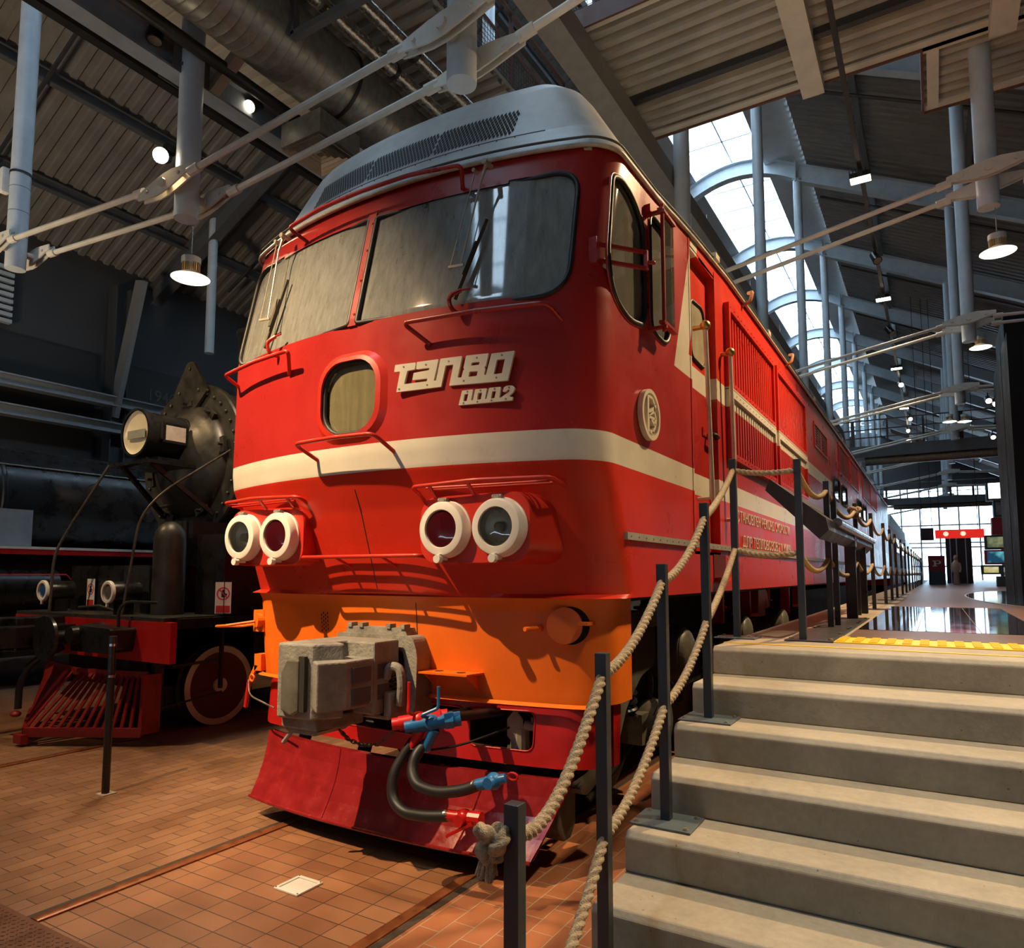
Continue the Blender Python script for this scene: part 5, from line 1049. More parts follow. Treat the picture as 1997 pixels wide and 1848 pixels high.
bent('cable', [(XC + 0.60, 3.22, 0.74), (XC + 0.75, 3.45, 0.745), (XC + 0.9, 3.78, 0.81)], 0.007, BLACKM, 0.12)
# skirt fittings
br = G(); br.prism([(0.34, 3.70), (0.37, 3.54), (0.73, 3.56), (0.76, 3.72)], (XC, 0, 1.13), (1, 0, 0), (0, 1, 0), (0, 0, 0.012)); br.prism([(3.72, 1.12), (3.56, 1.13), (3.72, 1.02)], (XC + 0.39, 0, 0), (0, 1, 0), (0, 0, 1), (0.01, 0, 0)); br.prism([(3.72, 1.12), (3.57, 1.13), (3.72, 1.02)], (XC + 0.71, 0, 0), (0, 1, 0), (0, 0, 1), (0.01, 0, 0)); b0 = br.build('towing_bracket', ORANGE, loco)
g = G()
for a in (0.47, 0.64): g.cyl((XC + a, 3.63, 1.1425), (XC + a, 3.63, 1.1435), 0.03, 14)
g.build('slot', mat('dark slot', (0.05, 0.015, 0.005), 0.7), b0)
dc = G(); c_ = FP(1.30, 1.45, 0.0); nn = Vector((0.28, -0.96, 0)).normalized(); dc.cyl(c_ - nn * 0.05, c_ + nn * 0.03, 0.108, 36); dsk = dc.build('cover_disc', ORANGE, loco, True)
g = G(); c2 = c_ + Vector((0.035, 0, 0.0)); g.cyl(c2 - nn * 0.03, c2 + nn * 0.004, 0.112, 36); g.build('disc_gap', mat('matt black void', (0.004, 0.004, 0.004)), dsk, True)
G().box(XC + 1.40, XC + 1.46, 3.73, 3.86, 1.455, 1.475).build('latch', ORANGE, loco); G().sphere(FP(1.24, 1.525, 0.02), 0.01, 8).build('stud', ORANGE, loco); g = G(); g.cyl(FP(1.15, 1.43, -0.02), FP(1.11, 1.43, 0.12), 0.014, 10); g.cyl(FP(1.15, 1.43, -0.02), FP(1.145, 1.43, 0.02), 0.022, 10); g.build('latch_pin', ORANGE, loco)
g = G(); 
for i in range(4):
    for j in range(5):
        dx, z = -0.62 + i * 0.022, 1.35 + j * 0.028 + (i % 2) * 0.014; g.add([FP(dx - 0.008, z, 0.002), FP(dx, z - 0.013, 0.002), FP(dx + 0.008, z, 0.002), FP(dx, z + 0.013, 0.002)], [(0, 1, 2, 3)])
g.build('small_grille', mat('dark slot', (0.05, 0.015, 0.005)), loco)
g = G(); g.cyl(FP(-1.40, 1.39, -0.05), FP(-1.44, 1.39, 0.07), 0.055, 18); g.box(XC - 1.50, XC - 1.38, 3.78, 3.86, 1.30, 1.47); L_ = [(XC - 1.46, 3.76, 1.38), (XC - 1.62, 3.62, 1.35), (XC - 1.86, 3.70, 1.33), (XC - 1.70, 3.84, 1.33), (XC - 1.50, 3.86, 1.36)]; g.tube(smoothpath(L_, 0.02), 0.011, 8); g.build('uncoupling_lever', ORANGE, loco)
g = G(); g.box(XC - 1.50, XC - 1.42, 3.8, 3.9, 0.99, 1.12); g.prism([(0, 0), (0.07, 0.1), (0.03, 0.1), (-0.03, 0.0)], (XC - 1.53, 3.8, 0.93), (1, 0, 0), (0, 0, 1), (0, 0.02, 0)); g.tube([(XC - 1.52 + 0.025 * cos(t), 3.8, 0.93 + 0.025 * sin(t)) for t in [i * 0.52 for i in range(13)]], 0.008, 6, False); g.build('ring_bracket', ORANGE, loco)
bent('drain_pipe', [(XC - 1.55, 3.84, 0.93), (XC - 1.60, 3.84, 0.90), (XC - 1.66, 3.86, 0.68)], 0.018, REDV)
bent('cable', [(XC - 1.50, 3.75, 0.92), (XC - 1.3, 3.6, 0.84), (XC - 0.9, 3.5, 0.8)], 0.006, BOLT, 0.1)
# bogie and running gear
bg_ = G(); bg_.prism(roundpoly([(4.28, 1.42), (4.24, 1.10), (4.34, 0.85), (4.1, 0.62), (3.85, 0.48), (3.95, 0.42), (4.4, 0.55), (4.62, 0.85), (4.9, 1.02), (5.2, 1.08), (5.2, 1.38), (4.9, 1.5)], 0.06), (XC + 1.25, 0, 0), (0, 1, 0), (0, 0, 1), (0.09, 0, 0)); bog = bg_.build('bogie_frame', GREYU, loco)
G().box(XC + 1.05, XC + 1.2, 5.2, 30, 0.75, 1.2).build('bogie_beam', DARKU, loco)
def wheelset(Y, r=0.6):
    for s_ in (-1, 1):
        g = G(); x = XC + s_ * 0.795; g.lathe((x - 0.07 * s_, Y, r), (s_, 0, 0), [(0.0, 0.1), (0.0, r + 0.03), (0.03, r + 0.03), (0.035, r), (0.14, r), (0.14, r - 0.07), (0.09, r - 0.1), (0.09, 0.2), (0.16, 0.16), (0.16, 0.0)], 40); w_ = g.build('wheel', DARKU, loco, True)
    G().cyl((XC - 0.8, Y, r), (XC + 0.8, Y, r), 0.09, 14).build('axle', DARKU, loco, True)
for Y in (5.3, 7.4, 9.5, 21, 23.1, 25.2): wheelset(Y)
for Y in (5.3, 7.4, 9.5):
    g = G(); g.cyl((XC + 1.15, Y, 0.62), (XC + 1.38, Y, 0.62), 0.19, 24, 0.17); g.box(XC + 1.1, XC + 1.3, Y - 0.3, Y + 0.3, 0.5, 0.72); g.build('axle_box', GREYU, loco, True)
    for a in (-0.42, 0.42): G().tube([(XC + 1.22 + 0.075 * cos(t * 0.55), Y + a + 0.075 * sin(t * 0.55), 0.72 + t * 0.005) for t in range(70)], 0.018, 6).build('coil_spring', BLACKP, loco, True)
for Y, z, r in ((5.62, 1.12, 0.21), (7.75, 1.12, 0.2), (9.9, 1.1, 0.2)):
    g = G(); g.cyl((XC + 1.12, Y, z), (XC + 1.44, Y, z), r, 28); g.cyl((XC + 1.28, Y, z), (XC + 1.31, Y, z), r + 0.02, 28); g.sphere((XC + 1.44, Y, z), r * 0.95, 18, 0.35, 1, 1); g.build('brake_cylinder', GREYU, loco, True)
g = G(); g.cyl((XC + 1.4, 4.95, 1.38), (XC + 1.4, 4.95, 1.50), 0.085, 18, 0.1); g.cyl((XC + 1.4, 4.95, 1.50), (XC + 1.4, 4.95, 1.52), 0.125, 18); g.sphere((XC + 1.4, 4.95, 1.52), 0.08, 14, 1, 1, 0.7); g.build('sand_valve', GREYU, loco, True)
g = G(); g.tube(smoothpath([(XC + 1.2, 4.7, 1.5), (XC + 1.25, 5.0, 1.3), (XC + 1.3, 5.25, 0.95), (XC + 1.2, 5.3, 0.6), (XC + 1.1, 4.9, 0.3), (XC + 1.0, 4.7, 0.15)], 0.2), 0.025, 10); g.tube(smoothpath([(XC + 1.35, 5.35, 0.95), (XC + 1.42, 5.25, 0.9), (XC + 1.42, 5.1, 0.86)], 0.05), 0.018, 8); g.build('sand_pipe', DARKU, loco, True)
g = G(); g.prism([(3.82, 0.46), (3.9, 0.48), (4.05, 0.48), (4.05, 0.22), (3.98, 0.15), (3.9, 0.15), (3.82, 0.24)], (XC + 1.0, 0, 0), (0, 1, 0), (0, 0, 1), (0.22, 0, 0)); g.tube([(XC + 1.22, 4.2, 0.5), (XC + 1.22, 4.6, 0.56)], 0.028, 10); g.build('rail_guard', GREYU, loco, bevel=0.01)
for y in (6.9, 8.05): G().box(XC + 1.28, XC + 1.42, y, y + 0.06, 1.28, 1.62).build('suspension_bracket', RED, loco)
for y in (6.95, 9.2):
    g = G(); g.cyl((XC + 1.35, y + 0.12, 1.35), (XC + 1.35, y + 0.12, 1.58), 0.04, 12); g.cyl((XC + 1.35, y + 0.12, 1.42), (XC + 1.35, y + 0.12, 1.44), 0.07, 12); g.build('damper', RED, loco)
for y in (8.6, 11.5): G().prism([(0, 0.3), (0.25, 0.36), (0.5, 0.28), (0.62, 0.1), (0.5, 0.08), (0.4, 0.2), (0.35, 0.0), (0.0, 0.0), (-0.05, 0.04)], (XC + 1.3, y, 1.26), (0, 1, 0), (0, 0, 1), (0.1, 0, 0)).build('suspension_link', RED, loco)
G().box(XC + 1.28, XC + 1.4, 10.6, 10.67, 1.2, 1.62).build('suspension_bracket', RED, loco)

G().box(XC - 1.35, XC + 1.35, 12.0, 19.0, 0.5, 1.5).build('fuel_tank', DARKU, loco); G().box(XC - 1.5, XC + 1.5, 4.3, YEND, 1.58, 1.62).build('underframe', DARKU, loco)
G().box(XC - 1.62, XC + 1.62, YEND - 0.05, YEND, 1.61, 4.9).build('rear_wall', CHERRY, loco)
# ================================================================ STEAM LOCOMOTIVES
SC = -8.15
stm = thing('steam_locomotive', 'black steam locomotive with big round headlight, red buffer beam and red cowcatcher', 'locomotive', (SC, 4.3, 0))
RSM = mat('smokebox dark bronze black', (0.05, 0.045, 0.035), 0.42, 0.4, var=0.35, vscale=5, bump=0.15, bscale=8)
# smokebox
sb = G(); cz = 3.2; sb.lathe((SC, 5.5, cz), (0, 1, 0), [(0.0, 0.62), (0.0, 1.0), (0.02, 1.02), (0.1, 1.02), (0.1, 0.96), (8.0, 0.96)], 56); sb.build('smokebox', RSM, stm, True, 40)
dr = G(); dr.lathe((SC, 5.5, cz), (0, -1, 0), [(0.0, 0.72), (0.05, 0.70), (0.1, 0.6), (0.15, 0.52), (0.22, 0.42), (0.26, 0.25), (0.28, 0.0)], 48); dr.build('smokebox_door', RSM, stm, True, 50)
g = G()
for k in range(36): a = 2 * pi * k / 36; g.sphere((SC + 0.9 * cos(a), 5.49, cz + 0.9 * sin(a)), 0.022, 8)
g.build('rivet', RSM, stm)
for a in (0.2, 0.9, 1.6, 2.5, 3.4, 4.3, 5.2):
    g = G(); g.box(-0.035, 0.035, -0.05, 0.0, -0.1, 0.1, Matrix.Translation((SC + 0.74 * cos(a), 5.47, cz + 0.74 * sin(a))) @ Matrix.Rotation(-a, 4, 'Y')); g.cyl((SC + 0.74 * cos(a), 5.48, cz + 0.74 * sin(a)), (SC + 0.74 * cos(a), 5.36, cz + 0.74 * sin(a)), 0.02, 8); g.build('door_clamp', RSM, stm)
g = G(); g.prism(roundpoly([(-0.34, 4.08), (-0.06, 4.50), (0.06, 4.50), (0.36, 4.08), (0.12, 3.86), (-0.12, 3.86)], 0.05), (SC, 5.44, 0), (1, 0, 0), (0, 0, 1), (0, 0.04, 0)); pk = g.build('peak_plate', RSM, stm)
g = G()
for a, b in ((0, 4.4), (-0.2, 4.1), (0.2, 4.1), (-0.02, 3.95)): g.sphere((SC + a, 5.44, b), 0.025, 8)
g.build('rivet', RSM, pk)
# main headlight
hl = G(); hc = Vector((SC, 4.75, 3.45)); hl.lathe(hc, (0, 1, 0), [(-0.0, 0.265), (-0.0, 0.295), (0.05, 0.295), (0.06, 0.275), (0.55, 0.275), (0.56, 0.285), (0.60, 0.285), (0.60, 0.0)], 48); hl = hl.build('headlight', BLACKP, stm, True, 40)
G().lathe(hc, (0, 1, 0), [(0.02, 0.27), (0.035, 0.24), (0.05, 0.13), (0.055, 0.0)], 40).build('reflector', mat('creamy reflector', (0.8, 0.72, 0.5), 0.5, 0.0, var=0.06), hl, True)
g = G(); g.box(hc.x - 0.17, hc.x + 0.17, hc.y + 0.012, hc.y + 0.03, hc.z - 0.07, hc.z + 0.03); g.build('lens_tag', mat('grey glass tag', (0.3, 0.3, 0.24), 0.4), hl)
g = G(); g.box(hc.x + 0.262, hc.x + 0.285, hc.y + 0.22, hc.y + 0.48, hc.z - 0.08, hc.z + 0.1); g.build('side_glass', mat('pale number glass', (0.5, 0.42, 0.36), 0.3), hl)
g = G(); g.box(hc.x + 0.26, hc.x + 0.282, hc.y + 0.19, hc.y + 0.51, hc.z - 0.11, hc.z + 0.13); g.cyl((hc.x + 0.27, hc.y + 0.17, hc.z - 0.08), (hc.x + 0.27, hc.y + 0.17, hc.z + 0.14), 0.02, 8); g.build('number_box', BLACKP, hl)
g = G(); g.box(SC - 0.42, SC + 0.42, 4.68, 5.45, 3.05, 3.09); g.bar((SC - 0.3, 4.8, 3.06), (SC - 0.5, 5.5, 2.5), 0.05, 0.05); g.bar((SC + 0.3, 4.8, 3.06), (SC + 0.5, 5.5, 2.5), 0.05, 0.05); g.box(SC - 0.25, SC + 0.25, 4.9, 5.3, 3.09, 3.16); g.build('headlight_shelf', BLACKP, stm)
# saddle and front deck
g = G(); g.prism([(-0.85, 1.3), (0.85, 1.3), (0.55, 1.7), (0.6, 2.4), (-0.6, 2.4), (-0.55, 1.7)], (SC, 5.55, 0), (1, 0, 0), (0, 0, 1), (0, 1.2, 0)); g.build('smokebox_saddle', BLACKP, stm)
g = G(); g.box(SC - 1.58, SC + 1.45, 4.3, 5.7, 1.27, 1.31); g.build('front_deck', mat('worn black deck plate', (0.06, 0.058, 0.05), 0.35, 0.3, var=0.35, vscale=20, bump=0.3), stm)
g = G(); g.box(SC - 1.58, SC + 1.58, 4.29, 4.36, 0.86, 1.27); bb = g.build('buffer_beam', mat('beam red', (0.42, 0.008, 0.008), 0.4, var=0.12), stm)
g = G(); g.box(SC + 1.30, SC + 1.58, 4.4, 12, 1.2, 1.3); g.box(SC + 1.25, SC + 1.6, 5.7, 14, 1.95, 2.0); g.build('running_board', BLACKP, stm)
g = G(); g.box(SC + 1.28, SC + 1.60, 6.0, 14, 1.93, 1.96); g.build('red_valance', CRED, stm)
# chequered steps
def cheq(name, o, u, v, w_, h_):
    g = G(); o = Vector(o); u = Vector(u).normalized(); v = Vector(v).normalized(); n_ = u.cross(v)
    g.prism([(0, 0), (w_, 0), (w_, h_), (0, h_)], o, u, v, n_ * 0.015)
    i = 0; x = 0.025
    while x < w_ - 0.01:
        z = 0.025 + (0.02 if i % 2 else 0)
        while z < h_ - 0.01: c = o + u * x + v * z + n_ * 0.0; g.add([c - u * 0.008, c - v * 0.006 - n_ * 0.004, c + u * 0.008, c + v * 0.006 - n_ * 0.004, c - n_ * 0.006], [(0, 1, 4), (1, 2, 4), (2, 3, 4), (3, 0, 4)]); z += 0.045
        x += 0.03; i += 1
    return g.build(name, mat('black chequer steel', (0.05, 0.05, 0.048), 0.3, 0.5, var=0.1), stm)
cheq('chequer_step', (SC + 0.25, 4.95, 1.87), (1, 0, 0), (0, 0, 1), 0.55, 0.5); cheq('chequer_step', (SC - 0.05, 4.75, 1.31), (1, 0, 0), (0, 0, 1), 0.5, 0.55)
G().box(SC + 0.25, SC + 0.9, 4.96, 5.5, 1.85, 2.37).build('step_box', BLACKP, stm); G().box(SC - 1.3, SC + 0.45, 4.78, 5.4, 1.31, 1.86).build('front_box', BLACKP, stm)
# upright domed reservoir
g = G(); rc_ = (SC + 0.80, 4.75, 1.31); g.lathe(rc_, (0, 0, 1), [(0, 0.17), (0.82, 0.17), (0.92, 0.155), (0.99, 0.11), (1.03, 0.05), (1.04, 0.0)], 32); g.build('air_reservoir', RSM, stm, True, 60)
# handrails of front
BR_ = mat('bare dark handrail', (0.10, 0.09, 0.07), 0.3, 0.5)
G().tube(smoothpath([(SC - 0.28, 4.62, 3.05), (SC - 0.78, 4.45, 2.30), (SC - 0.93, 4.38, 2.0), (SC - 0.93, 4.36, 1.31)], 0.35, 10), 0.017, 10).build('grab_rail', BR_, stm, True)
G().tube(smoothpath([(SC + 0.92, 5.4, 3.25), (SC + 0.62, 4.75, 2.70), (SC + 0.52, 4.55, 2.40), (SC + 0.52, 4.4, 1.31)], 0.3, 10), 0.014, 10).build('grab_rail', BR_, stm, True)
G().tube(smoothpath([(SC + 0.95, 4.36, 1.02), (SC + 0.80, 4.22, 1.0), (SC + 0.80, 4.2, 1.38), (SC + 0.85, 4.25, 1.47), (SC + 1.0, 4.5, 1.45)], 0.06, 6), 0.017, 10).build('grab_rail', BLACKP, stm, True)
G().tube([(SC - 0.75, 4.6, 1.36), (SC - 0.3, 4.6, 1.39), (SC + 0.1, 4.6, 1.33)], 0.012, 8).build('conduit', BR_, stm, True)
G().tube([(SC - 0.62, 5.44, 2.62), (SC - 0.1, 5.40, 2.66)], 0.02, 8).build('hand_bar', BR_, stm, True)
# buffer lamps
for dx, gl in ((-1.05, (0.02, 0.08, 0.25)), (0.35, (0.12, 0.11, 0.10))):
    c = Vector((SC + dx, 4.34, 1.56)); g = G(); g.lathe(c, (0, 1, 0), [(0, 0.10), (0.03, 0.115), (0.32, 0.115), (0.34, 0.0)], 28); g.box(c.x - 0.07, c.x + 0.07, c.y + 0.1, c.y + 0.25, 1.31, 1.46); lp = g.build('buffer_lamp', BLACKP, stm, True, 40)
    G().lathe(c, (0, -1, 0), [(-0.01, 0.125), (0.015, 0.125), (0.022, 0.118), (0.022, 0.092), (0.0, 0.088)], 32).build('lamp_ring', RINGW, lp, True); G().lathe(c, (0, -1, 0), [(0.0, 0.092), (0.01, 0.05), (0.012, 0)], 32).build('lens', mat('lens %s' % dx, gl, 0.08, var=0, spec=0.8), lp, True)
    G().box(c.x - 0.012, c.x + 0.012, c.y - 0.02, c.y, c.z - 0.16, c.z - 0.11).build('catch', RINGW, lp)
# warning stickers
RS = mat('sign red', (0.6, 0.02, 0.015), 0.5, var=0)
def sign(o, u, par):
    o = Vector(o); u = Vector(u).normalized(); n_ = u.cross(Vector((0, 0, 1))); g = G(); g.prism([(0, 0), (0.17, 0), (0.17, 0.34), (0, 0.34)], o, u, (0, 0, 1), n_ * 0.004); s_ = g.build('warning_sticker', mat('sticker white', (0.75, 0.72, 0.66), 0.5, var=0), par)
    c = o + u * 0.085 + Vector((0, 0, 0.215)) - n_ * -0.006; g = G(); a0 = [c + u * (0.07 * cos(t * pi / 16)) + Vector((0, 0, 0.07 * sin(t * pi / 16))) for t in range(32)]; a1 = [c + (p - c) * 0.82 for p in a0]; g.strip(a0, a1, True)
    g.add([c + u * -0.052 + Vector((0, 0, 0.045)), c + u * -0.042 + Vector((0, 0, 0.052)), c + u * 0.052 + Vector((0, 0, -0.045)), c + u * 0.042 + Vector((0, 0, -0.052))], [(0, 1, 2, 3)])
    q = o + n_ * 0.006; g.add([q + u * 0.012 + Vector((0, 0, 0.01)), q + u * 0.158 + Vector((0, 0, 0.01)), q + u * 0.158 + Vector((0, 0, 0.085)), q + u * 0.012 + Vector((0, 0, 0.085))], [(0, 1, 2, 3)])
    g.build('red_symbol', RS, s_); g = G(); c3 = c - n_ * 0.001; g.add([c3 + u * a + Vector((0, 0, b)) for a, b in ((-0.02, -0.04), (0.02, -0.04), (0.02, 0.01), (-0.02, 0.01))], [(0, 1, 2, 3)]); g.add([c3 + u * (0.015 * cos(t)) + Vector((0, 0, 0.028 + 0.015 * sin(t))) for t in [i * 0.785 for i in range(8)]], [tuple(range(8))]); g.add([c3 + u * a + Vector((0, 0, b)) for a, b in ((0.02, -0.02), (0.04, -0.02), (0.04, -0.0), (0.02, 0.0))], [(0, 1, 2, 3)]); g.build('figure', BLACKM, s_)
sign((SC - 0.87, 4.755, 1.36), (1, 0, 0), stm); sign((SC + 1.42, 4.9, 1.33), (0.8, 0.6, 0), stm)
g = G(); g.box(SC + 1.0, SC + 1.5, 4.95, 5.6, 1.31, 2.2); g.build('side_tank', BLACKP, stm)
# buffers and coupler
g = G(); c = Vector((SC + 0.05, 3.85, 1.08)); g.lathe(c, (0, 1, 0), [(0, 0.0), (0.0, 0.235), (0.03, 0.24), (0.04, 0.07), (0.45, 0.08)], 40); g.build('buffer', BLACKP, stm, True, 40)
g = G(); g.cyl((SC + 0.35, 3.95, 1.12), (SC + 0.35, 4.3, 1.12), 0.09, 20, 0.12); g.prism(roundpoly([(0.25, 0.95), (0.95, 0.95), (1.0, 1.2), (0.4, 1.22), (0.25, 1.15)], 0.05), (SC, 4.02, 0), (1, 0, 0), (0, 0, 1), (0, 0.28, 0)); g.build('buffer_casing', BLACKP, stm)
g = G(); X0 = SC - 0.55; P_ = [(-0.26, 4.3), (-0.26, 3.48), (0.02, 3.44), (0.12, 3.62), (0.0, 3.72), (0.1, 3.5), (0.30, 3.44), (0.32, 4.3)]
g.prism([(-0.26, 4.3), (-0.26, 3.5), (0.02, 3.48), (0.12, 3.64), (0.0, 3.74), (0.12, 3.8), (0.12, 4.3)], (X0, 0, 0.92), (1, 0, 0), (0, 1, 0), (0, 0, 0.36)); g.prism([(0.0, 3.6), (0.25, 3.46), (0.34, 3.7), (0.36, 4.3), (0.12, 4.3), (0.12, 3.8)], (X0, 0, 0.98), (1, 0, 0), (0, 1, 0), (0, 0, 0.22)); cs = g.build('coupler', BLACKP, stm, bevel=0.012)
g = G(); g.tube(smoothpath([(SC - 0.25, 4.2, 0.95), (SC - 0.3, 3.9, 0.8), (SC - 0.34, 3.82, 0.6), (SC - 0.34, 3.82, 0.32)], 0.12), 0.035, 12); g.build('brake_hose', BLACKM, stm, True); g = G(); g.sphere((SC - 0.34, 3.8, 0.27), 0.05, 12, 1.4, 1, 0.7); g.build('hose_end', CRED, stm, True)
# cowcatcher
NB = Vector((SC + 0.05, 3.72, 0.14)); RB = Vector((SC + 1.12, 4.32, 0.14)); LBt = Vector((SC - 1.12, 4.32, 0.14)); RT = Vector((SC + 1.03, 4.42, 0.70)); LT = Vector((SC - 1.05, 4.45, 0.70)); NT = Vector((SC + 0.05, 4.2, 0.70))
g = G(); g.bar(NB, RB, 0.05, 0.09); g.bar(NB, LBt, 0.05, 0.09); g.bar(NT, RT, 0.03, 0.07); g.bar(NT, LT, 0.03, 0.07); g.bar(RB + Vector((0, 0.1, 0)), RT, 0.06, 0.05); g.bar(LBt + Vector((0, 0.1, 0)), LT, 0.06, 0.05); g.box(RB.x - 0.02, RB.x + 0.02, 4.3, 4.5, 0.12, 0.72); g.box(NB.x - 0.1, NB.x + 0.06, 3.66, 3.74, 0.03, 0.12)
cow = g.build('cowcatcher_frame', CRED, stm)
for side_, Bq, Tq in (('r', RB, RT), ('l', LBt, LT)):
    for i in range(13):
        t = (i + 0.5) / 13; a = NB.lerp(Bq, t) + Vector((0, 0.02, 0.04)); b = NT.lerp(Tq, min(1, t * 0.92 + 0.06)); g = G(); g.bar(a, b, 0.055, 0.012, (0, 1, 0.4)); g.build('cowcatcher_slat', CRED, stm)
# leading wheel and frames
def disc_wheel(Y, r=0.46):
    x = SC + 0.80; g = G(); g.lathe((x, Y, r), (1, 0, 0), [(-0.06, r + 0.03), (-0.03, r + 0.03), (-0.02, r), (0.07, r - 0.002), (0.075, r - 0.01)], 48); w_ = g.build('wheel', DARKU, stm, True, 40)
    G().lathe((x, Y, r), (1, 0, 0), [(0.075, r - 0.006), (0.078, r - 0.075), (0.07, r - 0.078)], 48).build('tyre', mat('cream wheel rim', (0.75, 0.68, 0.55), 0.5, var=0.12), w_, True, 20)
    G().lathe((x, Y, r), (1, 0, 0), [(0.072, r - 0.076), (0.05, r * 0.5), (0.07, 0.08)], 48).build('disc', mat('maroon wheel disc', (0.12, 0.006, 0.008), 0.4, var=0.15), w_, True)
    G().cyl((x + 0.06, Y, r), (x + 0.10, Y, r), 0.085, 28).build('hub', mat('cream wheel rim', (0.75, 0.68, 0.55)), w_, True)
disc_wheel(5.4); disc_wheel(7.3)
g = G(); g.box(SC + 0.95, SC + 1.02, 4.5, 4.6, 0.3, 1.25).box(SC + 0.6, SC + 0.7, 4.4, 6, 0.3, 1.2); g.bar((SC + 0.98, 4.55, 0.32), (SC + 0.98, 5.35, 0.4), 0.02, 0.02); g.bar((SC + 1.02, 5.3, 0.45), (SC + 1.02, 5.3, 1.2), 0.05, 0.03); g.bar((SC + 1.0, 4.7, 0.75), (SC + 1.0, 5.3, 0.78), 0.02, 0.03); g.box(SC - 0.9, SC + 0.7, 4.6, 12, 0.5, 1.25); g.build('frame', DARKU, stm)
g = G(); g.cyl((SC + 1.2, 6.2, 0.75), (SC + 1.2, 7.6, 0.75), 0.38, 28); g.cyl((SC + 1.15, 6.2, 1.5), (SC + 1.15, 7.6, 1.5), 0.25, 24); g.build('cylinder', BLACKP, stm, True, 40)
g = G(); g.lathe((SC, 6.5, 4.1), (0, 0, 1), [(0, 0.3), (1.0, 0.28), (1.02, 0.31), (1.08, 0.31), (1.08, 0.0)], 32); g.build('chimney', RSM, stm, True, 40)
# second steam locomotive, further left
TC = -13.3
st2 = thing('steam_locomotive', 'long black boiler of a steam locomotive with a red and white running line', 'locomotive', (TC, 7, 0))
g = G(); g.lathe((TC, 3.2, 3.02), (0, 1, 0), [(0, 0.0), (0.0, 0.85), (2.0, 0.85), (2.02, 0.87), (2.06, 0.87), (2.08, 0.85), (5.0, 0.85), (5.02, 0.87), (5.06, 0.87), (5.08, 0.85), (9, 0.84)], 56); bl = g.build('boiler', mat('satin black boiler', (0.03, 0.031, 0.033), 0.3, 0.3, var=0.3, vscale=4, bump=0.05), st2, True, 40)
g = G(); g.tube([(TC + 0.72, 3.2, 3.50), (TC + 0.72, 12, 3.50)], 0.02, 8); g.build('handrail', BR_, st2, True)
for y, z in ((6.6, 3.2), (7.6, 2.85)):
    g = G(); g.lathe((TC + 0.84, y, z), (1, 0, -0.2), [(0, 0.13), (0.04, 0.12), (0.05, 0.08), (0.08, 0.08), (0.08, 0.0)], 20); g.build('washout_plug', mat('dull plug', (0.07, 0.07, 0.07), 0.4, 0.5), st2, True)
g = G(); g.box(TC + 0.5, TC + 1.47, 2.5, 12, 2.14, 2.18); g.build('running_plate_edge', mat('white edge line', (0.6, 0.55, 0.5), 0.5), st2); g = G(); g.box(TC + 0.5, TC + 1.46, 2.5, 12, 2.06, 2.138); g.build('red_edge', mat('beam red', (0.42, 0.008, 0.008)), st2)
g = G(); g.box(TC + 1.0, TC + 1.3, 2.5, 5.45, 2.19, 2.75); g.build('side_plate', mat('grey blue plate', (0.25, 0.27, 0.29), 0.4), st2)
g = G(); g.box(TC - 1.3, TC + 1.2, 2.4, 12, 0.5, 2.05); g.build('chassis', BLACKP, st2)
g = G(); g.cyl((TC + 1.25, 4, 1.55), (TC + 1.25, 5.8, 1.55), 0.3, 24); g.build('air_tank', BLACKP, st2, True)
g = G(); g.tube([(TC + 1.47, 3.5, 1.75), (TC + 1.47, 5.9, 1.75), (TC + 1.47, 6.0, 1.65), (TC + 1.47, 6.0, 1.1)], 0.012, 8); g.build('red_pipe', REDV, st2, True)
# ================================================================ RAILING OF POSTS AND ROPE
def postbox(x, y, z, h, w=0.04):
    g = G(); g.box(x - w / 2, x + w / 2, y - w / 2, y + w / 2, z, z + h); return g
def post(x, y, z, h, label, plate=True, rot=30, cat='post', grp='charcoal square railing posts'):
    t = thing('railing_post', label, cat, (x, y, z), grp)
    postbox(x, y, z + (0.008 if plate else 0), h).build('post', POSTG, t, bevel=0.003)
    if plate:
        M = Matrix.Translation((x + 0.005, y - 0.01, z)) @ Matrix.Rotation(R(0), 4, 'Z'); G().box(-0.125, 0.125, -0.1, 0.1, 0, 0.008, M).build('base_plate', PLATEG, t, bevel=0.002)
        for a in (-0.1, 0.1):
            for b in (-0.075, 0.075): g = G(); p = M @ Vector((a, b, 0.008)); g.cyl(p, p + Vector((0, 0, 0.003)), 0.012, 14); g.cyl(p, p + Vector((0, 0, 0.008)), 0.008, 6); g.build('bolt', BOLT, t)
    return t
SP = [(-0.885, 1.48, 0.15, 1.05, 'lowest charcoal post at the foot of the stairs, with the knotted rope end'),
      (-0.95, 2.15, 0.452, 1.035, 'second charcoal post up the stairs'), (-0.983, 2.848, 0.753, 1.035, 'third charcoal post up the stairs, bolted to the fifth step from the top'),
      (-0.975, 3.47, 1.0524, 1.047, 'fourth charcoal post up the stairs, bolted to the third step from the top'), (-1.095, 4.581, PZ, 1.135, 'charcoal post at the top of the stairs nearest the locomotive'),
      (-0.705, 4.586, PZ, 1.11, 'charcoal post on the platform beside the yellow tactile strip')]
for i, (x, y, z, h, lb) in enumerate(SP): post(x, y, z, h, lb, plate=(i != 5))
PP = [(-0.69, 5.79), (-0.665, 7.75), (-0.62, 9.10), (-0.60, 10.95), (-0.60, 12.54), (-0.59, 13.99), (-0.585, 16.2), (-0.58, 18.14), (-0.575, 20.3), (-0.56, 22.6), (-0.55, 24.6), (-0.545, 26.6), (-0.54, 28.6), (-0.53, 30.6), (-0.52, 32.6), (-0.515, 34.6)]
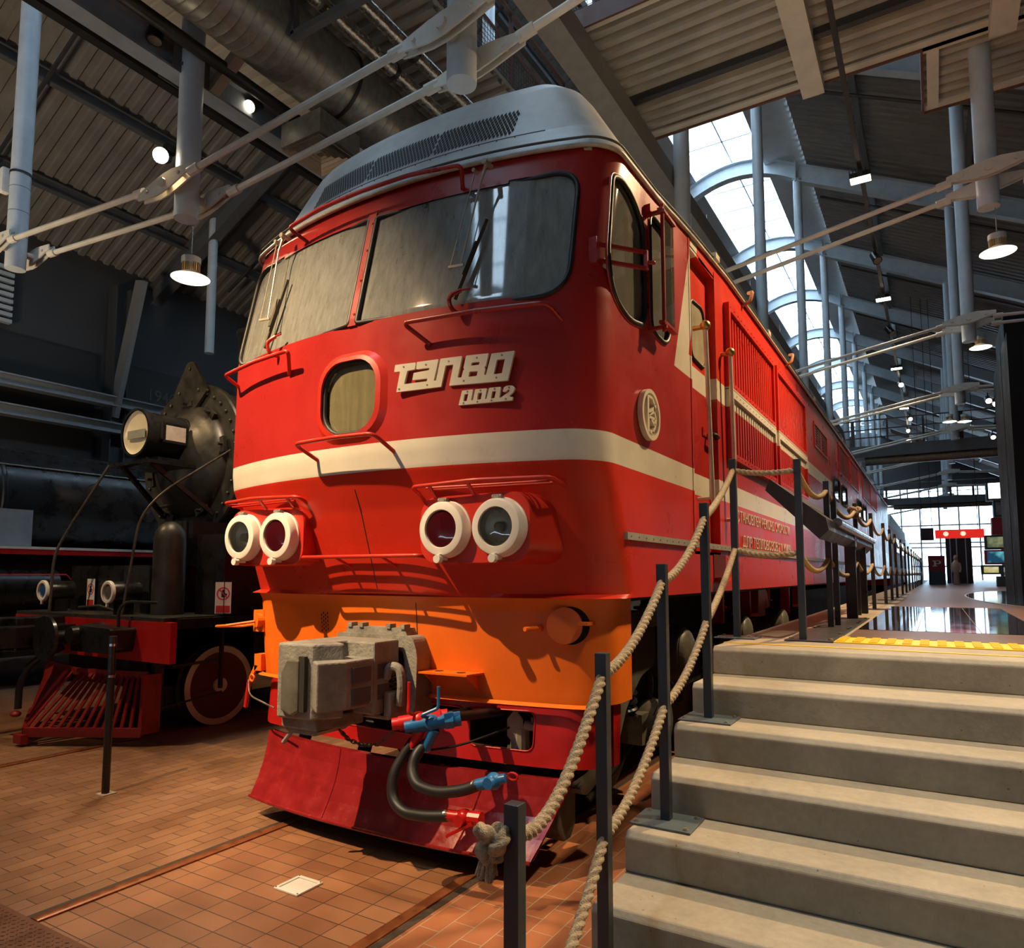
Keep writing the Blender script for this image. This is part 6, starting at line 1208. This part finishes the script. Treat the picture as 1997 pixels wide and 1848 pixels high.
nth = ['first', 'second', 'third', 'fourth', 'fifth', 'sixth', 'seventh', 'eighth', 'ninth', 'tenth', 'eleventh', 'twelfth', 'thirteenth', 'fourteenth', 'fifteenth', 'sixteenth']
pr = None
for i, (x, y) in enumerate(PP):
    lb = {0: 'charcoal platform post just before the slanted information desk', 1: 'charcoal platform post behind the information desk with a rope knot at its top'}.get(i, 'charcoal platform post, %s one past the information desk' % nth[max(0, i - 2)])
    if pr is None: pr = post(x, y, PZ, 1.11, lb, False)
    else: dup(pr, (x, y, PZ), lb)
bp1 = thing('base_plate', 'long dark steel plate with bolts on the platform under the rope posts', 'base plate', (-0.67, 5.8, PZ))
G().box(-0.80, -0.53, 4.50, 7.15, PZ, PZ + 0.008).build('plate', POSTG, bp1)
for y in (4.6, 5.1, 5.6, 5.75, 6.3, 6.5, 7.0):
    for x in (-0.775, -0.555): G().cyl((x, y, PZ + 0.008), (x, y, PZ + 0.018), 0.013, 8).build('bolt', BOLT, bp1)
for i, y in enumerate((9.1, 10.95, 12.54, 13.99, 16.2)): tag(G().box(-0.8, -0.45, y - 0.14, y + 0.14, PZ, PZ + 0.008).build('base_plate', POSTG, loc=(-0.6, y, PZ)), 'dark rectangular plate under the %s platform post past the information desk' % nth[i], 'base plate', 'plates under the platform posts')
def ropetube(path, r=0.018, turns=11.0, n=18, lobes=3):
    P = [Vector(p) for p in path]; g = G(); vs = []; a = None; L = 0
    for i, p in enumerate(P):
        d = (P[min(i + 1, len(P) - 1)] - P[max(i - 1, 0)]).normalized()
        if a is None: a = frame_of(d)[0]
        a = (a - d * a.dot(d)).normalized(); b = d.cross(a)
        if i: L += (p - P[i - 1]).length
        ph = L * turns * 2 * pi
        for k in range(n): th = 2 * pi * k / n; rr = r * (0.66 + 0.38 * abs(cos(1.5 * (th - ph)))); vs.append(p + a * (cos(th) * rr) + b * (sin(th) * rr))
    fs = [(i * n + k, i * n + (k + 1) % n, (i + 1) * n + (k + 1) % n, (i + 1) * n + k) for i in range(len(P) - 1) for k in range(n)]
    fs.append(tuple(range(n - 1, -1, -1))); m = (len(P) - 1) * n; fs.append(tuple(range(m, m + n))); return g.add(vs, fs)
def span(a, b, sag, step=0.006, skew=0.0):
    a = Vector(a); b = Vector(b); n = max(6, int((b - a).length / step)); out = []
    for i in range(n): t = i / n; out.append(a.lerp(b, t) - Vector((0, 0, 4 * sag * t * (1 - t) * (1 + skew * (0.5 - t)))))
    return out
def knot(c, s=0.03, r=0.0165, k=80):
    c = Vector(c); P = []
    for i in range(k + 1): t = 2 * pi * i / k; P.append(c + Vector(((sin(t) + 2 * sin(2 * t)) * s * 0.42, -sin(3 * t) * s * 0.55, (cos(t) - 2 * cos(2 * t)) * s * 0.42)))
    return P
def hole(i, dz): x, y, z, h, _ = SP[i]; return (x, y, z + h - dz)
up = []; sg = [0.10, 0.055, 0.055, 0.03, 0.02]
for i in range(5): up += span(hole(i, 0.065), hole(i + 1, 0.065), sg[i], skew=0.8 if i == 0 else 0.2)
up.append(Vector(hole(5, 0.065))); r1 = ropetube(up).build('barrier_rope', ROPE, smooth=True, loc=hole(0, 0.065)); tag(r1, 'upper natural fibre rope threaded through the posts up the stairs, ending in a big knot', 'rope')
kn = G(); kc = Vector(hole(0, 0.065)) + Vector((-0.045, -0.03, -0.015)); q = ropetube(knot(kc), 0.018, 11); kn.add(q.v, q.f); kn.build('knot', ROPE, r1, True)
g = G()
for i in range(26):
    a = random.uniform(-1, 1); b = random.uniform(-1, 1); p = kc + Vector((-0.008 + a * 0.012, b * 0.01, -0.02)); g.tube([p, p + Vector((a * 0.012, b * 0.01 - 0.008, -0.05 - random.random() * 0.02))], 0.0035, 5)
g.build('frayed_end', ROPE, r1)
lw = []; 
for i in range(5): lw += span(hole(i, 0.575), hole(i + 1, 0.575), (0.07, 0.055, 0.05, 0.03, 0.03)[i], skew=0.2)
lw.append(Vector(hole(5, 0.575))); tag(ropetube(lw).build('barrier_rope', ROPE, smooth=True, loc=hole(0, 0.575)), 'lower natural fibre rope threaded through the posts up the stairs', 'rope')
def prope(dz, pts, r, label, simple=False):
    out = []
    for a, b in zip(pts, pts[1:]): out += span((a[0], a[1], PZ + 1.11 - dz), (b[0], b[1], PZ + 1.11 - dz), min(0.13, 0.08 * (b[1] - a[1])), step=0.012 if not simple else 0.1)
    out.append(Vector((pts[-1][0], pts[-1][1], PZ + 1.11 - dz))); g = ropetube(out, r) if not simple else G().tube(out, r * 0.9, 6)
    tag(g.build('barrier_rope', ROPE, smooth=True, loc=(pts[0][0], pts[0][1], PZ + 1.11 - dz)), label, 'rope')
PA = [(-0.705, 4.586)] + PP[:3]
prope(0.075, PA, 0.018, 'upper rope sagging between the platform posts around the information desk'); prope(0.59, PA, 0.018, 'lower rope sagging between the platform posts around the information desk')
prope(0.075, PP[2:], 0.018, 'upper rope looping along the far platform posts', True); prope(0.59, PP[2:], 0.018, 'lower rope looping along the far platform posts', True)
for (x, y) in [(-0.705, 4.586)] + PP[:2]:
    pass
g = G(); q = ropetube(knot((PP[1][0], PP[1][1] - 0.05, PZ + 1.02), 0.045), 0.018, 11); tag(q.build('rope_knot', ROPE, smooth=True, loc=(PP[1][0], PP[1][1], PZ + 1.0)), 'rope knot tied on the platform post behind the information desk', 'rope knot')
# information desk
ds = thing('information_desk', 'long dark slanted information desk with a polished tube edge standing on the platform', 'information stand', (-0.66, 6.8, PZ))
g = G(); g.prism([(-0.615, 2.13), (-0.97, 2.42), (-1.0, 2.34), (-0.66, 1.99), (-0.60, 2.05)], (0, 5.1, 0), (1, 0, 0), (0, 0, 1), (0, 3.8, 0)); g.build('panel', mat('dark brown desk panel', (0.035, 0.028, 0.025), 0.35, var=0.1), ds)
G().cyl((-0.60, 5.6, 2.13), (-0.60, 8.95, 2.13), 0.034, 20).build('tube_edge', CHROME, ds, True)
for y in (7.0, 8.1): G().box(-0.70, -0.61, y - 0.03, y + 0.03, PZ, 2.08).build('leg', mat('dark desk leg', (0.025, 0.022, 0.02), 0.35), ds, bevel=0.01)
g = G(); g.prism([(-0.06, 0), (0.06, 0), (0.1, 0.1), (-0.1, 0.1)], (-0.68, 6.95, 2.0), (0, 1, 0), (0, 0, 1), (0.08, 0, 0)); g.build('bracket', PLATEG, ds)
lg = post(-0.668, 6.02, PZ, 1.0, 'charcoal post close behind the first platform post, carrying the near end of the information desk', False, grp=None)
# ================================================================ FAR BACKGROUND
# footbridges
def bridge(Y, label, z=6.25, x0=-3.6, x1=9.0):
    t = thing('footbridge', label, 'footbridge', (2, Y, z), 'steel footbridges across the hall')
    G().box(x0, x1, Y, Y + 1.8, z, z + 0.14).box(x0, x1, Y - 0.06, Y, z - 0.14, z + 0.28).build('deck', GIRD, t)
    g = G(); g.cyl((x0 + 1.5, Y + 0.4, z - 0.2), (x1, Y + 0.4, z - 0.2), 0.2, 14); g.build('pipe', DUCTM, t, True)
    RB_ = mat('dark brown railing', (0.05, 0.028, 0.022), 0.5); g = G()
    for k in (0.55, 0.85, 1.2): g.bar((x0, Y, z + 0.25 + k - 0.2), (x1, Y, z + 0.25 + k - 0.2), 0.04, 0.04)
    g.build('handrail', RB_, t); x = x0
    while x < x1: G().bar((x, Y, z), (x, Y, z + 1.25), 0.07 if int(x * 10) % 3 else 0.12, 0.05).build('post', RB_, t); x += 1.15
    return t
bridge(29.0, 'nearer steel footbridge with brown railings crossing the hall'); bridge(50, 'farther steel footbridge crossing in front of the bright end windows')
bs_ = thing('bridge_sign', 'dark square board hanging on the nearer footbridge', 'sign', (2.8, 28.3, 7.2)); G().box(2.3, 4.3, 28.86, 28.93, 6.6, 7.9).build('board', STONE, bs_)
gl_ = thing('orange_exhibit', 'small glowing orange exhibit on the nearer footbridge', 'exhibit', (5.4, 29.2, 6.4)); G().box(5.1, 6.4, 29.1, 29.3, 6.392, 6.9).build('glow', mat('lit orange strip', (0.5, 0.1, 0.02), 0.5, var=0, emit=(1, 0.25, 0.05), es=1.2), gl_)
# second red train on the same track
tr2 = thing('passenger_train', 'red and white locomotive standing behind the red diesel on the same track', 'train', (XC, 34, 0))
def tmat():
    m = bpy.data.materials.new('far train paint'); m.use_nodes = True; nt = m.node_tree; b = nt.nodes['Principled BSDF']; g = node(nt, 'ShaderNodeNewGeometry'); s = node(nt, 'ShaderNodeSeparateXYZ'); nt.links.new(g.outputs['Position'], s.inputs[0])
    a = M_(nt, 'MULTIPLY', M_(nt, 'GREATER_THAN', s.outputs[2], 1.9), M_(nt, 'LESS_THAN', s.outputs[2], 2.35)); c = M_(nt, 'GREATER_THAN', s.outputs[2], 3.9)
    nt.links.new(MIX(nt, M_(nt, 'MAXIMUM', a, c), (0.55, 0.03, 0.015), (0.6, 0.57, 0.52)), b.inputs['Base Color']); b.inputs['Roughness'].default_value = 0.6; b.inputs['Specular IOR Level'].default_value = 0.15; return m
g = G(); g.prism([(34.2, 1.3), (34.0, 2.4), (34.6, 4.0), (36.0, 4.5), (54, 4.5), (54, 1.3)], (XC - 1.55, 0, 0), (0, 1, 0), (0, 0, 1), (3.1, 0, 0)); g.build('body', tmat(), tr2)
G().box(XC - 1.2, XC + 1.2, 36, 54, 4.5, 4.75).build('roof', ROOFG, tr2); g = G(); g.box(XC + 1.54, XC + 1.57, 35.0, 36.0, 2.9, 3.7); g.build('cab_window', STONE, tr2)
g = G()
for i in range(9): g.box(XC + 1.54, XC + 1.565, 39 + i * 1.6, 40.1 + i * 1.6, 2.9, 3.6)
g.build('side_window', mat('pale side window', (0.3, 0.34, 0.36), 0.15), tr2); G().box(XC - 1.3, XC + 1.3, 34.6, 54, 0.013, 1.3).build('running_gear', DARKU, tr2)
g = G(); g.prism([(-1.0, 2.9), (1.0, 2.9), (0.9, 3.7), (-0.9, 3.7)], (XC, 34.02, 0), (1, 0, 0), (0, 0, 1), (0, 0.05, 0)); g.build('windscreen', STONE, tr2)
tr3 = thing('wagon', 'dark wagon far behind the second red locomotive', 'wagon', (XC, 56, 0)); G().box(XC - 1.5, XC + 1.5, 55.5, 70, 0.9, 4.2).build('body', mat('dark green wagon', (0.03, 0.05, 0.04), 0.4), tr3); G().box(XC - 1.2, XC + 1.2, 56, 69.5, 0.013, 0.9).build('running_gear', DARKU, tr3)
# black booth at the right edge
bt = thing('black_booth', 'tall black exhibition booth standing on the platform beside the oval inlay', 'booth', (2.6, 16, PZ)); BO = mat('satin black panel', (0.008, 0.007, 0.007), 0.6, var=0.2, vscale=2, spec=0.2)
G().box(1.34, 4.4, 15.8, 19.3, PZ, 6.3).build('panel_wall', BO, bt); G().box(1.42, 4.4, 17.2, 19.28, 6.3, 7.1).build('upper_band', BO, bt)
g = G()
g.box(1.332, 1.342, 17.2, 17.22, PZ, 6.3); g.build('panel_joint', BLACKM, bt)
# kiosk cube with letter P
kc_ = thing('display_cube', 'dark blue grey cube plinth with a dark red cube bearing a cream letter on top', 'display cube', (0.05, 32.4, PZ)); G().box(-0.24, 0.33, 32.3, 32.9, PZ, 1.90).build('plinth', mat('blue grey plinth', (0.03, 0.045, 0.055), 0.5), kc_); G().box(-0.24, 0.33, 32.3, 32.9, 1.90, 2.50).build('red_cube', mat('dark red display', (0.30, 0.012, 0.02), 0.5), kc_)
PL = [[(-0.14, -0.12), (0.02, -0.12), (0.02, -0.09), (-0.02, -0.09), (-0.02, -0.03), (0.10, -0.03), (0.15, 0.0), (0.15, 0.07), (0.10, 0.11), (-0.14, 0.11), (-0.14, 0.08), (-0.09, 0.08), (-0.09, -0.09), (-0.14, -0.09)], [(-0.02, 0.0), (0.07, 0.0), (0.09, 0.02), (0.09, 0.06), (0.07, 0.08), (-0.02, 0.08)]]
flatcurve('lettering', PL, (0.045, 32.29, 2.2), (1, 0, 0), (0, 0, 1), 0.01, LETT, kc_)
# stack of display boxes with screens
def boxx(name, label, cat, x0, x1, z0, z1, Y, m, scr=None, grp='stacked display boxes beside the black booth'):
    t = thing(name, label, cat, ((x0 + x1) / 2, Y, z0), grp); G().box(x0, x1, Y, Y + 0.6, z0, z1).build('box', m, t)
    if scr: a = 0.06; G().box(x0 + a, x1 - a, Y - 0.01, Y, z0 + a, z1 - a).build('screen', scr, t)
    return t
RDB = mat('dark red box', (0.28, 0.012, 0.016), 0.45); DKB = mat('charcoal box', (0.025, 0.035, 0.042), 0.5); GRB = mat('grey photo print', (0.25, 0.25, 0.26), 0.5, var=0.5, vscale=3)
def pic(name, c1, c2, es, sc=3):
    m = bpy.data.materials.new(name); m.use_nodes = True; nt = m.node_tree; b = nt.nodes['Principled BSDF']; tc = node(nt, 'ShaderNodeTexCoord'); n = node(nt, 'ShaderNodeTexNoise'); n.inputs['Scale'].default_value = sc; nt.links.new(tc.outputs['Object'], n.inputs['Vector'])
    rr = node(nt, 'ShaderNodeMapRange'); rr.inputs[1].default_value = 0.42; rr.inputs[2].default_value = 0.58; nt.links.new(n.outputs[0], rr.inputs[0]); c = MIX(nt, rr.outputs[0], c1, c2)
    nt.links.new(c, b.inputs['Base Color']); nt.links.new(c, b.inputs['Emission Color']); b.inputs['Emission Strength'].default_value = es; return m
YB = 29.0
boxx('display_screen', 'bright white screen on top of the stacked display boxes', 'screen', 1.62, 2.45, 4.30, 4.95, YB, DKB, mat('white lit screen', (1, 1, 1), 0.5, var=0, emit=(1, 0.99, 0.95), es=3.0))
boxx('display_box', 'box with a grey photograph of a train under the white screen', 'display box', 1.80, 2.30, 3.72, 4.28, YB, DKB, GRB)
boxx('display_box', 'dark red box below the grey train photograph', 'display box', 1.72, 2.30, 3.12, 3.70, YB, RDB); boxx('display_box', 'second dark red box at the same height, nearer the booth', 'display box', 2.32, 2.75, 3.12, 3.66, YB, RDB)
boxx('display_box', 'box with a lit green landscape picture', 'display box', 1.50, 2.08, 2.62, 3.10, YB, DKB, pic('green landscape picture', (0.12, 0.16, 0.08), (0.35, 0.38, 0.2), 0.5)); boxx('display_box', 'box with a dim red brown picture next to the green one', 'display box', 2.10, 2.68, 2.62, 3.10, YB, DKB, pic('dim brown picture', (0.06, 0.02, 0.025), (0.18, 0.1, 0.09), 0.3))
boxx('display_screen', 'dark red framed screen showing a blue image', 'screen', 1.48, 2.70, 2.10, 2.60, YB, RDB, pic('blue screen image', (0.01, 0.06, 0.12), (0.15, 0.55, 0.65), 0.8, 2))
boxx('display_box', 'box with a warm yellow lit picture', 'display box', 1.36, 1.90, 1.76, 2.08, YB, DKB, pic('yellow picture', (0.5, 0.42, 0.12), (0.7, 0.65, 0.4), 0.8)); boxx('display_box', 'box with a black and white picture beside the yellow one', 'display box', 1.92, 2.28, 1.60, 2.08, YB, DKB, pic('black and white picture', (0.02, 0.02, 0.02), (0.6, 0.6, 0.6), 0.3, 12))
boxx('display_box', 'charcoal plinth box at the foot of the stacked display boxes', 'display box', 1.75, 2.32, PZ, 1.70, YB - 0.62, DKB); boxx('display_box', 'dark red plinth box at the foot nearest the booth', 'display box', 2.34, 2.9, PZ, 1.9, YB - 0.62, RDB)
# red sign gantry
sg_ = thing('hanging_sign', 'long red illuminated direction sign hanging across the far hall', 'sign', (0.9, 33, 3.4)); G().box(0.05, 1.7, 33, 33.1, 3.20, 3.55).build('board', mat('lit red sign', (0.5, 0.01, 0.01), 0.5, var=0, emit=(1, 0.03, 0.02), es=0.7), sg_)
for x in (0.42, 1.0): G().cyl((x, 32.99, 3.38), (x, 32.98, 3.38), 0.09, 20).build('symbol', mat('sign white symbol', (0.8, 0.75, 0.65), 0.5, var=0, emit=(1, 0.85, 0.6), es=1.0), sg_)
for x in (0.2, 1.5): G().cyl((x, 33.05, 3.55), (x, 33.05, 14.84 - 0.5 * (x + 3.2)), 0.012, 6).build('cable', BLACKM, sg_)
hb_ = thing('hanging_board', 'small dark square board hanging beside the red direction sign', 'board', (-0.2, 33.2, 3.4)); G().box(-0.45, 0.0, 33.2, 33.35, 3.15, 3.65).build('board', DKB, hb_)
for x in (-0.4, -0.05): G().cyl((x, 33.27, 3.65), (x, 33.27, 14.88 - 0.5 * (x + 3.2)), 0.012, 6).build('cable', BLACKM, hb_)
dw_ = thing('dark_doorway', 'dark structure with vertical panels beyond the letter cube', 'kiosk', (0.9, 38, PZ)); G().box(0.45, 1.45, 38, 39, PZ, 3.6).build('body', mat('dark brown kiosk', (0.03, 0.02, 0.018), 0.5), dw_)
g = G()
for x in (0.6, 0.85, 1.2): g.box(x, x + 0.04, 37.97, 38, PZ, 3.6)
g.build('mullion', STEELB, dw_)
# distant visitor-sized pale figure
ps = thing('person', 'tiny distant person in pale clothing standing beside the dark kiosk', 'person', (0.72, 34.0, PZ)); g = G()
g.lathe((0.72, 34.0, PZ), (0, 0, 1), [(0, 0.10), (0.03, 0.12), (0.45, 0.10), (0.62, 0.13), (0.85, 0.14), (0.95, 0.08), (1.0, 0.05), (1.03, 0.07), (1.12, 0.075), (1.19, 0.04), (1.21, 0.0)], 16); g.tube([(0.59, 34, PZ + 0.88), (0.56, 33.95, PZ + 0.65), (0.6, 33.85, PZ + 0.5)], 0.035, 8); g.tube([(0.85, 34, PZ + 0.88), (0.88, 33.95, PZ + 0.65), (0.84, 33.85, PZ + 0.5)], 0.035, 8); g.build('body', mat('pale clothing', (0.6, 0.52, 0.4), 0.7), ps, True)
# small chandeliers of spots near the far right
for i, (x, y, z) in enumerate(((1.40, 22.31, 6.1), (1.55, 22.3, 6.0), (1.66, 22.3, 5.95), (1.85, 28.35, 6.1), (2.05, 28.33, 6.05))):
    spot_can(x, y, z + 0.5, 'small warm exhibition spotlight, %s of the cluster near the black booth' % ordn[i], (0.1, -0.8, -0.5), True)
